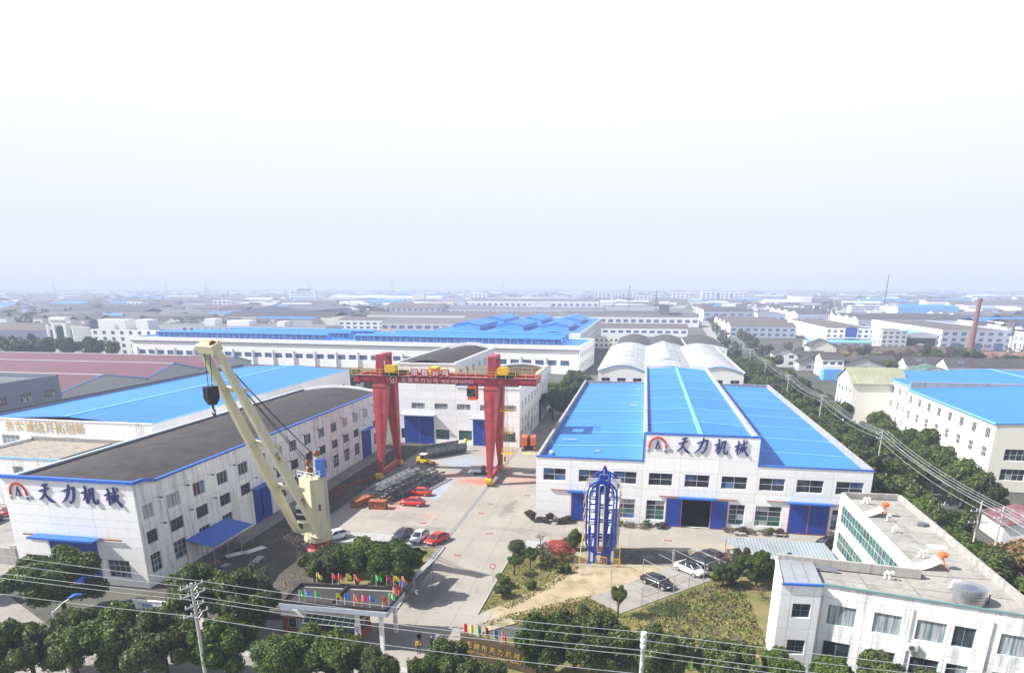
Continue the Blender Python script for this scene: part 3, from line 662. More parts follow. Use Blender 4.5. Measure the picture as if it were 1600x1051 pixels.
for a, c, h in ((96.1, 101.4, 5.8), (141.1, 146.5, 6.2)):
    w = (c - a) / 2
    for k in range(2):
        gap = .0 if not (k == 0 and a < 100) else .35
        d = MB().box((-.03, a + k * w + .06, .06), (.05, a + (k + 1) * w - .06 - gap, h))
        for i in range(1, 5): d.box((.05, a + k * w + w * i / 5 - .03, .2), (.08, a + k * w + w * i / 5 + .03, h - .2))
        B.part('door', d, M['door_blue'], Matrix.Translation((-60.62, 0, 0)))
    B.part('door_canopy', MB().box((-60.58, a - .4, h + .05), (-59.5, c + .4, h + .22)), M['blue_trim'])
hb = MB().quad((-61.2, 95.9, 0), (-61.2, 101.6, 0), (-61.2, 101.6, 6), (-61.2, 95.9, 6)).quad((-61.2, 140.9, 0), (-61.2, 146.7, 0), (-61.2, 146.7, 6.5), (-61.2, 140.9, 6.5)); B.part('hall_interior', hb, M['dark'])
logo(B, fx(-78.6, 70.48, 11.15), 2.6)
for k, x in (('tian', -74.3), ('li', -71.1), ('ji', -68.0), ('xie', -64.7)):
    B.part('sign_character', char_mesh(k, 2.25, 2.5), M['navy'], fx(x, 70.48, 10.95))
SP = MB().bar((0, 0, 0), (.6, 0, .05), .05).box((.5, -.14, -.02), (.95, .14, .12)).mesh('floodlight', M['frame_dark'])
for y in [74.2 + 5.6 * k for k in range(14)]:
    for z in (11.2, 7.7): 
        if rnd.random() < .75: B.part('floodlight', SP, None, Matrix.Translation((-60.58, y, z)))
# awning over the bicycles
aw = Thing('awning', 'sloping blue awning on thin posts beside the left hall', 'awning', (-58.6, 83.2, 0))
aw.part('canopy', MB().add([(-60.5, 78.4, 3.75), (-56.3, 78.4, 3.0), (-56.3, 88.2, 3.0), (-60.5, 88.2, 3.75), (-60.5, 78.4, 3.66), (-56.3, 78.4, 2.91), (-56.3, 88.2, 2.91), (-60.5, 88.2, 3.66)], [(0, 1, 2, 3), (7, 6, 5, 4), (0, 4, 5, 1), (1, 5, 6, 2), (2, 6, 7, 3)]), M['blue_trim'])
for y in (78.6, 81.8, 85.0, 88.0): aw.part('post', MB().cyl((-56.5, y, 0), .05, 2.93, 6), M['galv'])

# ------------------------------------------------------------------ middle hall behind the gantry
Cc = Thing('factory_hall', 'white hall with grey arched roofs standing behind the red gantry crane', 'factory', (-43, 159, 0))
CW = [(-54.7, -51.4), (-48.9, -45.6), (-43.3, -40.0), (-37.6, -34.4), (-31.9, -28.8)]
JC = [2.0, 3.6, 5.6, 7.2, 9.0, 11.0, 13.0, 15.0, 17.0]
facade(Cc, (-58.0, 159), (-43.5, 159), 0, 19.3, [(a + 58, c + 58, 8.6, 10.0, 4, 1, 'frame_dark', 'curtain', True) for a, c in CW[:2]] + [(-48.8 + 58, -45.4 + 58, 1.2, 3.6, 3, 2, 'frame_dark', 'glass_green', True), (-58 + 58.3, -57 + 58.2, 1.2, 3.6, 2, 2, 'frame_dark', 'glass', False), (-56.8 + 58, -49.2 + 58, .02, 7.0, 'hole')], joints=JC, bays=[4.8, 9.6])
facade(Cc, (-43.5, 159), (-27.9, 159), 0, 14.0, [(a + 43.5, c + 43.5, 8.6, 10.0, 4, 1, 'frame_dark', 'curtain', True) for a, c in CW[2:]] + [(.5, 3.8, 1.2, 3.6, 3, 2, 'frame_dark', 'glass_green', True), (-31.9 + 43.5, -28.9 + 43.5, 1.2, 3.6, 3, 2, 'frame_dark', 'glass_green', True), (-39.4 + 43.5, -34.3 + 43.5, .02, 6.6, 'hole')], joints=JC, bays=[5.2, 10.4])
ops = []
for k in range(9):
    y = 3.0 + 4.9 * k
    ops += [(y, y + 1.9, 8.9, 10.7, 3, 2, 'frame', 'glass', False), (y, y + 1.9, 5.0, 6.6, 3, 2, 'frame', 'glass', False)]
    if k != 6: ops.append((y, y + 1.9, 1.2, 3.6, 3, 3, 'frame', 'glass', False))
ops.append((31.5, 36.5, .02, 6.5, 'hole'))
facade(Cc, (-27.9, 159), (-27.9, 208), 0, 14.0, ops, 'white', joints=JC[:7], bays=[4.9 * k + .8 for k in range(1, 10)])
Cc.part('door', MB().box((-28.0, 190.6, .05), (-27.93, 195.4, 6.4)), M['door_blue'])
b = MB(); b.box((-58, 159.3, 0), (-57.7, 204, 19.3)); b.box((-43.8, 159.3, 12), (-43.5, 204, 19.3)); b.box((-57.7, 203.7, 0), (-43.8, 204, 20.0)); b.box((-43.5, 207.7, 0), (-28.2, 208, 14.0)); Cc.part('side_wall', b, M['white'])
for k in range(6): window_obj(Cc, sx(-43.48, 163 + 6.6 * k, 16), 2.4, 1.8, 3, 2, 'frame', 'glass', False)
def arch_roof(t, x0, x1, y0, y1, z, rise, mat, n=10, name='roof', sheets=4):
    for s in range(sheets):
        q = MB(); a = y0 + (y1 - y0) * s / sheets; c = y0 + (y1 - y0) * (s + 1) / sheets
        for i in range(n):
            xa, xb = x0 + (x1 - x0) * i / n, x0 + (x1 - x0) * (i + 1) / n
            za, zb = z + rise * math.sin(math.pi * i / n), z + rise * math.sin(math.pi * (i + 1) / n)
            q.quad((xa, a, za), (xb, a, zb), (xb, c, zb), (xa, c, za))
        t.part(name, q, M[mat])
def arch_gable(t, x0, x1, y, z, rise, mat, th=.3, n=10, name='gable', over=0.):
    q = MB()
    for i in range(n):
        xa, xb = x0 + (x1 - x0) * i / n, x0 + (x1 - x0) * (i + 1) / n
        za, zb = z + over + rise * math.sin(math.pi * i / n), z + over + rise * math.sin(math.pi * (i + 1) / n)
        q.add([(xa, y, z - .01), (xb, y, z - .01), (xb, y, zb), (xa, y, za), (xa, y + th, z - .01), (xb, y + th, z - .01), (xb, y + th, zb), (xa, y + th, za)], [(0, 1, 2, 3), (5, 4, 7, 6), (3, 2, 6, 7)])
    t.part(name, q, M[mat])
arch_roof(Cc, -57.7, -43.8, 159.3, 203.7, 18.9, 1.3, 'felt'); arch_gable(Cc, -57.7, -43.8, 203.72, 19.9, 1.0, 'white', over=.2)
arch_roof(Cc, -43.5, -28.2, 159.3, 207.7, 13.3, 1.2, 'felt'); arch_gable(Cc, -43.5, -28.2, 207.72, 13.9, .9, 'white', over=.1)
coping(Cc, [(-58.1, 159.1), (-43.3, 159.1)], 19.3, .5, .3, 'white_paint'); coping(Cc, [(-43.65, 159.4), (-43.65, 204)], 19.3, .5, .45, 'white_paint'); coping(Cc, [(-43.3, 159.1), (-27.8, 159.1)], 14.0, .5, .3, 'white_paint'); coping(Cc, [(-27.95, 159.4), (-27.95, 208)], 14.0, .5, .5, 'white_paint'); coping(Cc, [(-57.85, 159.4), (-57.85, 204)], 19.3, .4, .5, 'white_paint')
door(Cc, -56.8, -49.2, 158.97, 6.95, frame='blue_trim'); door(Cc, -39.4, -34.3, 158.97, 6.5, frame='blue_trim')
canopy(Cc, -57.3, -48.8, 159, 7.1, 1.2, 'blue_grey'); canopy(Cc, -39.9, -33.8, 159, 6.75, 1.2, 'blue_grey')
Cc.part('cab_roof', MB().box((-43.3, 160, 14.6), (-37, 163, 14.8)).box((-43.2, 160.1, 13.3), (-37.1, 162.9, 14.6)), M['light_blue'])

# ------------------------------------------------------------------ blue roofed hall with gold motto, and the flat annex
Fh = Thing('factory_hall', 'long white hall with blue sheet roof and ochre motto lettering at left edge', 'factory', (-108, 113.5, 0))
ops = [(x + 128, x + 128 + 4.3, z, z + h, 4, 2, 'frame', 'curtain', True) for x in (-125.4, -118.6, -111.4) for z, h in ((6.9, 1.9), (3.0, 2.0))] + [(23, 26, 3.2, 5, 3, 2, 'frame', 'glass', True)]
facade(Fh, (-128, 113.5), (-91, 113.5), 0, 12, ops, 'white', joints=[2.2, 5.6, 9.2], bays=[8, 16, 24])
facade(Fh, (-91, 113.5), (-91, 206), 0, 12, [(6 * k + 2, 6 * k + 4.5, 6, 8, 3, 2, 'frame', 'glass', False) for k in range(15)], 'white', joints=[3, 6, 9], bays=[6 * k for k in range(1, 15)])
b = MB(); b.box((-128, 113.8, 0), (-127.6, 206, 12.6)); b.box((-127.6, 205.7, 0), (-91.3, 206, 12)); Fh.part('side_wall', b, M['conc_wall'])
roofstrips(Fh, -127.6, -110, 12.1, 12.9, 113.8, 205.7, 5, 'blue_roof', None); roofstrips(Fh, -110, -91.2, 12.9, 11.7, 113.8, 205.7, 5, 'blue_roof', None)
Fh.part('ridge_cap', MB().box((-110.4, 113.8, 12.86), (-109.6, 205.7, 12.98)), M['blue_lap'])
coping(Fh, [(-128, 113.6), (-91, 113.6)], 12, .4, .18, 'white_paint'); coping(Fh, [(-91.05, 113.9), (-91.05, 206)], 12, .35, .15, 'light_blue'); coping(Fh, [(-127.8, 113.9), (-127.8, 206)], 12.6, .5, .25, 'felt')
for s, x in (('务实', -124.1), ('诚信', -119.5), ('开拓', -114.9), ('创新', -110.3)): text(Fh, s, fx(x, 113.48, 9.85), 2.25, 'gold_paint', 'motto_characters', .03)
Fh.part('wall_ladder', MB().bar((-94.2, 113.3, 8.3), (-94.2, 113.3, 12.6), .06).bar((-93.7, 113.3, 8.3), (-93.7, 113.3, 12.6), .06), M['galv'])
G0 = Thing('annex_building', 'low white annex with flat tan roof squeezed behind the dark-roofed hall', 'building', (-100, 97, 0))
facade(G0, (-118, 97.5), (-80.2, 97.5), 0, 8.6, [(18, 20.2, 5.2, 7.2, 2, 1, 'frame', 'curtain', True), (11, 13.2, 5.2, 7.2, 2, 1, 'frame', 'curtain', True), (25, 27.2, 5.2, 7.2, 2, 1, 'frame', 'curtain', True), (18, 20.2, 1.4, 3.6, 2, 1, 'frame', 'glass', True)], 'white_dirty', joints=[4.5])
b = MB(); b.box((-118, 97.8, 0), (-117.7, 113.4, 8.6)); b.box((-80.5, 97.8, 0), (-80.2, 113.4, 8.6)); G0.part('side_wall', b, M['white_dirty'])
G0.part('roof', MB().box((-117.7, 97.8, 7.8), (-80.5, 113.3, 8.05)), M['tan_roof'])
coping(G0, [(-118, 97.6), (-80.2, 97.6)], 8.6, .4, .16, 'light_blue'); coping(G0, [(-80.35, 97.8), (-80.35, 113.3)], 8.6, .4, .17, 'light_blue'); coping(G0, [(-117.8, 113.2), (-80.5, 113.2)], 8.05, .4, .7, 'conc_wall')
G0.part('roof_pipe', MB().tube([(-99, 99, 8.25), (-99, 112, 8.25)], .14, 6), M['black'])
for k, (x, y) in enumerate(((-92.5, 104), (-89.5, 108))):
    sp_ = Thing('solar_water_heater', ('nearer' if k == 0 else 'farther') + ' tilted solar water panel on the flat tan roof', 'solar panel', (x, y, 8.05))
    sp_.part('panel', MB().add([(x - 1.2, y - 1.8, 8.3), (x - 1.2, y + 1.8, 8.3), (x + 1.0, y + 1.8, 9.6), (x + 1.0, y - 1.8, 9.6), (x - 1.15, y - 1.8, 8.2), (x - 1.15, y + 1.8, 8.2), (x + 1.05, y + 1.8, 9.5), (x + 1.05, y - 1.8, 9.5)], [(0, 1, 2, 3), (7, 6, 5, 4), (0, 3, 7, 4), (1, 5, 6, 2)]), M['glass_blue'])
    sp_.part('tank', MB().tube([(x + 1.05, y - 1.9, 9.7), (x + 1.05, y + 1.9, 9.7)], .28, 10), M['stainless'])
    sp_.part('frame', MB().bar((x + 1, y - 1.6, 8.05), (x + 1, y - 1.6, 9.5), .08).bar((x + 1, y + 1.6, 8.05), (x + 1, y + 1.6, 9.5), .08), M['galv'])

# ------------------------------------------------------------------ office block bottom right
Lb = Thing('office_building', 'white L-shaped office block with flat slab roof at bottom right corner', 'building', (26, 68, 0))
ang = math.atan2(-4, 16.2); ux, uy = math.cos(ang), math.sin(ang)
pF = lambda s: (18.2 + ux * s, 64.8 + uy * s)
WF = [(.95, 3.35), (4.9, 7.2), (8.45, 10.8), (11.4, 13.1), (14.95, 17.0)]
facade(Lb, pF(0), pF(18.2), 0, 9.75, [(a, c, 5.7, 7.75, 2, 1, 'frame_green', 'curtain' if k != 3 else 'glass', True) for k, (a, c) in enumerate(WF)] + [(a, c, 1.9, 3.9, 2, 1, 'frame_green', 'glass', True) for a, c in WF], 'white_dirty', joints=[4.6, 8.5], bays=[4.1, 7.8, 11.1, 14.2])
facade(Lb, (14.4, 63.75), (18.15, 64.0), 0, 9.85, [(1.25, 2.95, 6.4, 7.9, 2, 2, 'frame_green', 'glass', True), (1.2, 2.9, 2.4, 4.0, 2, 2, 'frame_green', 'glass', True)], 'white', joints=[1.5, 5.2, 8.8], bays=[1.0, 3.1])
facade(Lb, (15.1, 70.9), (14.4, 63.75), 0, 9.85, [(1.2, 2.4, 5.6, 8.2, 1, 2, 'frame_green', 'glass', True), (1.2, 2.4, 1.5, 4.2, 1, 2, 'frame_green', 'glass', True)], 'white_clean')
facade(Lb, (18.15, 64.0), (18.2, 64.8), 0, 9.85, [], 'white')
rib = [(.6, 27.0, 5.95, 8.45, 22, 2, 'frame', 'glass_green', True), (.6, 27.0, 2.1, 4.6, 22, 2, 'frame', 'glass_green', True)]
facade(Lb, (28.25, 97.2), (28.4, 69.2), 0, 9.8, rib, 'white_clean', depth=.1)
facade(Lb, (28.5, 69.1), (15.1, 70.9), 0, 10.0, [(2 + 3 * k, 4 + 3 * k, 5.7, 7.7, 2, 1, 'frame_green', 'glass', False) for k in range(4)], 'conc_wall')
q = pF(18.2)
b = MB(); b.bar((35.75, q[1] + .3, 4.9), (35.75, 97.6, 4.9), .3, 9.8); b.bar((28.2, 97.35, 4.9), (35.6, 97.6, 4.9), .3, 9.8); Lb.part('side_wall', b, M['white_dirty'])
Lb.part('roof_deck', MB().prism([(14.6, 64.0), (18.3, 65.1), (35.6, 61.0), (35.6, 97.3), (28.5, 97.0), (28.7, 69.3), (15.3, 70.7)], 8.9, 9.15), M['frame_dark'])
def roofslab(poly): Lb.part('roof_slab', MB().prism(poly, 9.15, 9.22), M['roof_slab'])
g = .06
for k in range(4):   # long wing, two slabs across
    y0 = 70.2 + 6.65 * k; y1 = y0 + 6.65
    roofslab([(28.75, y0 + g), (32.0 - g, y0 + g), (32.0 - g, y1 - g), (28.65, y1 - g)]); roofslab([(32.0 + g, y0 + g), (35.5, y0 + g), (35.5, y1 - g), (32.0 + g, y1 - g)])
for k in range(4):   # front wing
    a = 18.6 + 4.25 * k; c = min(a + 4.25, 35.5); f0 = lambda x: 65.15 + (x - 18.3) * (-4 / 16.2); b0 = lambda x: 70.45 - (x - 15.1) * .115
    if c > 28.8: b0 = lambda x: 70.1
    mid = lambda x: (f0(x) + b0(x)) / 2
    roofslab([(a + g, f0(a)), (c - g, f0(c)), (c - g, mid(c) - g), (a + g, mid(a) - g)]); roofslab([(a + g, mid(a) + g), (c - g, mid(c) + g), (c - g, b0(c)), (a + g, b0(a))])
Lb.part('stair_roof', MB().prism([(14.55, 63.9), (18.2, 64.2), (18.6, 70.2), (15.2, 70.6)], 9.25, 9.75), M['blue_grey'])
for k in range(3): Lb.part('roof_panel', MB().prism([(14.75 + 1.2 * k, 64.15), (15.85 + 1.2 * k, 64.22), (16.25 + 1.18 * k, 70.2), (15.2 + 1.15 * k, 70.35)], 9.75, 9.83), M['galv'])
coping(Lb, [(14.4, 63.7), (18.2, 63.95)], 9.85, .3, .2, 'blue_trim'); coping(Lb, [(18.2, 64.75), q], 9.75, .3, .1, 'frame_green')
coping(Lb, [(15.1, 70.85), (28.5, 69.1)], 9.3, .4, .95, 'conc_wall'); coping(Lb, [(35.6, 61), (35.6, 97.4)], 9.2, .35, .75, 'conc_wall'); coping(Lb, [(28.4, 97.3), (35.5, 97.55)], 9.2, .35, .75, 'conc_wall'); coping(Lb, [(28.3, 97), (28.45, 69.3)], 9.8, .3, .08, 'white_paint'); coping(Lb, [(15.05, 70.8), (14.35, 63.8)], 9.85, .3, .12, 'white_paint')
for s_ in (.4, 7.9, 14.1): Lb.part('drainpipe', MB().tube([(*[c - d for c, d in zip(pF(s_), (-.1 * uy * -1, .12))], .2), (*[c - d for c, d in zip(pF(s_), (-.1 * uy * -1, .12))], 8.8)], .07, 6), M['white_paint'])
acx, acy = pF(8.3)
ac = Thing('air_conditioner', 'white air conditioner box hung on the stained office front wall', 'air conditioner', (acx, acy - .35, 4.7))
ac.part('casing', MB().box((acx - .45, acy - .55, 4.7), (acx + .45, acy - .15, 5.35)), M['white_paint']); ac.part('fan_grille', MB().tube([(acx - .1, acy - .56, 5.02), (acx - .1, acy - .6, 5.02)], .24, 12), M['frame_dark'])
wt = Thing('water_tank', 'shiny ribbed steel water tank on the office roof', 'water tank', (30.9, 64.2, 9.22))
tb = MB()
for k in range(5): tb.tube([(30.9, 64.2, 9.3 + .3 * k), (30.9, 64.2, 9.34 + .3 * k), (30.9, 64.2, 9.56 + .3 * k), (30.9, 64.2, 9.6 + .3 * k)], [1.25, 1.32, 1.32, 1.25], 24, 0, False)
wt.part('tank', tb.tube([(30.9, 64.2, 10.8), (30.9, 64.2, 11.05)], [1.25, .3], 24), M['stainless'], smooth=False); wt.part('stand', MB().cyl((30.9, 64.2, 9.22), 1.1, .1, 16), M['conc_wall']); wt.part('pipe', MB().tube([(32.2, 64.0, 9.3), (32.5, 64.0, 9.3), (32.5, 64.0, 10.2)], .08, 6), M['black'])
for (x, y, lb) in ((30.9, 89.5, 'white curved chute with orange blower near the far end of the office roof'), (31.2, 72.3, 'white curved chute with orange blower near the corner of the office roof')):
    t = Thing('roof_blower', lb, 'ventilator', (x, y, 9.22))
    cb = MB(); n = 8
    for i in range(n):
        f = lambda k: (x - 2.3 + 2.3 * k / n, 9.3 + 1.0 * (k / n) ** 1.8)
        (xa, za), (xb, zb) = f(i), f(i + 1)
        cb.add([(xa, y - .9, za), (xb, y - .9, zb), (xb, y + .9, zb), (xa, y + .9, za), (xa, y - .9, za - .08), (xb, y - .9, zb - .08), (xb, y + .9, zb - .08), (xa, y + .9, za - .08)], [(0, 1, 2, 3), (7, 6, 5, 4), (0, 4, 5, 1), (2, 6, 7, 3)])
    t.part('chute', cb, M['white_paint'])
    ob = MB().tube([(x + .35, y, 10.6), (x + .35, y, 10.9), (x + .35, y, 11.1)], [.45, .5, .2], 12); t.part('blower', ob, M['flag_orange'])
    t.part('stand', MB().bar((x + .1, y - .3, 9.22), (x + .3, y, 10.6), .08).bar((x + .7, y - .3, 9.22), (x + .4, y, 10.6), .08).bar((x + .35, y + .5, 9.22), (x + .35, y, 10.6), .08).bar((x + .1, y - .3, 9.8), (x + .7, y - .3, 9.8), .06), M['flag_orange'])
def goose(x, y, lb, n=2):
    t = Thing('vent_pipe', lb, 'vent', (x, y, 9.22))
    for k in range(n):
        xx = x + .45 * k
        t.part('pipe', MB().tube([(xx, y, 9.22), (xx, y, 9.95), (xx + .08, y - .1, 10.12), (xx + .2, y - .28, 10.1), (xx + .22, y - .32, 9.92)], .11, 8), M['white_paint'])
    t.part('base', MB().box((x - .25, y - .25, 9.22), (x + .45 * (n - 1) + .25, y + .25, 9.32)), M['conc_wall'])
goose(30.3, 94.6, 'white twin vent pipes at the far end of the office roof'); goose(31.1, 87.6, 'white vent pipe just in front of the far chute on the office roof', 1); goose(25.0, 68.4, 'white twin vent pipes in the middle of the front office roof'); goose(30.5, 75.2, 'white twin vent pipes behind the nearer chute'); goose(30.6, 67.2, 'white twin vent pipes beside the steel water tank'); goose(30.4, 83.2, 'short single white vent pipe in the middle of the long roof wing', 1)
t = Thing('solar_heater', 'white tube of a solar heater lying along the back office parapet', 'solar heater', (18.6, 69.4, 9.25)); t.part('tank', MB().tube([(18.0, 69.45, 9.6), (20.7, 69.1, 9.6)], .2, 10), M['stainless']); t.part('end_cap', MB().tube([(17.85, 69.47, 9.6), (18.0, 69.45, 9.6)], .21, 10), M['frame_green']); t.part('stand', MB().box((18.2, 69.3, 9.22), (18.35, 69.55, 9.45)).box((20.3, 69.0, 9.22), (20.45, 69.3, 9.45)), M['galv'])
for (x, y, w, d, lb) in ((33.7, 79, .9, 1.4, 'pair of pale boards lying flat on the office roof'), (35.0, 86.5, 1.0, .8, 'dark crumpled tarp against the right office parapet')):
    t = Thing('roof_board' if w < 1 else 'tarp', lb, 'board' if w < 1 else 'tarp', (x, y, 9.22))
    if w < 1: t.part('board', MB().box((x - w, y - .5, 9.22), (x - .05, y + .5, 9.27)), M['white_paint']); t.part('board', MB().box((x + .05, y - .5, 9.22), (x + w, y + .5, 9.27)), M['white_paint'])
    else: t.part('cover', MB().prism([(x - .9, y - .3), (x - .3, y - .6), (x + .4, y - .4), (x + .3, y + .5), (x - .6, y + .5)], 9.22, 9.55), M['frame_dark'])

# ------------------------------------------------------------------ red gantry crane
gc = Thing('gantry_crane', 'big red goliath gantry crane with yellow handrails straddling the yard', 'gantry crane', (-39, 131, 0))
XL, XR, YF, YB = -50.35, -28.0, 128.6, 133.4
def taper(p, q, a, c, m=0, mb=None):
    """box leg from p (size a=(x,y)) up to q (size c)"""
    b = mb or MB()
    v = [(p[0] + sx_ * a[0] / 2, p[1] + sy_ * a[1] / 2, p[2]) for sx_, sy_ in ((-1, -1), (1, -1), (1, 1), (-1, 1))] + [(q[0] + sx_ * c[0] / 2, q[1] + sy_ * c[1] / 2, q[2]) for sx_, sy_ in ((-1, -1), (1, -1), (1, 1), (-1, 1))]
    return b.add(v, [(0, 3, 2, 1), (4, 5, 6, 7), (0, 1, 5, 4), (1, 2, 6, 5), (2, 3, 7, 6), (3, 0, 4, 7)], m)
for X0 in (XL, XR):
    for (yb, yt) in ((125.8, YF), (136.4, YB)):
        b = taper((X0, yb, 1.2), (X0, yt, 18.2), (.8, .8), (2.8, 2.3)); taper((X0, yt, 18.2), (X0, yt, 18.45), (3.0, 2.5), (3.0, 2.5), 1, b)
        leg = gc.part('leg', b, [M['red_steel'], M['rust']])
        lb = MB()
        if yb < 130:
            for k in range(30):
                f = k / 30; z = 2 + 15.6 * f; yy = 125.8 - .47 + f * (YF - 125.8 - .72) - .09
                lb.box((X0 - .1, yy - .02, z), (X0 + .28, yy + .02, z + .05))
            lb.bar((X0 - .1, 125.27, 1.8), (X0 - .1, 127.3, 17.8), .05).bar((X0 + .28, 125.27, 1.8), (X0 + .28, 127.3, 17.8), .05)
            link('rung_ladder', lb.mesh('rung_ladder', M['rust']), leg, I4)
    gc.part('sill_beam', MB().bar((X0, 125.4, 1.3), (X0, 136.8, 1.3), .8, .9), M['red_steel'])
    for yb in (125.2, 137.0):
        gc.part('bogie', MB().box((X0 - .5, yb - .9, .35), (X0 + .5, yb + .9, .95)).box((X0 - .62, yb - 1.25, .95), (X0 + .62, yb - .2, 1.5)), M['yellow'])
        for dy in (-.6, .6): gc.part('wheel', MB().tube([(X0 - .18, yb + dy, .36), (X0 + .18, yb + dy, .36)], .33, 14), M['black'])
    for yt in (YF, YB):
        gc.part('leg_head', taper((X0, yt, 18.45), (X0, yt, 20.6), (2.8, 2.3), (1.2, 1.2)), M['red_steel'])
    b = MB(); b.box((X0 - .62, YF - .6, 20.6), (X0 + .62, YF + .5, 23.7)); b.box((X0 - .62, YB - .4, 20.6), (X0 + .62, YB + .4, 23.7)); b.box((X0 - .63, YF - .61, 23.7), (X0 + .63, YB + .41, 24.4)); gc.part('saddle', b, M['red_steel'])
    wb = MB().prism([(-1.0, -.7), (1.0, -.7), (1.3, -.3), (1.3, .5), (.9, .9), (-.9, .9), (-1.3, .5), (-1.3, -.3)], 0, 2.0, 0)
    wx = Matrix.Translation((X0 + 2.3, YF - .2, 21.7)) @ Matrix.Rotation(R(90), 4, 'X') @ Matrix.Translation((0, 0, -.9)) @ Matrix.Scale(.85, 4)
    wi = gc.part('winch_housing', wb, M['yellow'], wx); gc.part('winch_base', MB().box((X0 + 1.2, YF - 1.2, 20.65), (X0 + 4.0, YB + .6, 20.95)), M['black'])
for yt in (YF, YB):
    for k in range(17):
        xx = -54.6 + 2.13 * k
        if not -48.4 < xx < -31.4: gc.part('stiffener', MB().box((xx - .05, yt - .56, 19.15), (xx + .05, yt - .501, 20.4)), M['red_steel'])
    gc.part('girder', MB().box((-55.7, yt - .5, 19.15), (-19.3, yt + .5, 20.4)).box((-55.7, yt - .6, 20.4), (-19.3, yt + .6, 20.5)).box((-55.7, yt - .6, 19.06), (-19.3, yt + .6, 19.15)), M['red_steel'])
for X0 in (-55.4, -19.6): gc.part('end_tie', MB().box((X0 - .3, YF + .6, 19.2), (X0 + .3, YB - .6, 20.4)), M['red_steel'])
for yt, dy in ((YF, -.95), (YB, .95)):
    gc.part('walkway', MB().box((-55.7, yt + (dy - .5 if dy < 0 else .75), 20.45), (-19.3, yt + (-.75 if dy < 0 else dy + .5), 20.52)), M['frame_dark'])
    yr = yt + (-1.4 if dy < 0 else 1.4)
    hb = MB(); hb.bar((-55.7, yr, 21.7), (-19.3, yr, 21.7), .07).bar((-55.7, yr, 21.15), (-19.3, yr, 21.15), .05)
    gc.part('handrail', hb, M['yellow'])
    for k in range(20): gc.part('rail_post', MB().box((-55.7 + k * 1.915 - .05, yr - .05, 20.5), (-55.7 + k * 1.915 + .05, yr + .05, 21.72)), M['yellow'])
gc.part('handrail', MB().bar((-19.35, YF - 1.4, 21.7), (-19.35, YB + 1.4, 21.7), .07).bar((-55.65, YF - 1.4, 21.7), (-55.65, YB + 1.4, 21.7), .07).bar((-19.35, YF - 1.4, 21.15), (-19.35, YB + 1.4, 21.15), .05), M['yellow'])
cabm = gc.part('operator_cab', MB().box((-32.6, 127.6, 16.2), (-30.9, 129.6, 18.9)), M['flag_orange']); link('cab_window', MB().box((-32.7, 127.52, 16.9), (-31.1, 127.59, 18.4)).box((-32.68, 127.6, 16.9), (-32.61, 129.4, 18.4)).mesh('cab_window', M['glass']), cabm, I4)
for k in range(4):
    xx = -43.6 + 2.05 * k
    gc.part('sign_plate', MB().box((xx, YF - 1.55, 20.55), (xx + 1.5, YF - 1.46, 21.95)), M['red_steel'])
    text(gc, '限载50吨'[k] if k < 2 else ('50' if k == 2 else '吨'), fx(xx + (.12 if k != 2 else .2), YF - 1.55, 20.8), 1.25 if k != 2 else 1.2, 'white_paint', 'plate_lettering')
ring = MB()
for k in range(18):
    a0, a1 = 2 * math.pi * k / 18, 2 * math.pi * (k + 1) / 18
    P = lambda a, r: (.7 + r * math.cos(a), .03, .72 + r * math.sin(a)); ring.quad(P(a0, .58), P(a0, .72), P(a1, .72), P(a1, .58))
gc.part('emblem_ring', ring, M['white_paint'], fx(-48.2, YF - .62, 19.05)); gc.part('emblem_triangle', MB().add([(.35, .03, .38), (1.05, .03, .38), (.7, .03, 1.2)], [(0, 1, 2)]), M['gold_paint'], fx(-48.2, YF - .62, 19.05))
for k, ch in enumerate('无锡天力公司'): text(gc, ch, fx(-45.9 + 1.28 * k, YF - .62, 19.28), 1.05, 'white_paint', 'girder_lettering')
text(gc, '电话 中国 4309922', fx(-37.8, YF - .62, 19.32), .78, 'white_paint', 'girder_lettering')
lad = MB()
for dx in (-.3, .3): lad.bar((-26.3 + dx, 135.4, .4), (-26.3 + dx, 133.2, 18.8), .07)
for k in range(40): f = k / 40; lad.box((-26.6, 135.4 - 2.2 * f - .03, .5 + 18 * f), (-26.0, 135.4 - 2.2 * f + .03, .55 + 18 * f))
gc.part('access_ladder', lad, M['yellow'])
for z, y in ((4.2, 135), (8.6, 134.5), (13.2, 134)):
    pb = MB().box((-27.4, y - .8, z), (-24.9, y + .8, z + .08))
    for cx_ in (-27.3, -25.0):
        for cy_ in (y - .75, y + .75): pb.bar((cx_, cy_, z), (cx_, cy_, z + 1.1), .06)
    for h in (.55, 1.1): pb.bar((-27.3, y - .75, z + h), (-25, y - .75, z + h), .05).bar((-25, y - .75, z + h), (-25, y + .75, z + h), .05).bar((-27.3, y + .75, z + h), (-25, y + .75, z + h), .05)
    gc.part('ladder_platform', pb, M['yellow'])
gc.part('hook_trolley', MB().box((-41, YF + .3, 20.65), (-38.6, YB + .3, 21.3)).box((-40.6, YF + 1, 21.3), (-39.2, YB - 1, 22.0)), M['yellow']); gc.part('cable_drum', MB().tube([(-27.2, 136.5, 2.6), (-26.9, 136.5, 2.6)], .55, 16), M['yellow'])

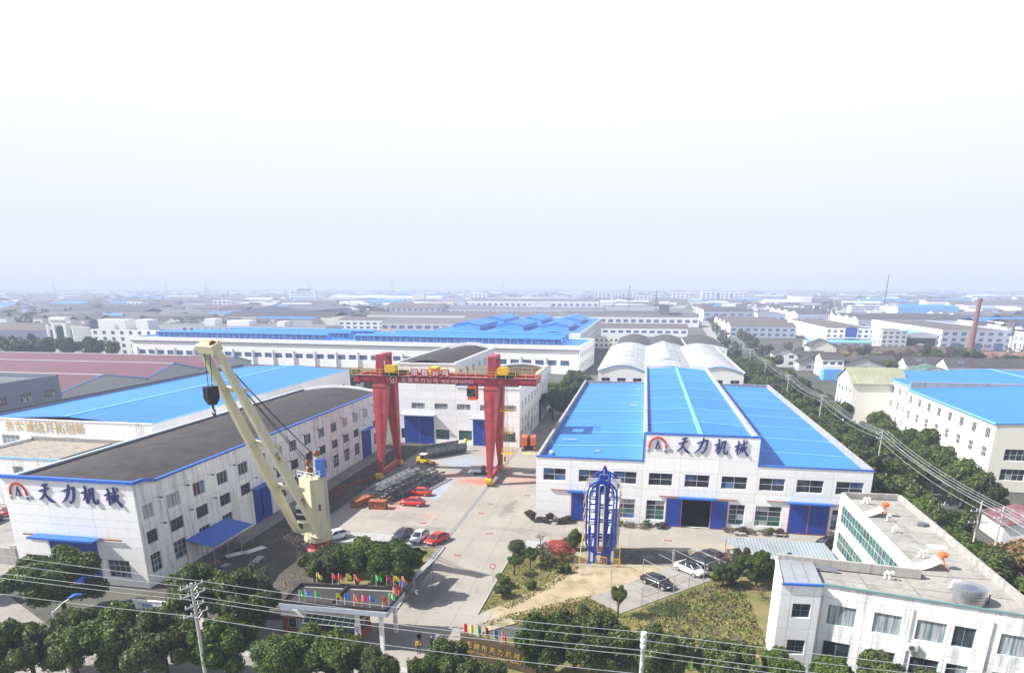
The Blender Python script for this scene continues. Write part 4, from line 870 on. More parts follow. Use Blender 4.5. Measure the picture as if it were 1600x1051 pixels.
# ------------------------------------------------------------------ cream ship crane
sc = Thing('ship_crane', 'tall cream ship deck crane with twin beam boom leaning left', 'crane', (-46, 88.2, 0))
d2 = Vector((-.37, -.93, 0)).normalized(); s2 = Vector((.93, -.37, 0)).normalized(); Cb = Vector((-45.9, 88.3, 0))
sc.part('base_ring', MB().tube([Cb, Cb + Vector((0, 0, .3)), Cb + Vector((0, 0, 1.3))], [2.1, 1.85, 1.85], 20), M['red_steel'])
b = MB(); n = 20
def ringpts(r, z, sq):
    out = []
    for k in range(n):
        a = 2 * math.pi * k / n; c, s_ = math.cos(a), math.sin(a)
        mxx = max(abs(c), abs(s_)); rr = r * ((1 - sq) + sq / mxx); p = Cb + d2 * (c * rr) + s2 * (s_ * rr); out.append((p.x, p.y, z))
    return out
rings = [ringpts(1.95, 1.3, 0), ringpts(1.95, 3.2, 0), ringpts(1.7, 4.4, .85), ringpts(1.55, 10.8, 1.0)]
b.v = [p for r_ in rings for p in r_]
for i in range(3):
    for k in range(n): b.f.append((i * n + k, i * n + (k + 1) % n, (i + 1) * n + (k + 1) % n, (i + 1) * n + k)); b.mi.append(0)
b.f.append(tuple(3 * n + k for k in range(n))); b.mi.append(0)
sc.part('column', b, M['cream_steel'])
foot = Cb + d2 * 1.6 + Vector((0, 0, 2.6)); head = Vector((-51.2, 75.7, 29.8))
bl = (head - foot); bdir = bl.normalized(); up2 = s2.cross(bdir).normalized()
def bp(f, side, off=0., half=None):
    w = (2.6 * (1 - f) + 1.4 * f) if half is None else half
    return foot + bl * f + s2 * (side * w) + up2 * off
for side in (-1, 1):
    q = MB(); N = 6
    for i in range(N):
        f0, f1 = i / N, (i + 1) / N
        hs = lambda f: .42 + .22 * math.sin(math.pi * min(1, f * 1.05 + .05)); th_ = .34
        v = []
        for f in (f0, f1):
            p = bp(f, side); h = hs(f)
            v += [p - s2 * th_ - up2 * h, p + s2 * th_ - up2 * h, p + s2 * th_ + up2 * h, p - s2 * th_ + up2 * h]
        q.add(v, [(0, 1, 5, 4), (1, 2, 6, 5), (2, 3, 7, 6), (3, 0, 4, 7)] + ([(0, 3, 2, 1)] if i == 0 else []) + ([(4, 5, 6, 7)] if i == N - 1 else []))
    bo = sc.part('boom_beam', q, M['cream_steel'])
for f in (.27, .52, .80):
    q = MB(); w = 2.6 * (1 - f) + 1.4 * f
    for side in (-1, 1): q.bar(bp(f, side, -.9) , bp(f, side * .45, -.5, w), .55, .4); q.bar(bp(f, side, -1.0) + s2 * side * .5, bp(f, side, -.5) + s2 * side * .3, .5, .35)
    q.bar(bp(f, -.5, -.55, w), bp(f, .5, -.55, w), .9, .4)
    sc.part('cross_link', q, M['cream_steel'])
ax = foot; sc.part('boom_axle', MB().bar(bp(0, -1.12), bp(0, 1.12), .55, .55).bar(Cb + Vector((0, 0, 2.0)), foot, 1.6, 1.2), M['cream_steel'])
hX = Matrix((( s2.x, up2.x, bdir.x, head.x), (s2.y, up2.y, bdir.y, head.y), (s2.z, up2.z, bdir.z, head.z), (0, 0, 0, 1)))
hd = sc.part('boom_head', MB().box((-1.65, -.75, -.3), (1.65, .6, .7)).box((-1.7, -.8, .7), (1.7, -.5, .9)), M['cream_steel'], hX)
sub(hd, 'sheave_slot', MB().box((-1.1, -.78, -.1), (.4, -.752, .1)).box((-1.1, -.78, .3), (.4, -.752, .5)).box((-1.1, -.4, .70), (.4, -.15, .72)).box((-1.1, .1, .70), (.4, .35, .72)), M['yellow']); sub(hd, 'sheave', MB().tube([(1.0, -.1, .7), (1.25, -.1, .7)], .45, 14), M['rust'])
tip = head + bdir * .4 - up2 * .2
hk = Vector((tip.x - .3, tip.y - .3, 23.2))
cbm = MB()
for o_ in (-.55, .55): cbm.tube([tip + s2 * (o_ - .4) , Vector((hk.x, hk.y, 25.4)) + s2 * o_ * .7], .05, 5)
sc.part('hoist_rope', cbm, M['cable'])
q = MB()
for o_ in (-.28, .28):
    c_ = hk + s2 * o_; P2 = lambda x, z: c_ + d2 * x + Vector((0, 0, z))
    q.add([P2(x, z) - s2 * .15 for x, z in ((-.8, 2.2), (.8, 2.2), (.85, .9), (.35, 0), (-.35, 0), (-.85, .9))] + [P2(x, z) + s2 * .15 for x, z in ((-.8, 2.2), (.8, 2.2), (.85, .9), (.35, 0), (-.35, 0), (-.85, .9))], [(0, 1, 2, 3, 4, 5), (11, 10, 9, 8, 7, 6)] + [(i, (i + 1) % 6, 6 + (i + 1) % 6, 6 + i) for i in range(6)])
q.bar(hk + Vector((0, 0, 1.2)) - s2 * .45, hk + Vector((0, 0, 1.2)) + s2 * .45, 1.4, 1.6)
sc.part('hook_block', q, M['black'])
hp = [hk + Vector((0, 0, z)) + s2 * x for x, z in ((0, .1), (0, -.45), (.28, -.8), (.3, -1.1), (.05, -1.35), (-.22, -1.2), (-.28, -.95))]
sc.part('hook', MB().tube(hp, [.13, .13, .14, .15, .14, .11, .05], 8), M['black'])
for z in (4.4, 7.6): 
    q = MB(); q.v = ringpts(1.72 if z < 5 else 1.64, z, .85 if z < 5 else .92) + ringpts(1.72 if z < 5 else 1.64, z + .1, .85 if z < 5 else .92)
    for k in range(n): q.f.append((k, (k + 1) % n, n + (k + 1) % n, n + k)); q.mi.append(0)
    sc.part('flange_band', q, M['cream_steel'])
q = MB(); L0 = Cb + s2 * 1.72 - d2 * .9
for k in range(22): q.bar(L0 + Vector((0, 0, 1.6 + .42 * k)) - d2 * .22, L0 + Vector((0, 0, 1.6 + .42 * k)) + d2 * .22, .045)
for e_ in (-.22, .22): q.bar(L0 + d2 * e_ + Vector((0, 0, 1.4)), L0 + d2 * e_ + Vector((0, 0, 11.6)), .055)
sc.part('column_ladder', q, M['galv']); sc.part('hatch', MB().bar(Cb + s2 * 1.63 + d2 * .7 + Vector((0, 0, 6.2)), Cb + s2 * 1.63 + d2 * .7 + Vector((0, 0, 7.1)), .6, .12), M['frame_dark'])
top = Cb + Vector((0, 0, 10.8))
q = MB(); q.bar(top - s2 * .9 + d2 * .4, top - s2 * .6 - d2 * .2 + Vector((0, 0, 2.0)), .5, .3); q.bar(top + s2 * .5, top + s2 * .5 - d2 * .6 + Vector((0, 0, 3.2)), .5, .3); q.bar(top - s2 * 1.4, top + s2 * 1.4, .5, .6); sc.part('top_frame', q, M['cream_steel'])
for pt in (top - s2 * .6 + Vector((0, 0, 2.0)), top + s2 * .5 - d2 * .7 + Vector((0, 0, 3.4)), top - s2 * .2 + d2 * .3 + Vector((0, 0, 1.0))): sc.part('sheave', MB().tube([pt - s2 * .2, pt + s2 * .2], .5, 14), M['rust'])
sc.part('control_cabinet', MB().bar(top + s2 * 1.1 - d2 * .7 + Vector((0, 0, .1)), top + s2 * 1.1 - d2 * .7 + Vector((0, 0, 2.7)), 1.1, 1.0), M['blue_trim'])
q = MB()
for z in (.6, 1.1): q.bar(top + s2 * 1.5 + d2 * 1.4 + Vector((0, 0, z)), top + s2 * 1.5 - d2 * 1.4 + Vector((0, 0, z)), .06).bar(top - s2 * 1.5 + d2 * 1.4 + Vector((0, 0, z)), top + s2 * 1.5 + d2 * 1.4 + Vector((0, 0, z)), .06)
for k in range(5): q.bar(top + s2 * 1.5 + d2 * (1.4 - .7 * k), top + s2 * 1.5 + d2 * (1.4 - .7 * k) + Vector((0, 0, 1.1)), .06).bar(top + d2 * 1.4 + s2 * (1.5 - .75 * k), top + d2 * 1.4 + s2 * (1.5 - .75 * k) + Vector((0, 0, 1.1)), .06)
sc.part('guard_rail', q, M['white_paint'])
cbp = Cb + d2 * 2.1 - s2 * .1 + Vector((0, 0, 4.6))
cm_ = sc.part('operator_cab', MB().bar(cbp, cbp + Vector((0, 0, 2.6)), 1.5, 1.5), M['white_paint']); link('cab_window', MB().bar(cbp + Vector((0, 0, .5)) + d2 * .05 + s2 * .05, cbp + Vector((0, 0, 1.2)) + d2 * .05 + s2 * .05, 1.52, 1.52).bar(cbp + Vector((0, 0, 1.5)) + d2 * .05 + s2 * .05, cbp + Vector((0, 0, 2.1)) + d2 * .05 + s2 * .05, 1.52, 1.52).mesh('cab_window', M['glass']), cm_, sc.inv.inverted() @ I4 if False else I4)
q = MB()
for k, (o_, z) in enumerate(((-.6, 2.4), (-.2, 2.0), (.3, 3.6), (.6, 3.5), (0, 1.2))):
    a = top + s2 * o_ + Vector((0, 0, z)); c = tip + s2 * o_ * .8 - up2 * -.1
    q.tube([a, a.lerp(c, .35) - Vector((0, 0, .35)), a.lerp(c, .7) - Vector((0, 0, .3)), c], .045, 5)
sc.part('luffing_rope', q, M['cable'])
# letters along the camera-side beam
tX = Matrix(((-bdir.x, s2.x, up2.x, 0), (-bdir.y, s2.y, up2.y, 0), (-bdir.z, s2.z, up2.z, 0), (0, 0, 0, 1)))
for f0, s_ in ((.50, '无锡市天力机械'), (.24, '船用吊机')):
    P = bp(f0, 1) + s2 * .37 - up2 * .25
    text(sc, s_, Matrix.Translation(P) @ tX, .62, 'rust', 'boom_lettering')

# ------------------------------------------------------------------ blue rotary parking tower
pt_ = Thing('parking_tower', 'royal blue rotary parking tower with stacked grey cages in front of the hall', 'parking tower', (-4.3, 92, 0))
def stadium(cx, w, z0, z1, y, n=10):
    r = w / 2; P = []
    for k in range(n + 1): a = math.pi * k / n; P.append((cx + r * math.cos(a), y, z1 - r + r * math.sin(a)))
    for k in range(n + 1): a = math.pi + math.pi * k / n; P.append((cx + r * math.cos(a), y, z0 + r + r * math.sin(a)))
    P.append(P[0]); return P
for y in (89.4, 95.0):
    pt_.part('guide_ring', MB().tube(stadium(-4.3, 4.3, 1.5, 12.9, y), .15, 6), M['blue_steel']); pt_.part('guide_ring', MB().tube(stadium(-4.3, 3.5, 1.9, 12.5, y + .05), .11, 6), M['blue_steel'])
    for x in (-5.0, -3.6): pt_.part('column', MB().box((x - .27, y - .2, .05), (x + .27, y + .2, 12.6)), M['blue_steel'])
    for x in (-5.85, -2.75):
        pt_.part('post', MB().box((x - .13, y - .13, .05), (x + .13, y + .13, 5.9)).box((x - .3, y - .3, .04), (x + .3, y + .3, .14)), M['blue_steel'])
    for z in (2.1, 4.6, 6.9, 9.2, 11.2): pt_.part('cross_beam', MB().box((-5.9, y - .1, z), (-2.7, y + .1, z + .2)), M['blue_steel'])
    pt_.part('sprocket', MB().tube([(-4.3, y - .12, 12.3), (-4.3, y + .12, 12.3)], .85, 18), M['blue_steel'])
    q = MB().add([(-4.75, y, 12.9), (-3.85, y, 12.9), (-4.15, y, 13.7), (-4.45, y, 13.7)] + [(-4.75, y + .15, 12.9), (-3.85, y + .15, 12.9), (-4.15, y + .15, 13.7), (-4.45, y + .15, 13.7)], [(0, 1, 2, 3), (7, 6, 5, 4), (1, 5, 6, 2), (0, 3, 7, 4)]); pt_.part('peak_plate', q, M['blue_steel'])
for x in (-5.0, -3.6, -6.4, -2.2):
    for z in (3.0, 12.4) if abs(x + 4.3) < 1 else (3.2, 10.9): pt_.part('long_beam', MB().box((x - .1, 89.6, z), (x + .1, 94.8, z + .18)), M['blue_steel'])
pt_.part('drive_chain', MB().tube(stadium(-4.3, .8, 2.0, 12.4, 89.15), .08, 5), M['galv']); pt_.part('peak_light', MB().bar((-4.3, 92, 12.9), (-4.3, 92, 13.9), .22).bar((-4.9, 92, 13.2), (-3.7, 92, 13.2), .12), M['galv']); pt_.part('motor', MB().box((-4.6, 89.0, 2.2), (-4.0, 89.3, 2.9)), M['rust'])
for k in range(5):
    z = 2.5 + 1.95 * k
    for sgn in (-1, 1):
        x0, x1 = sorted((-4.3 + sgn * 1.0, -4.3 + sgn * 2.45))
        cgo = pt_.part('cage_platform', MB().box((x0, 89.7, z), (x1, 94.7, z + .12)).box((x0, 94.4, z), (x1, 94.5, z + 1.6)), M['pallet'])
        q = MB(); xo = -4.3 + sgn * 2.5
        for y in (89.7, 91.9, 94.6): q.tube([(xo, y, z + .1), (xo + sgn * .15, y, z + .5), (xo + sgn * .15, y, z + 1.3), (xo - sgn * .2, y, z + 1.7)], .05, 5)
        q.tube([(xo + sgn * .15, 89.7, z + 1.0), (xo + sgn * .15, 94.6, z + 1.0)], .045, 5)
        link('safety_hoop', q.mesh('safety_hoop', M['yellow']), cgo, I4)
        for y in (89.65,):
            pt_.part('hanger', MB().add([(-4.3 + sgn * .7, y, z + 1.72), (-4.3 + sgn * 1.7, y, z + 1.6), (-4.3 + sgn * .7, y, z + 1.5), (-4.3 + sgn * .7, y + .2, z + 1.72), (-4.3 + sgn * 1.7, y + .2, z + 1.6), (-4.3 + sgn * .7, y + .2, z + 1.5)], [(0, 1, 2), (5, 4, 3), (0, 3, 4, 1), (1, 4, 5, 2)]), M['black'])
for k in range(8): pt_.part('side_rung', MB().box((-6.5, 89.35, 3 + 1.1 * k), (-5.9, 89.42, 3.07 + 1.1 * k)).box((-2.7, 89.35, 3 + 1.1 * k), (-2.1, 89.42, 3.07 + 1.1 * k)), M['blue_steel'])
for (xa, xb, y) in ((-7.4, -6.2, 88.7), (-4.9, -3.2, 89.0), (-2.5, -1.2, 88.6)):
    q = MB().bar((xa, y, 1.25), (xb, y, 1.25), .07).bar((xa, y, .15), (xb, y, .15), .07)
    for i in range(8): q.bar((xa + (xb - xa) * i / 7, y, .1), (xa + (xb - xa) * i / 7, y, 1.25), .05)
    pt_.part('guard_fence', q, M['yellow'])
pt_.o.scale = (.93, .95, .93)
pt_.part('guard_post', MB().bar((-7.3, 88.7, .05), (-7.0, 90.5, 4.2), .1).bar((-1.3, 88.6, .05), (-1.3, 88.7, 3.8), .1), M['yellow'])

# ------------------------------------------------------------------ gatehouse
gh = Thing('gatehouse', 'small gatehouse with dark flat canopy roof on white columns, dressed with flags', 'gatehouse', (-31, 63, 0))
RP = [(-36.4, 60.7), (-24.8, 60.8), (-24.7, 65.7), (-25.9, 66.1), (-36.6, 65.3)]
gh.part('roof_slab', MB().prism(RP, 4.45, 4.75), M['conc_wall'])
gh.part('roof_felt', MB().prism([(-36.1, 61.1), (-31.3, 61.2), (-31.3, 65.2), (-36.2, 64.9)], 4.75, 4.79), M['felt']); gh.part('roof_felt', MB().prism([(-30.9, 61.2), (-25.2, 61.2), (-25.1, 65.4), (-26, 65.6), (-30.9, 65.2)], 4.75, 4.79), M['felt'])
b = MB()
for i in range(5): b.bar((*RP[i], 4.95 + .003 * i), (*RP[(i + 1) % 5], 4.95 + .003 * i), .35, .42)
b.bar((-31.1, 60.9, 4.9), (-31.1, 65.5, 4.9), .25, .3); gh.part('parapet', b, M['felt'])
b = MB().bar((-36.6, 60.5, 4.55), (-24.6, 60.58, 4.55), .12, .55).bar((-24.55, 60.6, 4.555), (-24.45, 65.7, 4.555), .12, .55); gh.part('fascia', b, M['blue_grey'])
for x, y in ((-25.55, 61.3), (-25.5, 65.3), (-28.2, 61.3)): gh.part('column', MB().box((x - .2, y - .2, 0), (x + .2, y + .2, 4.45)), M['white_clean'])
facade(gh, (-37.4, 62.0), (-28.6, 62.0), 0, 3.3, [(.6, 2.6, 1.1, 2.4, 2, 1, 'frame', 'glass', True), (3.2, 4.2, .05, 2.4, 1, 1, 'white_paint', 'white_paint', True), (4.5, 8.5, 1.15, 2.4, 4, 1, 'frame_dark', 'glass', True)], 'brick')
facade(gh, (-28.6, 62.0), (-28.6, 65.5), 0, 3.3, [(.6, 2.9, 1.15, 2.5, 2, 1, 'frame_dark', 'glass', True)], 'brick')
gh.part('wall_band', MB().box((-37.45, 61.9, 2.62), (-28.55, 61.99, 3.3)), M['white_paint'])
gh.part('back_wall', MB().box((-37.4, 65.3, 0), (-28.9, 65.5, 3.3)).box((-37.4, 62.3, 0), (-37.2, 65.3, 3.3)), M['brick']); gh.part('room_roof', MB().box((-37.5, 61.9, 3.3), (-28.5, 65.6, 3.45)), M['white_paint'])
br = M['brick']
for i in range(9):
    for j in range(2): gh.part('brick_panel', MB().box((-37.4 + .977 * i + .01, 61.93, .1 + .45 * j), (-37.4 + .977 * (i + 1) - .01, 61.985, .53 + .45 * j)), br)
gh.part('brick_pier', MB().box((-28.6, 61.5, 0), (-28.45, 65.4, 1.0)), br)
q = MB()
for k in range(8): q.quad((-34.4 + .75 * k + .04, 62.0, 3.15), (-34.4 + .75 * (k + 1) - .04, 62.0, 3.15), (-34.4 + .75 * (k + 1) - .04, 60.9, 2.55), (-34.4 + .75 * k + .04, 60.9, 2.55))
gh.part('awning', q, M['green_roof']); q = MB()
for k in range(9): q.bar((-34.4 + .75 * k, 62.0, 3.17), (-34.4 + .75 * k, 60.88, 2.56), .06)
q.bar((-34.4, 60.88, 2.55), (-28.4, 60.88, 2.55), .06); gh.part('awning_frame', q, M['white_paint'])
gh.part('name_board', MB().box((-28.48, 60.98, .9), (-27.95, 61.06, 3.0)), M['white_paint'])
text(gh, '门\n卫', fx(-28.42, 60.97, 2.3), .4, 'navy', 'board_lettering'); gh.part('plaque', MB().box((-29.3, 61.9, 2.62), (-28.65, 61.98, 3.0)), M['blue_trim'])
gh.part('brace', MB().bar((-28.2, 61.5, 3.0), (-25.9, 63.4, 4.4), .3, .25), M['conc_wall'])
t = Thing('notice_stand', 'white panel standing on the ground by the gatehouse brick wall', 'panel', (-29.4, 61.2, 0)); t.part('board', MB().box((-30.0, 61.1, .05), (-29.0, 61.16, .95)), M['white_paint']); t.part('foot', MB().box((-29.9, 60.95, 0), (-29.8, 61.3, .06)).box((-29.2, 60.95, 0), (-29.1, 61.3, .06)), M['galv'])
# flags
def flag(x, y, z, colr, label, ph, grp, h=1.4, w=.80, hh=.52, lean=.15):
    t = Thing('flag', label, 'flag', (x, y, z), 0, grp)
    t.part('pole', MB().tube([(x, y, z), (x + lean * .4, y, z + h)], .025, 5), M['white_paint'])
    q = MB(); N = 6
    for i in range(N):
        f = lambda k: (x + lean * .4 + w * (k / N) * (.75 + .15 * math.sin(ph)), y + .12 * math.sin(ph + k * 1.2) - .25 * math.sin(ph) * k / N, -.42 * (k / N) ** 1.4 * (1 + .5 * math.sin(ph * 2)))
        a, c = f(i), f(i + 1)
        q.add([(a[0], a[1], z + h + a[2]), (c[0], c[1], z + h + c[2]), (c[0], c[1], z + h - hh + c[2]), (a[0], a[1], z + h - hh + a[2]), (a[0], a[1] + .02, z + h + a[2]), (c[0], c[1] + .02, z + h + c[2]), (c[0], c[1] + .02, z + h - hh + c[2]), (a[0], a[1] + .02, z + h - hh + a[2])], [(0, 1, 2, 3), (7, 6, 5, 4)])
    t.part('cloth', q, M['flag_' + colr])
ORD = ['leftmost', 'second', 'third', 'fourth', 'fifth', 'sixth', 'seventh', 'eighth', 'ninth', 'tenth']
bk = [(.17, 'yellow'), (.34, 'red'), (.405, 'pink'), (.485, 'yellow'), (.57, 'orange'), (.80, 'green'), (.91, 'pink'), (.985, 'yellow'), (1.07, 'orange')]
for k, (s, c) in enumerate(bk): flag(-36.5 + 10.9 * s, 65.25 + .8 * s, 5.1, c, f'{c} flag, {ORD[k]} from left along the back edge of the gatehouse roof', k * 1.7, 'flags on the gatehouse roof')
fr = [(.16, 'green'), (.22, 'blue'), (.32, 'green'), (.53, 'yellow'), (.61, 'blue'), (.70, 'orange'), (.78, 'pink'), (.855, 'blue'), (.975, 'orange')]
for k, (s, c) in enumerate(fr): flag(-36.2 + 11.4 * s, 60.75, 5.1, c, f'{c} flag, {ORD[k]} from left along the front edge of the gatehouse roof', k * 1.3 + .5, 'flags on the gatehouse roof')
for k, (y, c) in enumerate(((61.8, 'lightgreen'), (63.0, 'orange'), (64.0, 'red'), (65.2, 'blue'))): flag(-24.75, y, 5.1, c, f'{c} flag, {ORD[k] if k else "nearest"} from the front along the right end of the gatehouse roof', k * 2.1, 'flags on the gatehouse roof')
# company name wall
nw = Thing('name_wall', 'brown polished name wall with gold company lettering by the gate', 'sign', (-13, 60.5, 0))
nx0, nx1 = Vector((-17.0, 61.5, 0)), Vector((-8.6, 59.2, 0)); nu = (nx1 - nx0).normalized(); nL = (nx1 - nx0).length; nn = Vector((nu.y, -nu.x, 0))
NX = Matrix(((nu.x, nn.x, 0, nx0.x), (nu.y, nn.y, 0, nx0.y), (0, 0, 1, 0), (0, 0, 0, 1)))
for i in range(7):
    for j in range(3): nw.part('stone_panel', MB().box((nL * i / 7 + .008, -.4, .05 + .88 * j), (nL * (i + 1) / 7 - .008, 0, .05 + .88 * (j + 1) - .012)), M['brass_wall'], NX)
nw.part('wall_core', MB().box((.02, -.38, 0), (nL - .02, -.02, 2.66)), M['felt'], NX)
for k, ch in enumerate('无锡市天力机械制'): text(nw, ch, NX @ Matrix.Translation((.65 + .92 * k, 0, 1.35)), .72, 'gold', 'gold_lettering', .02, .15)
text(nw, 'WUXI  TIANLI  MACHINERY  MANU', NX @ Matrix.Translation((.6, 0, .72)), .40, 'gold', 'gold_lettering', .015)
for k, (s, c) in enumerate(((.3, 'red'), (1.1, 'yellow'), (2.0, 'green'), (2.9, 'pink'), (3.9, 'blue'), (4.8, 'pink'))):
    p = nx0 + nu * s; flag(p.x, p.y + .2, 2.6, c, f'drooping {c} flag, {ORD[k]} from left on top of the brown name wall', k * .9 + 2, 'flags on the name wall', 1.35, .5, 1.0)
gt = Thing('folding_gate', 'steel folding gate drawn back beside the brown name wall', 'gate', (-18.4, 62.2, 0))
for k in range(14):
    x = -19.6 + .19 * k; y = 62.35 - .045 * k
    gt.part('gate_bar', MB().box((x - .03, y - .25, .12), (x + .03, y - .19, 1.45)).box((x - .03, y + .19, .12), (x + .03, y + .25, 1.45)).bar((x, y - .22, 1.4), (x, y + .22, 1.52), .05), M['galv'] if k % 2 else M['rust'])
gt.part('gate_head', MB().box((-19.95, 62.05, .1), (-19.6, 62.75, 1.7)), M['stainless'])
# notice board on legs
nb = Thing('notice_board', 'long roofed notice board on posts beside the entrance lane', 'notice board', (-25.6, 77, 0))
nb.part('roof', MB().add([(-26.9, 74, 2.6), (-25.9, 74, 2.9), (-25.2, 80.3, 2.9), (-26.2, 80.3, 2.6), (-26.9, 74, 2.5), (-25.9, 74, 2.8), (-25.2, 80.3, 2.8), (-26.2, 80.3, 2.5)], [(0, 1, 2, 3), (7, 6, 5, 4), (0, 4, 5, 1), (1, 5, 6, 2), (2, 6, 7, 3), (3, 7, 4, 0)]), M['galv'])
nb.part('board', MB().bar((-26.3, 74.4, 1.75), (-25.7, 80.0, 1.75), .12, .8), M['frame_dark'])
for f in (0, .33, .67, 1): nb.part('post', MB().bar((-26.3 + .6 * f, 74.3 + 5.8 * f, 0), (-26.3 + .6 * f, 74.3 + 5.8 * f, 2.7), .1), M['galv'])

# ------------------------------------------------------------------ cars
CARM = {}
def car(x, y, rz, mat, label, group='parked cars', z=0., roofmat=None):
    key = (mat, roofmat)
    t = Thing('parked_car', label, 'car', (x, y, z), rz, group, world=False)
    if key not in CARM:
        # body shell: stations along length (x forward)
        st = [(-2.30, .62, .42, .78), (-2.22, .80, .30, .93), (-1.7, .88, .24, 1.00), (-.9, .90, .22, .97), (.6, .90, .22, .95), (1.3, .88, .24, .90), (1.9, .83, .28, .80), (2.2, .70, .34, .68), (2.30, .52, .42, .60)]
        b = MB(); n = 8
        for sx_, hw, zl, zt in st:
            b.v += [(sx_, -hw * .92, zl), (sx_, -hw, zl + .18), (sx_, -hw * .985, zt - .14), (sx_, -hw * .86, zt), (sx_, hw * .86, zt), (sx_, hw * .985, zt - .14), (sx_, hw, zl + .18), (sx_, hw * .92, zl)]
        for i in range(len(st) - 1):
            for k in range(n): b.f.append((i * n + k, (i + 1) * n + k, (i + 1) * n + (k + 1) % n, i * n + (k + 1) % n)); b.mi.append(0)
        b.f += [tuple(range(n)), tuple((len(st) - 1) * n + k for k in reversed(range(n)))]; b.mi += [0, 0]
        # cabin roof and pillars
        cb = [(-1.95, .98, .70), (-1.0, 1.40, .56), (.1, 1.44, .58), (.55, 1.36, .58), (1.28, .90, .72)]
        roof = MB(); r_ = [(-1.15, 1.39, .55), (-.5, 1.46, .57), (.1, 1.46, .57), (.5, 1.40, .56)]
        roof.v = [(a, s * w * (1 if e == 0 else .8), zz + (.0 if e == 0 else .03)) for a, zz, w in r_ for s, e in ((-1, 0), (-1, 1), (1, 1), (1, 0))]
        for i in range(3):
            for k in range(3): roof.f.append((i * 4 + k, (i + 1) * 4 + k, (i + 1) * 4 + k + 1, i * 4 + k + 1)); roof.mi.append(0)
        pil = MB()
        for s in (-1, 1):
            for p, q in (((1.28, .76, .90), (.5, .56, 1.40)), ((-.25, .80, .94), (-.3, .57, 1.44)), ((-1.95, .72, .98), (-1.15, .55, 1.40))): pil.bar((p[0], s * p[1], p[2]), (q[0], s * q[1], q[2]), .09, .07)
        g = MB()
        g.quad((1.27, -.70, .90), (1.27, .70, .90), (.5, .53, 1.39), (.5, -.53, 1.39)); g2 = MB().quad((-1.94, .66, .985), (-1.94, -.66, .985), (-1.15, -.52, 1.385), (-1.15, .52, 1.385))
        sw = []
        for s in (-1, 1):
            for a, c, a2, c2 in ((-.22, 1.2, -.27, .46), (-1.85, -.28, -1.1, -.33)):
                sw.append(MB().quad((a, s * .785, .93), (c, s * .77, .90), (c2, s * .565, 1.385), (a2, s * .565, 1.40)).mesh('side_window', M['glass']))
        core = MB().add([(-1.9, -.7, .9), (1.2, -.7, .9), (1.2, .7, .9), (-1.9, .7, .9), (-1.1, -.5, 1.37), (.45, -.5, 1.37), (.45, .5, 1.37), (-1.1, .5, 1.37)], [(0, 1, 5, 4), (1, 2, 6, 5), (2, 3, 7, 6), (3, 0, 4, 7), (4, 5, 6, 7)])
        ty = MB().tube([(0, -.1, 0), (0, .1, 0)], .33, 14).mesh('tyre', M['black']); rm = MB().tube([(0, -.11, 0), (0, .11, 0)], .21, 10).mesh('rim', M['galv'])
        hl = MB().box((2.02, -.14, .56), (2.24, .14, .70)).mesh('headlight', M['lamp']); tl = MB().box((-2.31, -.16, .68), (-2.18, .16, .84)).mesh('tail_light', M['tail'])
        mir = MB().box((.95, -.08, .92), (1.1, .08, 1.04)).mesh('wing_mirror', M[mat])
        CARM[key] = (b.mesh('body', M[mat], True), roof.mesh('roof', M[roofmat or mat], True), pil.mesh('pillar', M[mat]), g.mesh('windscreen', M['glass']), g2.mesh('rear_window', M['glass']), sw, core.mesh('cabin_interior', M['black']), ty, rm, hl, tl, mir, MB().box((2.24, -.35, .40), (2.33, .35, .52)).mesh('grille', M['black']))
    bd_, rf, pl, ws, rw, sw, core, ty, rm, hl, tl, mir, gr = CARM[key]
    for nm, me in (('body', bd_), ('roof', rf), ('pillar', pl), ('windscreen', ws), ('rear_window', rw), ('cabin_interior', core), ('grille', gr)): t.part(nm, me, None)
    for me in sw: t.part('side_window', me, None)
    if 'plate' not in CARM: CARM['plate'] = MB().box((2.325, -.22, .36), (2.34, .22, .47)).box((-2.335, -.22, .60), (-2.315, .22, .71)).mesh('number_plate', M['blue_trim'])
    t.part('number_plate', CARM['plate'], None)
    for wx_ in (-1.4, 1.42):
        for s in (-1, 1):
            w = t.part('wheel', ty, None, Matrix.Translation((wx_, s * .80, .33))); sub(w, 'rim', rm)
    for s in (-1, 1): t.part('headlight', hl, None, Matrix.Translation((0, s * .58, 0))); t.part('tail_light', tl, None, Matrix.Translation((0, s * .6, 0))); t.part('wing_mirror', mir, None, Matrix.Translation((0, s * .98, 0)))
car(-39.4, 116.7, R(176), 'car_red', 'red saloon parked in the yard, the farther of two beside the steel trusses')
car(-38.7, 110.4, R(176), 'car_red', 'red saloon parked in the yard, the nearer of two beside the steel trusses')
car(-29.1, 93.4, R(-112), 'car_red', 'red saloon beside the crane rail at the end of a row of three')
car(-44.9, 91.9, R(-125), 'car_white', 'white saloon parked next to the cream ship crane')
car(-34.8, 94.2, R(-100), 'car_grey', 'dark grey saloon behind the trees, leftmost of a row of three')
car(-32.0, 93.9, R(-95), 'car_silver', 'silver saloon behind the trees between the grey and the red one')
car(3.6, 83.4, R(-38), 'car_black', 'black saloon parked alone on the concrete parking slab', z=.03)
car(8.0, 88.6, R(-44), 'car_white', 'white saloon with black roof on the parking slab', z=.03, roofmat='car_black')
car(9.9, 91.3, R(-42), 'car_black', 'black saloon parked between the white one and the brown one', z=.0)
car(11.7, 93.6, R(-42), 'car_brown', 'dark brown saloon nearest the bare bush on the parking slab', z=.0)
car(29.0, 102.6, R(40), 'car_black', 'black saloon showing its red tail lamps by the right hall door')
car(27.2, 97.0, R(100), 'car_grey', 'dark grey saloon half hidden below the office ribbon windows')
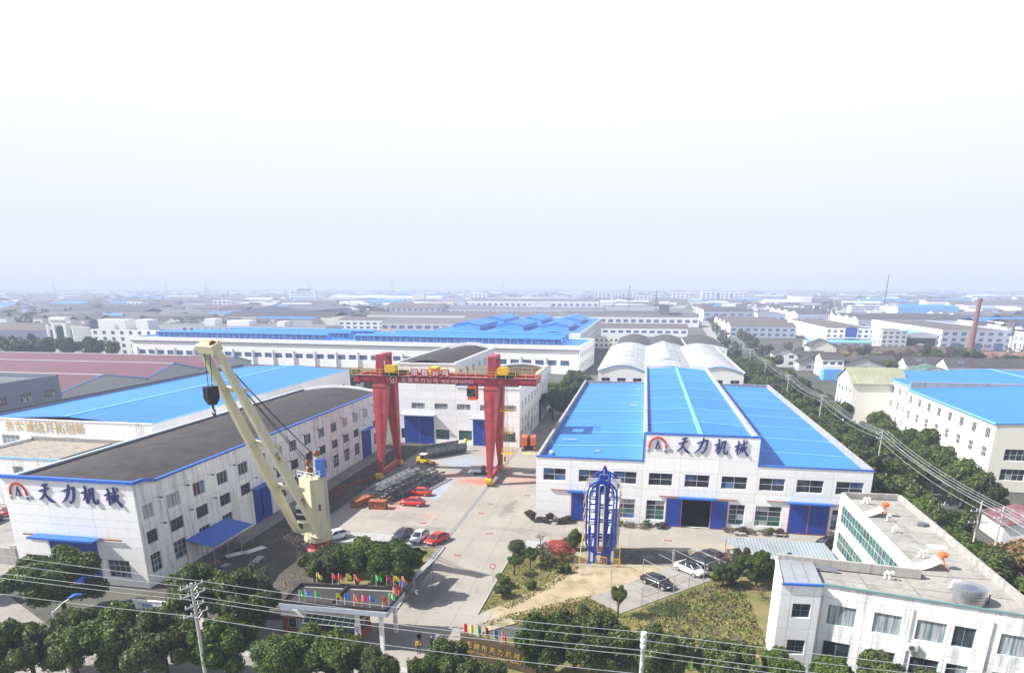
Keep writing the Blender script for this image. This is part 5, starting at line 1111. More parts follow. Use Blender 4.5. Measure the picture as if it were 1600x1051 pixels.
car(-104.5, 93.5, R(95), 'car_red', 'red saloon at the far left edge behind the left hall'); car(-105.5, 98.5, R(95), 'car_white', 'white saloon at the far left edge behind a red one'); car(-103.5, 88.5, R(95), 'car_black', 'black saloon at the far left edge in front of a red one')

# ------------------------------------------------------------------ yard equipment
def truss(p, q, w, h, n, mat, label, taper_=1.0):
    p = Vector(p); q = Vector(q); u = (q - p).normalized(); s = Vector((u.y, -u.x, 0)); t = Thing('steel_truss', label, 'steel truss', tuple(p.lerp(q, .5) - Vector((0, 0, p.z))), 0, 'steel boom sections lying in the yard')
    def C(f, i, j):
        k = min(1, min(f, 1 - f) * 4 * (1 / taper_) + (.35 if taper_ < 1 else 1)); return p.lerp(q, f) + s * (i * w / 2 * k) + Vector((0, 0, h * j * k + .1))
    L = (q - p).length
    for i in (-1, 1):
        for j in (0, 1): t.part('chord', MB().tube([C(k / n, i, j) for k in range(n + 1)], .15, 6), M[mat])
    b = MB()
    for k in range(n):
        a, c = k / n, (k + 1) / n
        for i in (-1, 1): b.tube([C(a, i, k % 2), C(c, i, 1 - k % 2)], .08, 5)
        for j in (0, 1): b.tube([C(a, -1, j), C(c, 1, j)], .07, 5); b.tube([C(a, -1, j), C(a, 1, j)], .07, 5)
        b.tube([C(a, -1, 0), C(a, -1, 1)], .045, 5); b.tube([C(a, 1, 0), C(a, 1, 1)], .045, 5)
    t.part('lacing', b, M[mat]); return t
truss((-46.3, 110.5, .3), (-43.6, 131.5, .3), 2.4, 1.5, 10, 'truss_steel', 'long grey lattice boom section, leftmost of those lying in the yard')
truss((-44.0, 109.8, .3), (-40.6, 130.5, .3), 2.0, 1.6, 10, 'truss_steel', 'long grey lattice boom section lying in the middle of the pile')
truss((-42.2, 111.5, .2), (-38.6, 128.5, .2), 1.6, 1.2, 9, 'truss_steel', 'long grey lattice boom section nearest the red cars')
truss((-45.4, 112, 2.0), (-43.0, 124, 2.0), 1.2, .9, 7, 'galv', 'short pale lattice section stacked on top of the others')
M['rust_orange'] = plain('rusted_orange_primer', (.30, .095, .04), .85, var=.45, scale=2.5)
def boxbeam(x, y, w, l, h, rz, label):
    t = Thing('steel_box', label, 'steel box', (x, y, 0), rz, None, world=False)
    t.part('side_plate', MB().box((-w / 2, -l / 2, 0), (-w / 2 + .12, l / 2, h)).box((w / 2 - .12, -l / 2, 0), (w / 2, l / 2, h)), M['rust']); t.part('top_plate', MB().box((-w / 2, -l / 2, h), (w / 2, l / 2, h + .08)), M['rust_orange'])
    for k in range(3): t.part('rib', MB().box((-w / 2 + .12, -l / 2 + .1 + k * (l - .3) / 2, 0), (w / 2 - .12, -l / 2 + .2 + k * (l - .3) / 2, h)), M['rust_orange'])
boxbeam(-47.6, 109.0, 1.5, 4.4, 1.2, R(-18), 'long rusty orange steel box beside the shadow edge'); boxbeam(-44.0, 107.6, 3.0, 1.6, 1.4, R(4), 'short rusty orange steel frame at the near end of the trusses')
# conveyor-like grey trough
t = Thing('steel_trough', 'big dark grey riveted steel trough lying before the middle hall door', 'steel trough', (-44, 149, 0))
q = MB(); pr = [(-1.6, 2.2), (-1.8, 1.0), (-1.2, .1), (1.2, .1), (1.8, 1.0), (1.6, 2.2)]
a0, a1 = Vector((-47.5, 144.5, .2)), Vector((-40.5, 152.5, .2)); u_ = (a1 - a0).normalized(); s_ = Vector((u_.y, -u_.x, 0))
for (x, z), (x2, z2) in zip(pr, pr[1:]): q.add([a0 + s_ * x + Vector((0, 0, z)), a0 + s_ * x2 + Vector((0, 0, z2)), a1 + s_ * x2 + Vector((0, 0, z2)), a1 + s_ * x + Vector((0, 0, z))], [(0, 1, 2, 3)])
t.part('trough_plate', q, M['steel'])
for f in (0, .25, .5, .75, 1):
    q = MB(); P = a0.lerp(a1, f)
    for (x, z), (x2, z2) in zip(pr, pr[1:]): q.bar(P + s_ * x * 1.04 + Vector((0, 0, z)), P + s_ * x2 * 1.04 + Vector((0, 0, z2)), .22, .12)
    t.part('rib', q, M['galv'] if f in (.25,) else M['steel'])
t.part('end_bracket', MB().bar(a1 + Vector((0, 0, .2)), a1 + u_ * 1.2 + Vector((0, 0, 2.6)), .8, .5), M['yellow'])
# yellow loader
t = Thing('wheel_loader', 'small yellow loader with white cab roof beside the trusses', 'loader', (-45.4, 138.6, 0), R(-10), None, world=False); t.o.scale = (.72, .72, .8)
t.part('body', MB().box((-2.2, -1.0, .7), (1.2, 1.0, 1.7)).box((-2.2, -.9, 1.7), (-.9, .9, 2.1)), M['yellow']); cbo = t.part('cab', MB().box((-.9, -.8, 1.7), (.6, .8, 2.9)), M['glass']); sub(cbo, 'cab_roof', MB().box((-1.1, -.95, 2.9), (.8, .95, 3.1)), M['white_paint'])
t.part('arm', MB().bar((1.0, -.5, 1.5), (2.9, -.5, .5), .25).bar((1.0, .5, 1.5), (2.9, .5, .5), .25), M['yellow']); t.part('bucket', MB().add([(2.7, -1.2, .1), (3.7, -1.2, .1), (2.7, -1.2, 1.0), (2.7, 1.2, .1), (3.7, 1.2, .1), (2.7, 1.2, 1.0)], [(0, 1, 2), (5, 4, 3), (0, 3, 4, 1), (0, 2, 5, 3)]), M['rust'])
for wx_ in (-1.4, .9):
    for s in (-1, 1): t.part('wheel', MB().tube([(wx_, s * 1.05 - .22, .6), (wx_, s * 1.05 + .22, .6)], .6, 14), M['black'])
# orange crawler crane
t = Thing('crawler_crane', 'orange crawler crane parked in the alley beside the middle hall', 'crawler crane', (-25.4, 157.5, 0), R(8), None, world=False)
for s in (-1, 1):
    q = MB().tube([(s * 1.4 - .3, -1.8, .5), (s * 1.4 + .3, -1.8, .5)], .5, 12).tube([(s * 1.4 - .3, 1.8, .5), (s * 1.4 + .3, 1.8, .5)], .5, 12).box((s * 1.4 - .3, -1.8, .02), (s * 1.4 + .3, 1.8, .98)); t.part('track', q, M['rust'])
t.part('chassis', MB().box((-1.1, -1.2, .5), (1.1, 1.2, 1.2)), M['black'])
for s in (-1, 1): t.part('engine_house', MB().box((s * 1.0 - .62, -2.0, 1.3), (s * 1.0 + .62, 1.2, 3.3)), M['flag_orange'])
t.part('winch_bay', MB().box((-.36, -1.7, 1.3), (.36, 1.2, 2.8)), M['black']); t.part('gantry_frame', MB().bar((-.5, -1.2, 3.3), (-.3, -.4, 5.6), .14).bar((.5, -1.2, 3.3), (.3, -.4, 5.6), .14).bar((-.3, -.4, 5.6), (.3, -.4, 5.6), .12), M['steel'])
q = MB()
for i in (-1, 1):
    for j in (0, 1): q.tube([(i * .5, 1.2, 1.8 + .5 * j), (i * .4, 10, 5.6 + .5 * j)], .07, 5)
for k in range(9):
    f = k / 9; g_ = (k + 1) / 9
    for i in (-1, 1): q.tube([(i * .5, 1.2 + 8.8 * f, 1.8 + 3.8 * f + .5 * (k % 2)), (i * .5, 1.2 + 8.8 * g_, 1.8 + 3.8 * g_ + .5 * (1 - k % 2))], .04, 4)
t.part('boom', q, M['steel'])
t = Thing('steel_plate', 'square steel test plate with a drum under the gantry crane', 'steel plate', (-31, 133.5, 0)); t.part('plate', MB().box((-34, 131, 0.005), (-29.6, 136.5, .12)), M['steel']); t.part('drum', MB().cyl((-31.2, 134.2, .12), .5, 1.5, 14), M['frame_dark']); t.part('beam', MB().box((-32.8, 132.2, .12), (-29.9, 132.7, .5)), M['black'])
for k, (x0, y0, x1, y1) in enumerate(((-57, 116, -52.5, 127), (-56.2, 117.5, -51.8, 126), (-58.0, 108, -53, 117), (-57.2, 107, -52.6, 115), (-58.6, 109, -54.6, 117.4), (-55.4, 119, -51.2, 128), (-56, 132, -52.6, 140), (-55, 131.5, -52, 138))):
    tag(link('steel_pipe', MB().tube([(x0, y0, .12 + .02 * k), (x1, y1, .14 + .02 * k)], .11, 6).mesh('steel_pipe', M['rust'])), 'long rusty pipe lying in the shade of the left hall', 'pipe', 'rusty pipes along the left hall')
for k, (x, y, w, l, c, lb) in enumerate(((-56.5, 83.2, 1.2, 2.6, 'white_paint', 'white board lying on the dirt, nearest the blue awning'), (-54.6, 85.4, 1.2, 3.2, 'white_paint', 'long white board lying on the dirt beside the crane base'), (-57.2, 79.8, 1.0, 1.2, 'rust', 'square rusty plate lying on the dirt by the awning'), (-55.5, 79.2, 1.0, 1.2, 'galv', 'square grey plate lying on the dirt by the awning'), (-52.6, 76.8, .8, .9, 'white_paint', 'small white board lying on the dirt near the front trees'), (-52.2, 82, 1.0, 2.6, 'galv', 'narrow grey sheet lying in front of the crane base'))):
    t = Thing('loose_board', lb, 'board', (x, y, 0)); xr = Matrix.Translation((x, y, 0)) @ Matrix.Rotation(R(-38 + 9 * k), 4, 'Z')
    t.part('sheet', MB().box((-w / 2, -l / 2, .0), (w / 2, l / 2, .08)), M[c], xr); t.part('batten', MB().box((-w / 2 + .1, -l / 2 + .2, .08), (w / 2 - .1, -l / 2 + .3, .14)).box((-w / 2 + .1, l / 2 - .3, .08), (w / 2 - .1, l / 2 - .2, .14)), M['frame'], xr)
# bicycles under the awning
WB = []
def bicycle(x, y, rz, k):
    t = Thing('bicycle', 'dark bicycle parked under the blue awning', 'bicycle', (x, y, 0), rz, 'bicycles under the awning', world=False)
    if not WB:
        def ringm(r, rr):
            P = [(r * math.cos(2 * math.pi * i / 12), 0, r * math.sin(2 * math.pi * i / 12) + .33) for i in range(13)]; return MB().tube(P, rr, 4)
        WB.append(ringm(.31, .03).mesh('wheel', M['black']))
        WB.append(MB().tube([(-.5, 0, .33), (-.15, 0, .35), (.38, 0, .85), (-.2, 0, .82), (-.5, 0, .33)], .03, 5).tube([(-.15, 0, .35), (-.25, 0, .95)], .03, 5).tube([(.38, 0, .9), (.5, 0, .33)], .03, 5).mesh('frame', M['frame_dark']))
        WB.append(MB().tube([(.36, -.28, 1.0), (.38, 0, .95), (.36, .28, 1.0)], .025, 5).mesh('handlebar', M['galv'])); WB.append(MB().box((-.38, -.08, .93), (-.12, .08, 1.0)).mesh('saddle', M['black']))
    t.part('wheel', WB[0], None, Matrix.Translation((-.5, 0, 0))); t.part('wheel', WB[0], None, Matrix.Translation((.5, 0, 0))); t.part('frame', WB[1], None); t.part('handlebar', WB[2], None); t.part('saddle', WB[3], None)
for k in range(10): bicycle(-58.2 + rnd.uniform(-.1, .1), 79.2 + .85 * k, R(8 + rnd.uniform(-8, 8)), k)
t = Thing('entrance_sign', 'small round red-rimmed road sign on a post at the lane edge', 'sign', (-17.5, 80.5, 0)); t.part('post', MB().tube([(-17.6, 80.5, 0), (-17.6, 80.5, 2.2)], .04, 6), M['galv']); dk = t.part('disc', MB().tube([(-17.6, 80.44, 2.3), (-17.6, 80.48, 2.3)], .38, 16), M['logo_red']); link('disc_face', MB().tube([(-17.6, 80.42, 2.3), (-17.6, 80.44, 2.3)], .27, 16).mesh('disc_face', M['white_paint']), dk, I4)
# steel pergola over the parking slab
pg = Thing('steel_pergola', 'thin grey steel frame standing over the parking slab', 'pergola', (6, 85, 0))
M['pallet_dark'] = plain('weathered_grey_tube', (.30, .31, .32), .6)
E1, E2 = Vector((.2, 75.5, 0)), Vector((12, 88.2, 0)); back = Vector((-3.9, 3.6, 0))
for k in range(6):
    p = E1.lerp(E2, .12 + k * .168)
    pg.part('post', MB().tube([p, p + Vector((0, 0, 2.5))], .05, 5), M['galv']); pg.part('rafter', MB().tube([p + Vector((0, 0, 2.5)), p + back + Vector((0, 0, 3.0))], .03, 5), M['pallet_dark'])
    if k % 2 == 0: pg.part('post', MB().tube([p + back, p + back + Vector((0, 0, 3.0))], .05, 5), M['galv'])
pg.part('purlin', MB().tube([E1.lerp(E2, .12) + Vector((0, 0, 2.5)), E1.lerp(E2, .96) + Vector((0, 0, 2.5))], .045, 5).tube([E1.lerp(E2, .12) + Vector((0, 0, 1.1)), E1.lerp(E2, .96) + Vector((0, 0, 1.1))], .03, 5), M['galv'])
# corrugated shed
sh = Thing('bike_shed', 'low shed with pale corrugated roof in front of the hall door', 'shed', (19, 92, 0))
for k in range(9):
    f = lambda v: Vector((12.6, 95.4, 3.1)).lerp(Vector((26.3, 95.2, 3.1)), v); g2_ = lambda v: Vector((15.6, 89.2, 2.6)).lerp(Vector((27.0, 89.0, 2.6)), v)
    a, c = k / 9, (k + 1) / 9; q = MB(); q.add([g2_(a), g2_(c), f(c), f(a)] + [v - Vector((0, 0, .06)) for v in (g2_(a), g2_(c), f(c), f(a))], [(0, 1, 2, 3), (7, 6, 5, 4), (0, 4, 5, 1), (1, 5, 6, 2), (2, 6, 7, 3), (3, 7, 4, 0)])
    sh.part('roof_sheet', q, M['shed_roof'], Matrix.Translation((0, 0, .012 * (k % 2))))
for x, y in ((13.2, 95), (19.5, 95), (25.8, 95), (16.2, 89.4), (21.5, 89.3), (26.6, 89.2)): sh.part('post', MB().tube([(x, y, 0), (x, y, 2.7)], .06, 6), M['galv'])
for x, y in ((16.5, 98.0), (22.5, 98.6)):
    t = Thing('stone_bench', 'pale stone bench in front of the hall ' + ('beside the open door' if x < 20 else 'between the two hedges'), 'bench', (x, y, 0)); y = y + 6.8; t.part('seat', MB().box((x - .9, y - .25, .38), (x + .9, y + .25, .5)), M['conc_wall']); t.part('support', MB().box((x - .7, y - .2, 0), (x - .5, y + .2, .38)).box((x + .5, y - .2, 0), (x + .7, y + .2, .38)), M['conc_wall'])
# white boundary wall with blue writing, lower left
bw = Thing('boundary_wall', 'low white boundary wall with faded blue writing at the lower left', 'wall', (-55.4, 64.6, 0))
u0 = Vector((-58.6, 65.0, 0)); BX = Matrix(((.997, .08, 0, u0.x), (-.08, -.997, 0, u0.y), (0, 0, 1, 0), (0, 0, 0, 1)))
for k in range(5): bw.part('wall_panel', MB().box((1.3 * k + .01, -.2, 0), (1.3 * (k + 1) - .01, 0, 1.15)), M['white_dirty'], BX)
bw.part('cap', MB().box((-.05, -.26, 1.15), (6.6, .06, 1.24)), M['white_paint'], BX)
text(bw, '厂房出租', BX @ Matrix.Translation((.7, 0, .5)), .5, 'blue_trim', 'painted_writing'); text(bw, '138 0619', BX @ Matrix.Translation((3.2, 0, .15)), .42, 'blue_trim', 'painted_writing')
w2 = Thing('boundary_wall', 'grey boundary wall with pier left of the sign hall', 'wall', (-86, 74, 0)); w2.part('wall', MB().bar((-92, 74.5, 1.2), (-79.8, 74.0, 1.2), .25, 2.4), M['conc_wall']); w2.part('pier', MB().box((-84.5, 73.9, 0), (-83.9, 74.6, 2.9)), M['conc_wall'])

# ------------------------------------------------------------------ vegetation
def crown_mesh(name, seed, leaves, size, mat, lobes=16, rx=1.0, rz=.8, flat=.0, rlo=.30, rhi=.48, core=True, gap=.0):
    """unit-radius crown; z spans about -rz..rz; leaf quads scattered over uneven lobes"""
    g = np.random.default_rng(seed); L = []
    for k in range(lobes):
        v = g.normal(size=3); v /= np.linalg.norm(v); q = g.uniform(.30, .92) if k else 0
        c = v * q * np.array([rx, rx, rz]); L.append((c, g.uniform(rlo, rhi) * (1.0 if q < .7 else .72)))
    cs = np.array([c for c, r in L]); rs = np.array([r for c, r in L])
    n = int(leaves * 1.9); idx = g.choice(lobes, n, p=rs ** 2 / np.sum(rs ** 2))
    d = g.normal(size=(n, 3)); d[:, 2] += .25; d /= np.linalg.norm(d, axis=1)[:, None]
    rad = rs[idx] * (1 - np.abs(g.normal(0, .13, n))) * (1 + .12 * np.sin(7 * d[:, 0] + 5 * d[:, 1] + idx)); p = cs[idx] + d * rad[:, None]
    dist = np.linalg.norm(p[:, None, :] - cs[None], axis=2) / rs[None]
    dist[np.arange(n), idx] = 9
    keep = (dist.min(1) > .80) & (g.random(n) > gap); p = p[keep][:leaves]; d = d[keep][:leaves]; n = len(p)
    nr = d + g.normal(0, .7, (n, 3)); nr /= np.linalg.norm(nr, axis=1)[:, None]
    a = np.cross(nr, g.normal(size=(n, 3))); a /= np.linalg.norm(a, axis=1)[:, None]; b = np.cross(nr, a)
    s = size * g.uniform(.6, 1.35, n)[:, None]
    q = np.stack([p - a * s, p - b * s * .55, p + a * s, p + b * s * .55], 1).reshape(-1, 3)
    V = [q]; F = np.arange(4 * n).reshape(-1, 4).tolist(); k = 4 * n
    if core:
        ph = [(0, 0, 1)] + [(math.sin(t) * math.cos(u), math.sin(t) * math.sin(u), math.cos(t)) for t in (.9, 1.8, 2.5) for u in np.linspace(0, 2 * math.pi, 7)[:-1]] + [(0, 0, -1)]
        ph = np.array(ph)
        for c, r in L:
            V.append(c + ph * r * .78 + 0); f = []
            for i in range(6): f.append((k, k + 1 + i, k + 1 + (i + 1) % 6))
            for j in range(2):
                for i in range(6): f.append((k + 1 + 6 * j + i, k + 7 + 6 * j + i, k + 7 + 6 * j + (i + 1) % 6, k + 1 + 6 * j + (i + 1) % 6))
            for i in range(6): f.append((k + 19, k + 13 + (i + 1) % 6, k + 13 + i))
            F += f; k += 20
    me = bpy.data.meshes.new(name); me.from_pydata(np.concatenate(V).tolist(), [], F); me.materials.append(M[mat]); me.update(); return me
CR = {'big': [crown_mesh('crown', 10 + k, 13000, .042, 'leaf', 26, 1, .80, rlo=.20, rhi=.42) for k in range(6)],
      'mid': [crown_mesh('crown', 30 + k, 3600, .07, 'leaf', 18, 1, .85, rlo=.22, rhi=.44) for k in range(5)],
      'far': [crown_mesh('crown', 50 + k, 500, .17, 'leaf_far', 9, 1, .8) for k in range(4)],
      'olive': [crown_mesh('crown', 60 + k, 3000, .06, 'leaf_olive', 12, 1, .8, gap=.5, core=False) for k in range(2)],
      'orange': [crown_mesh('crown', 65 + k, 3000, .07, 'leaf_orange', 12, 1, .8, gap=.3, core=False) for k in range(2)],
      'red': [crown_mesh('crown', 70, 4200, .055, 'leaf_red', 13, 1, .7, gap=.2, core=False)],
      'dull': [crown_mesh('crown', 80 + k, 2600, .06, 'leaf_dull', 10, 1, .6) for k in range(2)],
      'bright': [crown_mesh('crown', 90, 5000, .055, 'leaf_bright', 14, 1, .85)],
      'dome': [crown_mesh('crown', 95, 4500, .05, 'leaf', 8, .35, .3, rlo=.6, rhi=.75)],
      'pine': [crown_mesh('crown', 97 + k, 3200, .05, 'leaf', 14, 1, .6, rlo=.18, rhi=.32, gap=.15) for k in range(2)]}
def trunk_mesh(seed, forks=4):
    g = random.Random(seed); b = MB()
    b.tube([(0, 0, 0), (.02, .01, .25), (g.uniform(-.03, .03), g.uniform(-.03, .03), .5)], [.036, .028, .022], 7)
    for k in range(forks):
        a = 2 * math.pi * k / forks + g.uniform(-.4, .4); r = g.uniform(.18, .3)
        b.tube([(0, 0, .30 + .05 * k), (r * .5 * math.cos(a), r * .5 * math.sin(a), .5), (r * math.cos(a), r * math.sin(a), g.uniform(.62, .8))], [.018, .013, .006], 5)
    return b.mesh('trunk', M['bark'])
TR = [trunk_mesh(k) for k in range(3)]
def tree(x, y, h, r, kind, label, group=None, trunk=.3, cat='tree', name='tree', ry=None, z=0., nm='crown'):
    """h total height, r crown radius; trunk = share of height that stays bare"""
    rz_ = rnd.uniform(0, 6.28)
    t = Thing(name, label, cat, (x, y, z), 0, group, world=False)
    me = rnd.choice(CR[kind]); ch = h * (1 - trunk)
    t.part(nm, me, None, Matrix.Translation((0, 0, h * trunk + ch * .5)) @ Matrix.Rotation(rz_, 4, 'Z') @ Matrix.Diagonal((r, r * rnd.uniform(.9, 1.1), ch * .5 / .95, 1)))
    if trunk > .02: t.part('trunk', rnd.choice(TR), None, Matrix.Rotation(rz_, 4, 'Z') @ Matrix.Diagonal((h * .9, h * .9, h, 1)))
    return t
# foreground trees (individually described)
for (x, y, h, r, lb) in (
    (-66.0, 62.6, 8.6, 5.2, 'large round evergreen tree in front of the blue door of the left hall'),
    (-79.5, 63.5, 5.0, 2.6, 'small dark evergreen tree at the left edge of the frame'),
    (-56.1, 48.2, 8, 3.9, 'yellowish evergreen street tree at the bottom left corner'),
    (-52.9, 50.1, 8, 4.1, 'evergreen street tree second from the bottom left corner'),
    (-48.2, 50.4, 8.5, 4.3, 'evergreen street tree third from the bottom left corner'),
    (-43.6, 50.9, 8.5, 3.9, 'evergreen street tree just left of the left power pole'),
    (-37.6, 51.8, 8, 3.3, 'evergreen street tree just right of the left power pole'),
    (-46.4, 61.3, 8.6, 4.0, 'dark evergreen tree between the white boundary wall and the pole'),
    (-40.4, 61.0, 8.4, 4.3, 'dark evergreen tree against the left end of the gatehouse'),
    (-42.8, 65.4, 7.2, 3.0, 'evergreen tree behind the left end of the gatehouse'),
    (-37.0, 72.4, 7, 3.5, 'dark evergreen tree behind the gatehouse, leftmost of the clump by the crane'),
    (-34.4, 75.6, 7.2, 3.7, 'dark evergreen tree in the middle of the clump behind the gatehouse'),
    (-28.8, 73.3, 7.8, 3.7, 'dark evergreen tree behind the notice board'),
    (-31.2, 78.4, 6.2, 3.0, 'evergreen tree at the back of the clump near the parked row of three'),
    (-37.6, 79.0, 4.4, 2.2, 'small evergreen tree right of the cream ship crane'),
    (-29.3, 83.6, 3.0, 1.8, 'low bushy tree in front of the red car row'),
    (-30.4, 50.8, 8, 3.7, 'evergreen street tree below the gatehouse, leftmost of three'),
    (-25.8, 51.7, 7.8, 3.5, 'evergreen street tree below the gatehouse, middle of three'),
    (-21.6, 50.6, 7.0, 2.5, 'evergreen street tree below the gatehouse, rightmost of three'),
    (-16.6, 53.8, 6.2, 2.9, 'evergreen tree in front of the folding gate'),
    (-13.2, 52.4, 6.0, 2.6, 'evergreen tree in front of the brown name wall'),
    (-7.4, 58.2, 8.2, 3.6, 'tall evergreen tree covering the right end of the name wall'),
    (-2.2, 58.8, 8.0, 3.5, 'tall evergreen tree left of the right power pole'),
    (3.0, 58.6, 8, 3.5, 'tall evergreen tree right of the right power pole'),
    (-5.0, 61.2, 7.4, 3.0, 'evergreen tree tucked behind the tall one at the name wall'),
    (9.6, 58.4, 6.4, 3.4, 'dark evergreen tree at the bottom edge left of the office block'),
    (14.4, 59.0, 5.6, 2.5, 'yellow-green tree at the left corner of the office front'),
    (18.6, 59.2, 5.3, 2.6, 'yellow-green tree under the first office front window'),
    (23.0, 59.6, 5.9, 2.9, 'yellow-green tree under the second office front window'),
    (27.6, 58.6, 5.0, 2.9, 'yellow-green tree below the office air conditioner'),
    (32.6, 57.6, 5.0, 3.2, 'yellow-green tree at the right end of the office front'),
    (16.2, 85.7, 5, 2.6, 'round evergreen tree beside the left end wall of the office'),
    (14.6, 88.6, 4.4, 1.8, 'slim evergreen tree behind the round one by the office'),
    (11.9, 84.8, 3.6, 1.9, 'small spreading tree in front of the bare brown bush'),
    (20.6, 90.6, 3.2, 1.5, 'small bush poking up over the back parapet of the office front wing')):
    tree(x, y, h, r, 'big', lb, 'foreground evergreen trees', .13 if h > 5 else .08)
tree(-1.1, 73.6, 4.2, 1.15, 'big', 'slender lone young tree at the edge of the parking slab', None, .40)
# island shrubs
for (x, y, h, r, k, lb, tk) in (
    (-16.4, 90.6, 2.6, 1.7, 'dome', 'clipped dark green dome bush at the lane edge', .0), (-15.3, 83.4, 3.4, 1.7, 'pine', 'flat-topped pine at the left of the grass island', .25), (-13.6, 86.2, 3.8, 1.8, 'pine', 'bushy pine in the middle of the grass island', .2),
    (-10.8, 85.2, 3.0, 1.5, 'pine', 'dark pine at the foot of the red maple', .2), (-12.2, 88.6, 3.0, 1.6, 'olive', 'thin grey-brown bush behind the pines on the island', .1), (-9.6, 89.4, 3.3, 1.75, 'red', 'bright red maple bush on the grass island', .15), (-11.2, 91.4, 2.6, 1.0, 'red', 'smaller red maple bush behind the bright one', .15),
    (-8.3, 94.2, 3.2, 1.55, 'bright', 'bright green ball bush beside the parking tower', .0), (-16.0, 79.6, 1.9, 1.25, 'mid', 'low round bush by the round road sign', .0), (-15.4, 76.3, 1.9, 1.2, 'mid', 'low round bush at the tip of the grass island', .0), (-12.4, 79.4, 1.4, .8, 'mid', 'small round bush in the middle of the island lawn', .0), (-8.6, 85.6, 1.2, .9, 'mid', 'tiny bush at the track side of the island', .0), (-9.6, 94.6, 1.9, .9, 'dull', 'dark purple bush next to the bright green ball', .0)):
    tree(x, y, h, r, k, lb, None, tk, 'shrub' if tk < .2 else 'tree', 'shrub' if tk < .2 else 'pine_tree', nm='foliage' if tk < .05 else 'crown')
# clipped hedges along the hall front
HG = 'hedge bushes along the hall front'
for (x, y, r, h, k, lb) in ((-16.6, 105.9, 1.3, 2.0, 'dull', 'tall brownish hedge ball at the left hall corner'), (-14.6, 105.6, 1.2, 1.0, 'dull', 'low brown hedge left of the narrow blue door'), (-13.6, 106.4, 1.0, 1.5, 'dull', 'purple clipped ball in the left hedge'), (-11.6, 105.5, 1.2, 1.0, 'dull', 'low brown hedge right beside the narrow blue door'), (-10.6, 106.2, 1.15, 1.5, 'dull', 'larger purple clipped ball beside the narrow blue door'),
        (-2.4, 106.4, .9, 1.0, 'mid', 'green ball bush behind the tower'), (-.4, 106.0, 1.3, .8, 'olive', 'thin dry hedge under the left window'), (1.8, 106.0, 1.3, .8, 'olive', 'thin dry hedge under the second window'), (2.4, 106.5, .8, 1.2, 'mid', 'small green ball bush beside the open door'), (4.4, 106.0, 1.2, 1.1, 'dull', 'purple bush at the left sliding door leaf'),
        (15.2, 106.0, 1.2, 1.0, 'olive', 'dry hedge at the right sliding door leaf'), (16.9, 106.2, 1.1, 1.3, 'dull', 'purple ball next to the right sliding leaf'), (18.2, 106.0, 1.1, .9, 'olive', 'dry hedge left of the stone bench'), (20.4, 105.9, 1.2, 1.0, 'olive', 'dry hedge right of the stone bench'), (21.4, 106.3, .8, 1.2, 'mid', 'green ball left of the closed blue door'), (22.6, 106.0, 1.1, 1.2, 'dull', 'purple clipped ball left of the closed blue door'), (30.6, 106.4, .8, 1.2, 'orange', 'yellowish bush right of the closed blue door')):
    tree(x, y, h, r, k, lb, HG, 0, 'bush', 'hedge_bush', nm='foliage')
# bare trees
def bare_mesh(seed, depth=4, spread=.55, mat='twig'):
    g = random.Random(seed); b = MB()
    def grow(p, d, l, r, k):
        q = p + d * l; mid = p.lerp(q, .5) + Vector((g.uniform(-.04, .04), g.uniform(-.04, .04), 0)) * l
        b.tube([p, mid, q], [r, r * .85, r * .65], 5 if k > 2 else 4, 0, False)
        if k == 0: return
        for _ in range(3 if k > 1 else 4):
            nd = (d + Vector((g.gauss(0, spread), g.gauss(0, spread), g.gauss(.05, spread * .6)))).normalized()
            grow(p.lerp(q, g.uniform(.6, 1)), nd, l * g.uniform(.55, .8), max(r * .55, .006), k - 1)
    grow(Vector((0, 0, 0)), Vector((g.uniform(-.1, .1), g.uniform(-.1, .1), 1)).normalized(), .32, .028, depth); return b.mesh('branches', M[mat])
BR = [bare_mesh(1, 5), bare_mesh(2, 4, .6), bare_mesh(3, 5, .6, 'twig_brown'), bare_mesh(4, 4, .75)]
def bare(x, y, h, w, k, label, group=None):
    t = Thing('bare_tree', label, 'tree', (x, y, 0), rnd.uniform(0, 6), group, world=False)
    t.part('branches', BR[k], None, Matrix.Diagonal((w, w, h, 1))); return t
bare(-45.6, 81.4, 6.2, 7.5, 0, 'big leafless tree in front of the cream ship crane'); bare(-49.5, 78.2, 3.2, 4, 1, 'small leafless tree left of the big bare one')
bare(-13.5, 95.0, 2.6, 3.4, 3, 'leafless ornamental tree at the back of the grass island'); bare(-12.0, 87.4, 3.0, 4, 1, 'leafless bush between the pines on the island')
for (x, y, h, lb) in ((14.2, 93.6, 2.6, 'dense leafless reddish bush behind the brown car'), (12.8, 92.4, 2.4, 'leafless reddish bush right of the brown car'), (15.8, 92.4, 2.6, 'leafless reddish bush against the shed roof'), (16.4, 82.0, 2.2, 'leafless reddish bush by the office end wall')): bare(x, y, h, h * 1.6, 2, lb)
for (x, y) in ((7.5, 72.5), (9.2, 69.8), (5.4, 71.2), (11.2, 75.5), (6.9, 74.2), (12.2, 69.2), (8.4, 79.5), (2.6, 71.6), (10.2, 80.5)): bare(x, y, rnd.uniform(1.6, 2.6), rnd.uniform(2, 3), 1, 'thin leafless fruit tree in the dry garden', 'leafless fruit trees in the garden')
for (x, y, h, w, lb) in ((46.5, 142, 8, 9, 'broad leafless brown tree beyond the right side of the main hall'), (50, 137, 7, 8, 'leafless tree beside the broad brown one')): bare(x, y, h, w, 0, lb)
tree(43.4, 139.5, 7.4, 3.4, 'orange', 'russet-leaved tree at the right rear of the main hall', None, .2); tree(48.5, 91.0, 7.5, 4.2, 'orange', 'yellow-brown tree right of the office block at the frame edge', None, .15)
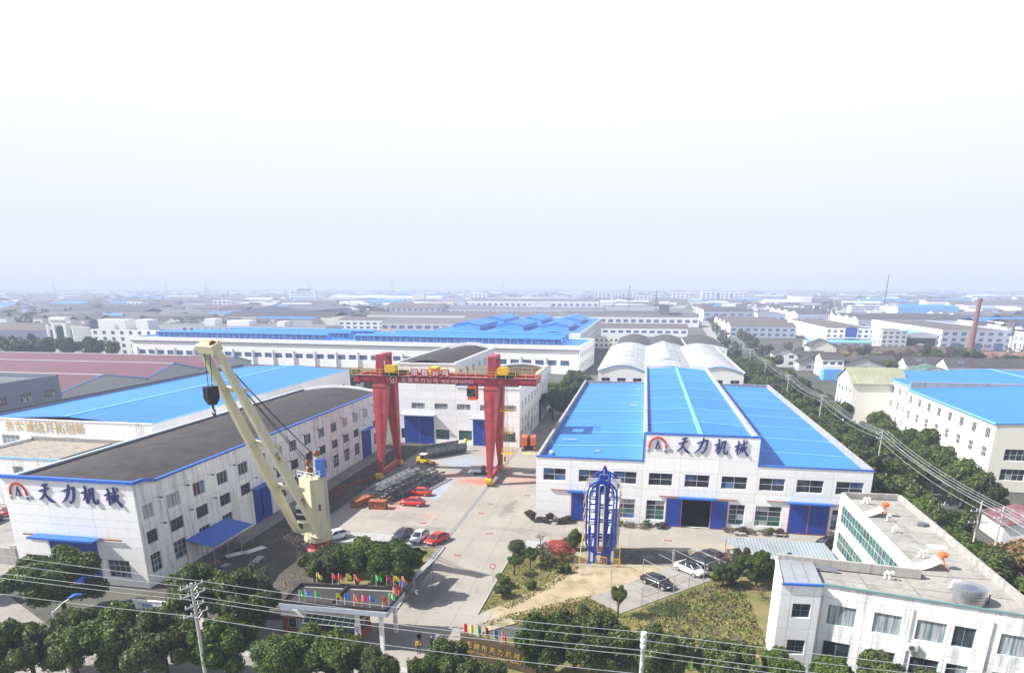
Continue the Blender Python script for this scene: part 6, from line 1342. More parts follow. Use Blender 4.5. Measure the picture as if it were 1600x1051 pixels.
# rows of evergreens along the side road
ORDW = 'nearest second third fourth fifth sixth seventh eighth ninth tenth eleventh twelfth thirteenth fourteenth fifteenth sixteenth seventeenth eighteenth nineteenth twentieth'.split() + ['twenty-' + w for w in 'first second third fourth fifth sixth seventh eighth ninth'.split()]
GR = 'evergreen trees along the right-hand road'
for k in range(26):
    y = 96 + 9.3 * k + rnd.uniform(-2, 2)
    for x0 in (40.2, 45.0, 50.2):
        if rnd.random() < .93:
            if x0 > 48 and y < 128: continue
            if 118 < y < 146 and x0 < 45 and rnd.random() < .6: continue
            tree(x0 + rnd.uniform(-1.3, 1.3), y, rnd.uniform(7.5, 10.5) * (.72 if 42 < x0 < 48 else 1), rnd.uniform(3.4, 4.8), 'mid', f'dense evergreen tree in the {"left" if x0 < 42 else "middle" if x0 < 48 else "right"} file along the right-hand road, {ORDW[k]} from the near end', GR, .12)
for k in range(8): tree(56.5 + rnd.uniform(-1.5, 1.5), 118 + 9 * k, rnd.uniform(7.5, 10), rnd.uniform(3.6, 4.8), 'mid', f'dense evergreen tree close under the cream factory wall, {ORDW[k]} from the near end', 'evergreen trees under the cream factory', .12)
for (x, y) in ((41, 84), (44.5, 90), (42, 101), (46, 105), (47, 81), (42.5, 94), (44, 87)): tree(x, y, rnd.uniform(6, 8), rnd.uniform(3, 4), 'mid', 'evergreen tree just right of the office block', 'evergreen trees right of the office', .10)
for k in range(9): tree(-24.5 + 1.6 * (k % 4) + rnd.uniform(-1, 1), 196 + 6.5 * k, rnd.uniform(8, 10), rnd.uniform(3.4, 4.4), 'mid', f'dark evergreen tree in the alley left of the main hall, {ORDW[k]} from the near end', 'evergreen trees in the alley', .1)
for k in range(7): tree(-13 + 5.2 * k + rnd.uniform(-1, 1) if k < 4 else 20 + 5 * (k - 4), 216 + rnd.uniform(-3, 6), rnd.uniform(8, 10), rnd.uniform(3, 4), 'mid', 'evergreen tree showing over the back edge of the main hall', 'evergreen trees behind the main hall', .1)
for k in range(16): tree(-128 + 6.5 * k + rnd.uniform(-2, 2), 236 + rnd.uniform(-8, 12), rnd.uniform(7, 11), rnd.uniform(3, 4.6), 'mid', 'evergreen tree between the blue roofed hall and the far white factory', 'evergreen trees behind the left halls', .12)
for k in range(9): tree(-322 + 6 * k + rnd.uniform(-2, 2), 312 + rnd.uniform(-8, 10), rnd.uniform(11, 14), rnd.uniform(5, 7), 'far', f'evergreen tree in front of the arched gate building, {["leftmost", "second", "third", "fourth", "fifth", "sixth", "seventh", "eighth", "rightmost"][k]} from the left', 'evergreen trees by the arched gate building', .1)
for k in range(40):
    x, y = rnd.uniform(62, 190), rnd.uniform(285, 420)
    if any(abs(x - a) < 12 and abs(y - b_) < 12 for a, b_ in ((70, 355), (88, 379), (84, 318), (125, 312), (130, 290), (193, 463))): continue
    tree(x, y, rnd.uniform(5, 9), rnd.uniform(2.6, 4.6), rnd.choice(['mid', 'mid', 'far', 'olive']), 'small tree among the village houses', 'trees among the village houses', .12)
for k in range(34):
    x, y = rnd.uniform(100, 215), rnd.uniform(405, 450)
    bare(x, y, rnd.uniform(5, 8), rnd.uniform(7, 11), rnd.choice([0, 1, 2]), 'leafless tree on the waste ground before the right-hand factories', 'leafless trees on the waste ground')
for k in range(26):
    x, y = rnd.uniform(100, 190), rnd.uniform(345, 440)
    if any(abs(x - a) < 16 and abs(y - b_) < 14 for a, b_ in ((125, 330), (105, 350))): continue
    tree(x, y, rnd.uniform(3, 5), rnd.uniform(3, 5.5), 'dull', 'brownish winter thicket on the waste ground', 'brown thickets on the waste ground', 0, 'bush', 'thicket', nm='foliage')
for k in range(34):
    y = 330 + 14 * k
    tree(46 + (y - 330) * .055 + rnd.uniform(-4, 4) + (13 if k % 2 else 0), y, rnd.uniform(6, 9), rnd.uniform(3, 4.5), 'far', 'distant tree along the far end of the right-hand road', 'distant roadside trees', .1)
# grass tufts (nobody could count them)
def tufts(name, polys, n, mat, hmin, hmax, seed):
    g = np.random.default_rng(seed); P = []
    def inside(px, py, poly):
        c = False; j = len(poly) - 1
        for i in range(len(poly)):
            xi, yi = poly[i]; xj, yj = poly[j]
            if (yi > py) != (yj > py) and px < (xj - xi) * (py - yi) / (yj - yi) + xi: c = not c
            j = i
        return c
    for poly, share in polys:
        xs_ = [p[0] for p in poly]; ys_ = [p[1] for p in poly]; m = 0
        while m < n * share:
            x, y = g.uniform(min(xs_), max(xs_)), g.uniform(min(ys_), max(ys_))
            if inside(x, y, poly): P.append((x, y)); m += 1
    P = np.array(P); n = len(P); a = g.uniform(0, 2 * math.pi, n); h = g.uniform(hmin, hmax, n); w = h * .5
    dx, dy = np.cos(a) * w, np.sin(a) * w; z = np.zeros(n) - .03
    A_ = np.stack([P[:, 0] - dx, P[:, 1] - dy, z], 1); B_ = np.stack([P[:, 0] + dx, P[:, 1] + dy, z], 1); C_ = np.stack([P[:, 0] + g.normal(0, .12, n), P[:, 1] + g.normal(0, .12, n), h], 1)
    me = bpy.data.meshes.new(name); me.from_pydata(np.stack([A_, B_, C_], 1).reshape(-1, 3).tolist(), [], np.arange(3 * n).reshape(-1, 3).tolist()); me.materials.append(M[mat]); me.update()
    o = link(name, me); o['kind'] = 'stuff'; return o
tag(tufts('grass', [([(-17.2, 71.8), (-10.8, 81), (-7.7, 88.6), (-8.2, 95), (-16.6, 92)], .30), ([(-13.4, 70.8), (-4.8, 78), (-.8, 74.4), (-2.6, 68), (-11, 68)], .3), ([(-2, 64), (14, 62), (15, 71), (14.5, 88), (11, 86), (-.6, 74)], .34), ([(-16.6, 67.6), (-13.2, 71.2), (-4.6, 78.4), (-5.4, 78.6), (-13.8, 71.8), (-17, 68.6)], .03), ([(-15.2, 73.8), (-10.8, 80.6), (-7.4, 88), (-6.8, 87.6), (-10.2, 79.8), (-14.4, 73)], .03)], 16000, 'grass_blade', .06, .28, 5), 'dry yellow and green grass tufts on the island and in the garden', 'grass')
tag(tufts('tall_weeds', [([(2, 66), (14, 64), (15, 71), (14.5, 86), (11, 85), (3, 78)], .85), ([(-13.4, 70.8), (-4.8, 78), (-.8, 74.4), (-2.6, 68), (-11, 68)], .15)], 1300, 'leaf_olive', .15, .42, 15), 'taller brown weeds standing in the dry garden', 'weeds')
tag(tufts('weeds', [([(-60, 73), (-50.4, 92), (-50.4, 157), (-57, 157), (-57, 100)], .5), ([(-46, 72), (-38, 71), (-37, 88), (-44, 84)], .3), ([(-59, 64), (-50, 64), (-46, 72), (-58, 71)], .2)], 3500, 'grass_blade', .06, .22, 8), 'weeds growing in the dirt along the left hall', 'weeds')
tag(tufts('crops', [([(2.2, 76.2), (5.6, 79.6), (7.6, 77.9), (6.6, 74.9), (3.4, 74.6)], .6), ([(-.8, 62.7), (13.2, 64), (13.6, 66.4), (3, 66)], .4)], 3500, 'leaf_bright', .08, .22, 9), 'bright green vegetable leaves in the garden beds', 'crops')

# ------------------------------------------------------------------ power poles and wires
def pole(x, y, h, label, group, arms, dirn, r=.17, name='power_pole', cat='power pole'):
    t = Thing(name, label, cat, (x, y, 0), 0, group)
    t.part('shaft', MB().tube([(x, y, 0), (x, y, h)], [r, r * .65], 10), M['concrete_pole'])
    d = Vector(dirn).normalized()
    for z, hw in arms:
        p = Vector((x, y, z)); a = t.part('crossarm', MB().bar(p - d * hw, p + d * hw, .11, .11).bar(p - d * hw * .6, p - Vector((0, 0, .6)), .05).bar(p + d * hw * .6, p - Vector((0, 0, .6)), .05), M['galv'])
        q = MB()
        for f in (-.92, -.35, .35, .92): q.cyl(tuple(p + d * hw * f + Vector((0, 0, .05))), .05, .22, 6)
        link('insulator', q.mesh('insulator', M['white_paint']), a, I4)
    return t
def wire(pts, sag, label, group, r=.028, mat='wire', name='power_line'):
    P = []
    for a, c in zip(pts, pts[1:]):
        a, c = Vector(a), Vector(c); n = 12
        for k in range(n): f = k / n; P.append(a.lerp(c, f) - Vector((0, 0, sag * 4 * f * (1 - f))))
    P.append(Vector(pts[-1])); o = link(name, MB().tube(P, r, 4, 0, False).mesh(name, M[mat])); tag(o, label, 'cable', group); return o
pole(-38.0, 49.1, 12.1, 'leaning-looking concrete power pole with four crossarms at lower left', 'street power poles', [(11.8, 1.1), (11.0, 1.2), (9.9, .9), (9.1, 1.2)], (.45, 1, 0), .2)
pole(1.3, 47.2, 12.2, 'concrete power pole in the middle of the bottom edge', 'street power poles', [(9.4, .7), (8.3, .7)], (.1, 1, 0), .22)
q = MB()
for z in (11.9, 11.4, 10.9): q.cyl((1.3, 47.2, z), .22, .28, 10)
tag(link('pole_insulator', q.mesh('pole_insulator', M['white_paint'])), 'stack of pale insulator sleeves on top of the bottom middle power pole', 'insulator')
NMS = ['highest', 'second highest', 'third highest', 'fourth highest', 'lowest']
for k, (z, dy, zl) in enumerate(((11.95, .9, 13.2), (11.15, 1.1, 12.0), (11.0, -.2, 11.6), (10.1, .6, 10.6), (9.3, -.8, 9.6))):
    wire([(-80, 50.4 + dy, zl + .6), (-38 + .45 * dy, 49.1 + dy, z), (1.3, 47.2 + dy, z - .25), (40, 45.5 + dy, z - .1)], .35, f'{NMS[k]} overhead wire along the street in the foreground', 'overhead wires along the street', .022)
RPX = [(46.2, 92.5), (45.5, 138), (45.2, 184), (45.0, 226), (45.5, 272), (46.3, 318), (47.5, 365), (49, 412), (50.5, 462), (52.5, 515), (54.5, 570)]
for k, (x, y) in enumerate(RPX):
    pole(x, y, 11.2 if k else 10.5, f'slim concrete power pole in the row along the right-hand road, {ORDW[k]} from the near end', 'power poles along the right-hand road', [(10.6 if k else 9.8, 1.2)] + ([(9.6 if k else 8.8, 1.0)] if k < 5 else []), (1, .15, 0), .16)
pole(45.0, 95.5, 10.2, 'slim concrete pole paired with the nearest roadside pole', 'power poles along the right-hand road', [(8.8, 1.4), (7.2, 1.4)], (1, .3, 0), .16)
for (x, y) in ((43.0, 103), (44.2, 104)): pole(x, y, 7.4, 'shorter wooden pole standing behind the paired roadside poles', 'short poles behind the paired ones', [(6.8, .5)], (1, .2, 0), .12)
for k, dx in enumerate((-1.1, -.4, .4, 1.1)):
    wire([(x + dx + 8, y - 60, 9.6) for x, y in RPX[:1]] + [(x + dx, y, (10.8 if i else 10.0)) for i, (x, y) in enumerate(RPX)], .9, 'overhead wire strung from pole to pole along the right-hand road', 'overhead wires along the right-hand road', .03)
for k, dx in enumerate((-.9, .9)):
    wire([(x + dx + 8, y - 60, 8.4) for x, y in RPX[:1]] + [(x + dx, y, (9.8 if i else 9.0)) for i, (x, y) in enumerate(RPX[:6])], 1.0, 'lower overhead wire along the right-hand road', 'overhead wires along the right-hand road', .03)
sl = Thing('street_lamp', 'blue-headed street lamp leaning over the trees at lower left', 'street lamp', (-54.6, 50.4, 0))
sl.part('pole', MB().tube([(-54.6, 50.4, 0), (-54.6, 50.4, 7.2)], [.1, .06], 8), M['white_paint']); sl.part('arm', MB().tube([(-54.6, 50.4, 7.0), (-53.6, 50.9, 8.0), (-52.9, 51.2, 8.4)], .05, 6), M['white_paint']); sl.part('lamp_head', MB().tube([(-53.1, 51.1, 8.35), (-52.6, 51.35, 8.6), (-52.0, 51.6, 8.65)], [.12, .24, .1], 8), M['blue_trim'])

# ------------------------------------------------------------------ people
def skinmesh(name, joints, edges, radii, mat, sub_=1):
    me = bpy.data.meshes.new(name + '_cage'); me.from_pydata(joints, edges, []); o = bpy.data.objects.new(name + '_cage', me); COL.objects.link(o)
    m = o.modifiers.new('skin', 'SKIN'); m.use_smooth_shade = True
    s = o.modifiers.new('sub', 'SUBSURF'); s.levels = sub_; s.render_levels = sub_
    sv = me.skin_vertices[0].data
    for k, r in enumerate(radii): sv[k].radius = (r, r) if not isinstance(r, tuple) else r; sv[k].use_root = (k == 0)
    return o
def person(x, y, rz, coat, label, pose=0):
    t = Thing('person', label, 'person', (x, y, 0), rz, None, world=False)
    b_ = .22 if pose == 0 else .1
    J = [(0, 0, .94), (0, 0, 1.15), (0, .01, 1.40), (0, .01, 1.50), (0, .03, 1.60), (0, .02, 1.70),
         (-.10, 0, .90), (-.11, -.01, .50), (-.11, .02, .09), (-.12, -.13, .04), (.10, 0, .90), (.12, .02, .50), (.13, .05, .09), (.14, -.10, .04),
         (-.19, .01, 1.40), (-.25, .03, 1.13), (-.24, -.02 - b_ * .6, .90 + b_ * .3), (.19, .01, 1.40), (.25, .03, 1.13), (.23, -.04 - b_, .92 + b_ * .8)]
    E = [(0, 1), (1, 2), (2, 3), (3, 4), (4, 5), (0, 6), (6, 7), (7, 8), (8, 9), (0, 10), (10, 11), (11, 12), (12, 13), (2, 14), (14, 15), (15, 16), (2, 17), (17, 18), (18, 19)]
    Rr = [(.14, .11), (.15, .11), (.16, .11), .055, .095, .07, .085, .062, .042, .035, .085, .062, .042, .035, .06, .045, .03, .06, .045, .03]
    for w, s in ((16, -1), (19, 1)):     # hands: palm, four fingers, thumb
        wx_, wy_, wz_ = J[w]; k = len(J); J.append((wx_, wy_ - .02, wz_ - .07)); E.append((w, k)); Rr.append((.03, .016))
        for i in range(4):
            J += [(wx_ + (i - 1.5) * .02, wy_ - .03, wz_ - .11), (wx_ + (i - 1.5) * .021, wy_ - .045, wz_ - .15 - .012 * (i in (1, 2)))]; m = len(J); E += [(k, m - 2), (m - 2, m - 1)]; Rr += [.009, .007]
        J += [(wx_ - s * .04, wy_ - .05, wz_ - .07), (wx_ - s * .045, wy_ - .075, wz_ - .105)]; m = len(J); E += [(k, m - 2), (m - 2, m - 1)]; Rr += [.011, .008]
    PEND.append((t, skinmesh('body', J, E, Rr, None), 'body', 'skin'))
    k_ = 1.22
    PEND.append((t, skinmesh('coat', [J[0]] + [J[i] for i in (1, 2, 14, 15, 16, 17, 18, 19)] + [(0, 0, .72)], [(0, 1), (1, 2), (2, 3), (3, 4), (4, 5), (2, 6), (6, 7), (7, 8), (0, 9)], [(.19, .15), (.19, .15), (.19, .14), .085, .066, .05, .085, .066, .05, (.2, .15)], None), 'coat', coat))
    PEND.append((t, skinmesh('trousers', [J[0]] + [J[i] for i in (6, 7, 8, 10, 11, 12)], [(0, 1), (1, 2), (2, 3), (0, 4), (4, 5), (5, 6)], [(.16, .13), .10, .078, .066, .10, .078, .066], None), 'trousers', 'trousers'))
    PEND.append((t, skinmesh('hair', [(0, .045, 1.60), (0, .035, 1.70), (0, .0, 1.74)], [(0, 1), (1, 2)], [.095, .088, .06], None), 'hair', 'hair'))
    for dx in (-.035, .035): t.part('eye', MB().box((dx - .012, -.075, 1.615), (dx + .012, -.065, 1.63)), M['black'])
    t.part('nose', MB().add([(-.014, -.066, 1.585), (.014, -.066, 1.585), (0, -.09, 1.588), (0, -.064, 1.62)], [(0, 1, 2), (0, 2, 3), (2, 1, 3)]), M['skin']); t.part('mouth', MB().box((-.022, -.072, 1.558), (.022, -.062, 1.566)), M['logo_red'])
    for s in (-1, 1): t.part('shoe', MB().add([(s * .125 - .05, -.2, 0), (s * .125 + .05, -.2, 0), (s * .125 + .05, .1, 0), (s * .125 - .05, .1, 0), (s * .125 - .04, -.17, .06), (s * .125 + .04, -.17, .06), (s * .125 + .045, .09, .11), (s * .125 - .045, .09, .11)], [(4, 5, 6, 7), (0, 1, 5, 4), (1, 2, 6, 5), (2, 3, 7, 6), (3, 0, 4, 7)]), M['black'])
PEND = []
person(-21.55, 61.3, R(20), 'coat_yellow', 'person in a yellow jacket standing with two others at the gate', 0)
person(-22.0, 62.9, R(70), 'coat_black', 'person in black just behind the yellow jacket at the gate', 1)
person(-20.45, 62.4, R(-60), 'coat_black', 'person in black talking in the middle of the group at the gate', 0)
person(-19.2, 62.5, R(-80), 'coat_black', 'person in black at the right of the group at the gate', 1)
person(-21.3, 57.4, R(150), 'coat_black', 'lone person in dark clothes walking in front of the gate', 1)
def flush_people():
    bpy.context.view_layer.update(); dg = bpy.context.evaluated_depsgraph_get()
    for t, o, nm, mat in PEND:
        me = bpy.data.meshes.new_from_object(o.evaluated_get(dg)); me.name = nm; me.materials.clear(); me.materials.append(M[mat]); t.part(nm, me, None)
    for t, o, nm, mat in PEND: me = o.data; bpy.data.objects.remove(o); bpy.data.meshes.remove(me)

# ------------------------------------------------------------------ background buildings
def wrow(W, z, h, w, n, cols=2, rows=1, fr='frame', gl='glass', split=False, margin=None):
    """n evenly spaced windows along a wall of length W"""
    m = (W - n * w) / n; return [(m / 2 + k * (w + m), m / 2 + k * (w + m) + w, z, z + h, cols, rows, fr, gl, split) for k in range(n)]
def bld(name, label, cat, x0, y0, w, d, h, wall='grey_wall', roof='flat', rm='grey_roof', front=(), left=(), right=(), rz=0., rise=2.5, bays=1, group=None, side=None, over=.0, par=.5):
    t = Thing(name, label, cat, (x0, y0, 0), rz, group, world=False); sd = side or wall
    F = [o for r in front for o in r]; L_ = [o for r in left for o in r]; R_ = [o for r in right for o in r]
    facade(t, (0, 0), (w, 0), 0, h, F, wall); facade(t, (0, d), (0, 0), 0, h, L_, sd); facade(t, (w, 0), (w, d), 0, h, R_, sd)
    t.part('back_wall', MB().quad((w, d, 0), (0, d, 0), (0, d, h), (w, d, h)), M[sd])
    if roof == 'flat':
        t.part('roof', MB().box((.25, .25, h - par - .2), (w - .25, d - .25, h - par)), M[rm]); b = MB()
        b.box((0, .002, h - par), (w, .25, h)).box((0, d - .25, h - par), (w, d - .002, h)).box((.002, .25, h - par), (.25, d - .25, h)).box((w - .25, .25, h - par), (w - .002, d - .25, h)); t.part('parapet', b, M[wall])
    elif roof == 'gabley':
        bw_ = w / bays
        for k in range(bays):
            a, c = k * bw_, (k + 1) * bw_; m = (a + c) / 2; th = .15; o = over
            for xa, xb, za, zb in ((a - o, m, h - o * rise / (bw_ / 2), h + rise), (m, c + o, h + rise, h - o * rise / (bw_ / 2))):
                t.part('roof', MB().add([(xa, -o, za), (xb, -o, zb), (xb, d + o, zb), (xa, d + o, za), (xa, -o, za - th), (xb, -o, zb - th), (xb, d + o, zb - th), (xa, d + o, za - th)], [(0, 1, 2, 3), (7, 6, 5, 4), (0, 4, 5, 1), (2, 6, 7, 3), (1, 5, 6, 2), (3, 7, 4, 0)]), M[rm])
            for yy_ in (0, d): t.part('gable', MB().add([(a, yy_, h), (c, yy_, h), (m, yy_, h + rise - .16)], [(0, 1, 2)]), M[wall])
    elif roof == 'gablex':
        bd_ = d / bays
        for k in range(bays):
            a, c = k * bd_, (k + 1) * bd_; m = (a + c) / 2; th = .15; o = over
            for ya, yb, za, zb in ((a - o, m, h - o * rise / (bd_ / 2), h + rise), (m, c + o, h + rise, h - o * rise / (bd_ / 2))):
                t.part('roof', MB().add([(-o, ya, za), (w + o, ya, za), (w + o, yb, zb), (-o, yb, zb), (-o, ya, za - th), (w + o, ya, za - th), (w + o, yb, zb - th), (-o, yb, zb - th)], [(0, 1, 2, 3), (7, 6, 5, 4), (0, 4, 5, 1), (2, 6, 7, 3), (1, 5, 6, 2), (3, 7, 4, 0)]), M[rm])
            for xx_ in (0, w): t.part('gable', MB().add([(xx_, a, h), (xx_, c, h), (xx_, m, h + rise - .16)], [(0, 1, 2)]), M[sd])
    elif roof == 'arch':
        bw_ = w / bays
        for k in range(bays):
            arch_roof(t, k * bw_, (k + 1) * bw_, 0, d, h, rise, rm, 8, 'roof', 1); arch_gable(t, k * bw_, (k + 1) * bw_, -.01, h, rise, wall, .3, 8, over=.05)
    return t
def monitor(t, x0, x1, y0, y1, z0, z1, rise, axis, name='roof_monitor', rm='blue_roof', wm='light_blue', n=6, end='door_blue'):
    """raised clerestory on a roof, ridge along axis"""
    b = MB()
    b.quad((x0, y0, z0), (x1, y0, z0), (x1, y0, z1), (x0, y0, z1)); b.quad((x1, y1, z0), (x0, y1, z0), (x0, y1, z1), (x1, y1, z1)); b.quad((x0, y1, z0), (x0, y0, z0), (x0, y0, z1), (x0, y1, z1)); b.quad((x1, y0, z0), (x1, y1, z0), (x1, y1, z1), (x1, y0, z1))
    if axis == 'x': ym = (y0 + y1) / 2; b.add([(x0, y0, z1), (x0, y1, z1), (x0, ym, z1 + rise), (x1, y0, z1), (x1, y1, z1), (x1, ym, z1 + rise)], [(0, 2, 1), (3, 4, 5)])
    else: xm = (x0 + x1) / 2; b.add([(x0, y0, z1), (x1, y0, z1), (xm, y0, z1 + rise), (x0, y1, z1), (x1, y1, z1), (xm, y1, z1 + rise)], [(0, 1, 2), (3, 5, 4)])
    o = t.part(name, b, M[wm]); r = MB(); e = .3
    if axis == 'x':
        r.quad((x0 - e, y0 - e, z1 - .05), (x1 + e, y0 - e, z1 - .05), (x1 + e, ym, z1 + rise + .03), (x0 - e, ym, z1 + rise + .03)); r.quad((x0 - e, ym, z1 + rise + .03), (x1 + e, ym, z1 + rise + .03), (x1 + e, y1 + e, z1 - .05), (x0 - e, y1 + e, z1 - .05))
        g = MB(); k = (x1 - x0) / n
        for i in range(n): g.box((x0 + k * i + .2, y0 - .06, z0 + .3), (x0 + k * (i + 1) - .2, y0 - .02, z1 - .2)).box((x0 + k * i + .25, y1 + .02, z0 + .35), (x0 + k * (i + 1) - .25, y1 + .06, z1 - .25))
    else:
        r.quad((x0 - e, y0 - e, z1 - .05), (xm, y0 - e, z1 + rise + .03), (xm, y1 + e, z1 + rise + .03), (x0 - e, y1 + e, z1 - .05)); r.quad((xm, y0 - e, z1 + rise + .03), (x1 + e, y0 - e, z1 - .05), (x1 + e, y1 + e, z1 - .05), (xm, y1 + e, z1 + rise + .03))
        g = MB(); k = (y1 - y0) / n
        for i in range(n): g.box((x0 - .06, y0 + k * i + .25, z0 + .35), (x0 - .02, y0 + k * (i + 1) - .25, z1 - .25)).box((x1 + .02, y0 + k * i + .25, z0 + .35), (x1 + .06, y0 + k * (i + 1) - .25, z1 - .25))
    link('monitor_roof', r.mesh('monitor_roof', M[rm]), o, I4); mw = link('monitor_window', g.mesh('monitor_window', M['glass_blue']), o, I4); mw['kind'] = 'stuff'; return o
# big white factory across the middle distance, blue monitors
t = bld('factory', 'long white factory with three rows of blue roof monitors behind the left halls', 'factory', -261, 321, 234.6, 46, 12.4, 'white', 'flat', 'blue_roof_x', rz=math.atan2(-17, 234), par=.6,
    front=[[(4 + 5.7 * k, 4 + 5.7 * k + 3.9, 3.7, 5.9, 4, 2, 'frame_dark', 'glass_blue', True) for k in range(40)]], right=[[(3 + 4.8 * k, 5.2 + 4.8 * k, 7, 9.4, 2, 2, 'frame', 'glass_blue', False) for k in range(9)], [(3 + 4.8 * k, 5.2 + 4.8 * k, 2, 4.4, 2, 2, 'frame', 'glass_blue', False) for k in range(9)]])
for k in range(20): t.part('buttress', MB().box((3.0 + 11.4 * k - .25, -.7, 0), (3.0 + 11.4 * k + .25, -.005, 7.4)), M['white'])
t.part('eaves_band', MB().box((-.1, -.5, 10.6), (234.7, -.006, 12.45)), M['white_paint']); t.part('eaves_line', MB().box((-.1, -.52, 10.3), (234.7, -.006, 10.58)), M['frame_dark'])
for y in (5, 20, 37):
    monitor(t, 10 + y * .6, 108 + y * .3, y, y + 5, 11.8, 14.6, .7, 'x', n=30); monitor(t, 124 + y * .2, 226 - .1 * y, y, y + 5, 11.8, 14.6, .7, 'x', n=30)
t = bld('factory', 'tall white factory block with blue gabled roof monitors behind the long white one', 'factory', -112, 352, 81, 172, 14.8, 'white', 'flat', 'blue_roof', par=.6, right=[[(4 + 6 * k, 7 + 6 * k, z, z + 2.2, 2, 2, 'frame', 'glass_blue', False) for k in range(27)] for z in (3, 7.2, 11)])
for x in (10, 34, 58):
    monitor(t, x, x + 15, 18, 66, 14.2, 17.2, 1.6, 'y', n=10); monitor(t, x, x + 15, 84, 140, 14.2, 17.2, 1.6, 'y', n=10)
for k in range(3): t.part('roof_bay', MB().add([(2 + 26.3 * k, .5, 14.25), (15 + 26.3 * k, .5, 15.3), (28 + 26.3 * k, .5, 14.25), (2 + 26.3 * k, 171, 14.25), (15 + 26.3 * k, 171, 15.3), (28 + 26.3 * k, 171, 14.25)], [(0, 1, 4, 3), (1, 2, 5, 4)]), M['blue_roof'])
# barrel roofed sheds
t = bld('warehouse', 'three silver barrel-roofed sheds side by side behind the main hall', 'warehouse', -15, 246, 49.5, 104, 8.8, 'white', 'arch', 'silver_roof', bays=3, rise=2.0, front=[wrow(49.5, 4.5, 1.8, 3, 9)], right=[wrow(104, 4.5, 1.8, 3, 14)])
for k in range(3):
    for j in range(8): 
        if rnd.random() < .8: t.part('skylight_strip', MB().box((16.5 * k + 1.2 + rnd.uniform(0, 12), 4 + 12.6 * j, 11.0 - 1.5), (16.5 * k + 1.5 + 12, 4.5 + 12.6 * j, 11.0 - 1.45)), M['pale_roof']) if False else None
t.part('raised_roof', MB().add([(20.5, 20, 10.4), (24.7, 20, 11.9), (29, 20, 10.4), (20.5, 102, 10.4), (24.7, 102, 11.9), (29, 102, 10.4)], [(0, 1, 4, 3), (1, 2, 5, 4), (0, 2, 1)]), M['silver_roof'])
for k in range(4): t.part('eaves_cap', MB().box((16.5 * k - .25, -.4, 8.7), (16.5 * k + .25, 104, 9.05)), M['white_paint'])
for k in range(3): t.part('gable_trim', MB().tube([(16.5 * k + .3 + 15.9 * i / 10, -.2, 8.75 + 2.05 * math.sin(math.pi * i / 10)) for i in range(11)], .16, 5), M['light_blue'])
# dark sheds behind
t = bld('warehouse', 'dark roofed old workshop behind the silver barrel sheds', 'warehouse', -14, 366, 36, 70, 7, 'grey_wall', 'arch', 'tile_roof', bays=2, rise=2.4); t.part('roof_frame', MB().box((4, -2, 7.2), (34, -.4, 7.5)).box((4, -6, 8.2), (34, -5.7, 8.5)).box((4, -6, 5), (4.3, -.4, 8.2)).box((18, -6, 5), (18.3, -.4, 8.2)).box((33.7, -6, 5), (34, -.4, 8.2)), M['pale_roof'])
bld('warehouse', 'white arched gable shed with dark roof beside the road behind the barrel sheds', 'warehouse', 22.5, 362, 19, 74, 7.4, 'white', 'arch', 'tile_roof', rise=1.8, front=[wrow(19, 4.4, 1.6, 3, 3)])
bld('house', 'small pinkish two-storey block squeezed behind the dark workshop', 'house', -30, 440, 18, 8, 7, 'cream', 'flat', 'brown_roof', front=[wrow(18, 1.2, 1.4, 1.6, 6), wrow(18, 4.4, 1.4, 1.6, 6)])
LONG = 'long workshops in the middle distance'
for (lb, x, y, w, d, h, wall, rm, nwin, rise) in (
    ('long low workshop with brownish roof nearest behind the dark sheds', -62, 551, 95, 26, 6.2, 'white', 'brown_roof', 16, 3.0),
    ('long white workshop with a row of dark windows reaching the road', -281, 690, 332, 30, 9.0, 'white', 'brown_roof', 46, 3.2),
    ('grey roofed workshop in front of the long white one', -215, 556, 88, 40, 8.4, 'grey_wall', 'grey_roof', 12, 3.5),
    ('second grey roofed workshop left of the blue monitors', -160, 600, 60, 60, 8, 'grey_wall', 'brown_roof', 9, 3.5),
    ('long pale workshop with saw windows behind the long white one', -300, 900, 250, 40, 8.5, 'grey_wall', 'grey_roof', 40, 3),
    ('wide far factory with a bright row of windows near the horizon', -290, 1166, 215, 40, 13.4, 'white', 'brown_roof', 22, 4),
    ('far long white factory left of the orange tinted block', -674, 1447, 252, 50, 14.6, 'white', 'pale_roof', 24, 3),
    ('far workshop beside the mast with dark tile roof', -90, 780, 130, 60, 6, 'grey_wall', 'tile_roof', 12, 4)):
    bld('workshop', lb, 'workshop', x, y, w, d, h, wall, 'gablex', rm, front=[wrow(w, h * .42, h * .32, w / nwin * .62, nwin, 2, 1, 'frame', 'glass_blue')], rise=rise, group=LONG, bays=1)
# left background
t = bld('warehouse', 'bluish grey warehouse at the far left edge', 'warehouse', -440, 356, 105, 50, 12.2, 'slate', 'gablex', 'brown_roof', rise=3, front=[wrow(105, 6.5, 1.8, 4, 9, 3), wrow(105, 2, 1.8, 4, 9, 3)])
t = bld('gate_building', 'white gate building with tall green arched window', 'building', -339.6, 352, 17.5, 12, 14.5, 'white', 'flat', 'grey_roof', front=[[(1, 3, 2, 13, 1, 6, 'frame', 'glass_blue', False), (14.5, 16.5, 2, 13, 1, 6, 'frame', 'glass_blue', False)]])
t.part('frame_block', MB().box((4.2, -1.6, 0), (5.8, -.005, 18.5)).box((11.7, -1.6, 0), (13.3, -.005, 18.5)).box((5.8, -1.6, 16), (11.7, -.005, 18.5)).box((3.6, -2.0, 18.5), (13.9, 2, 20)).box((0, -1.2, 0), (.8, -.006, 16)).box((16.7, -1.2, 0), (17.5, -.006, 16)), M['white'])
q = MB().box((5.8, -.6, 2), (11.7, -.4, 12.5)); n = 10
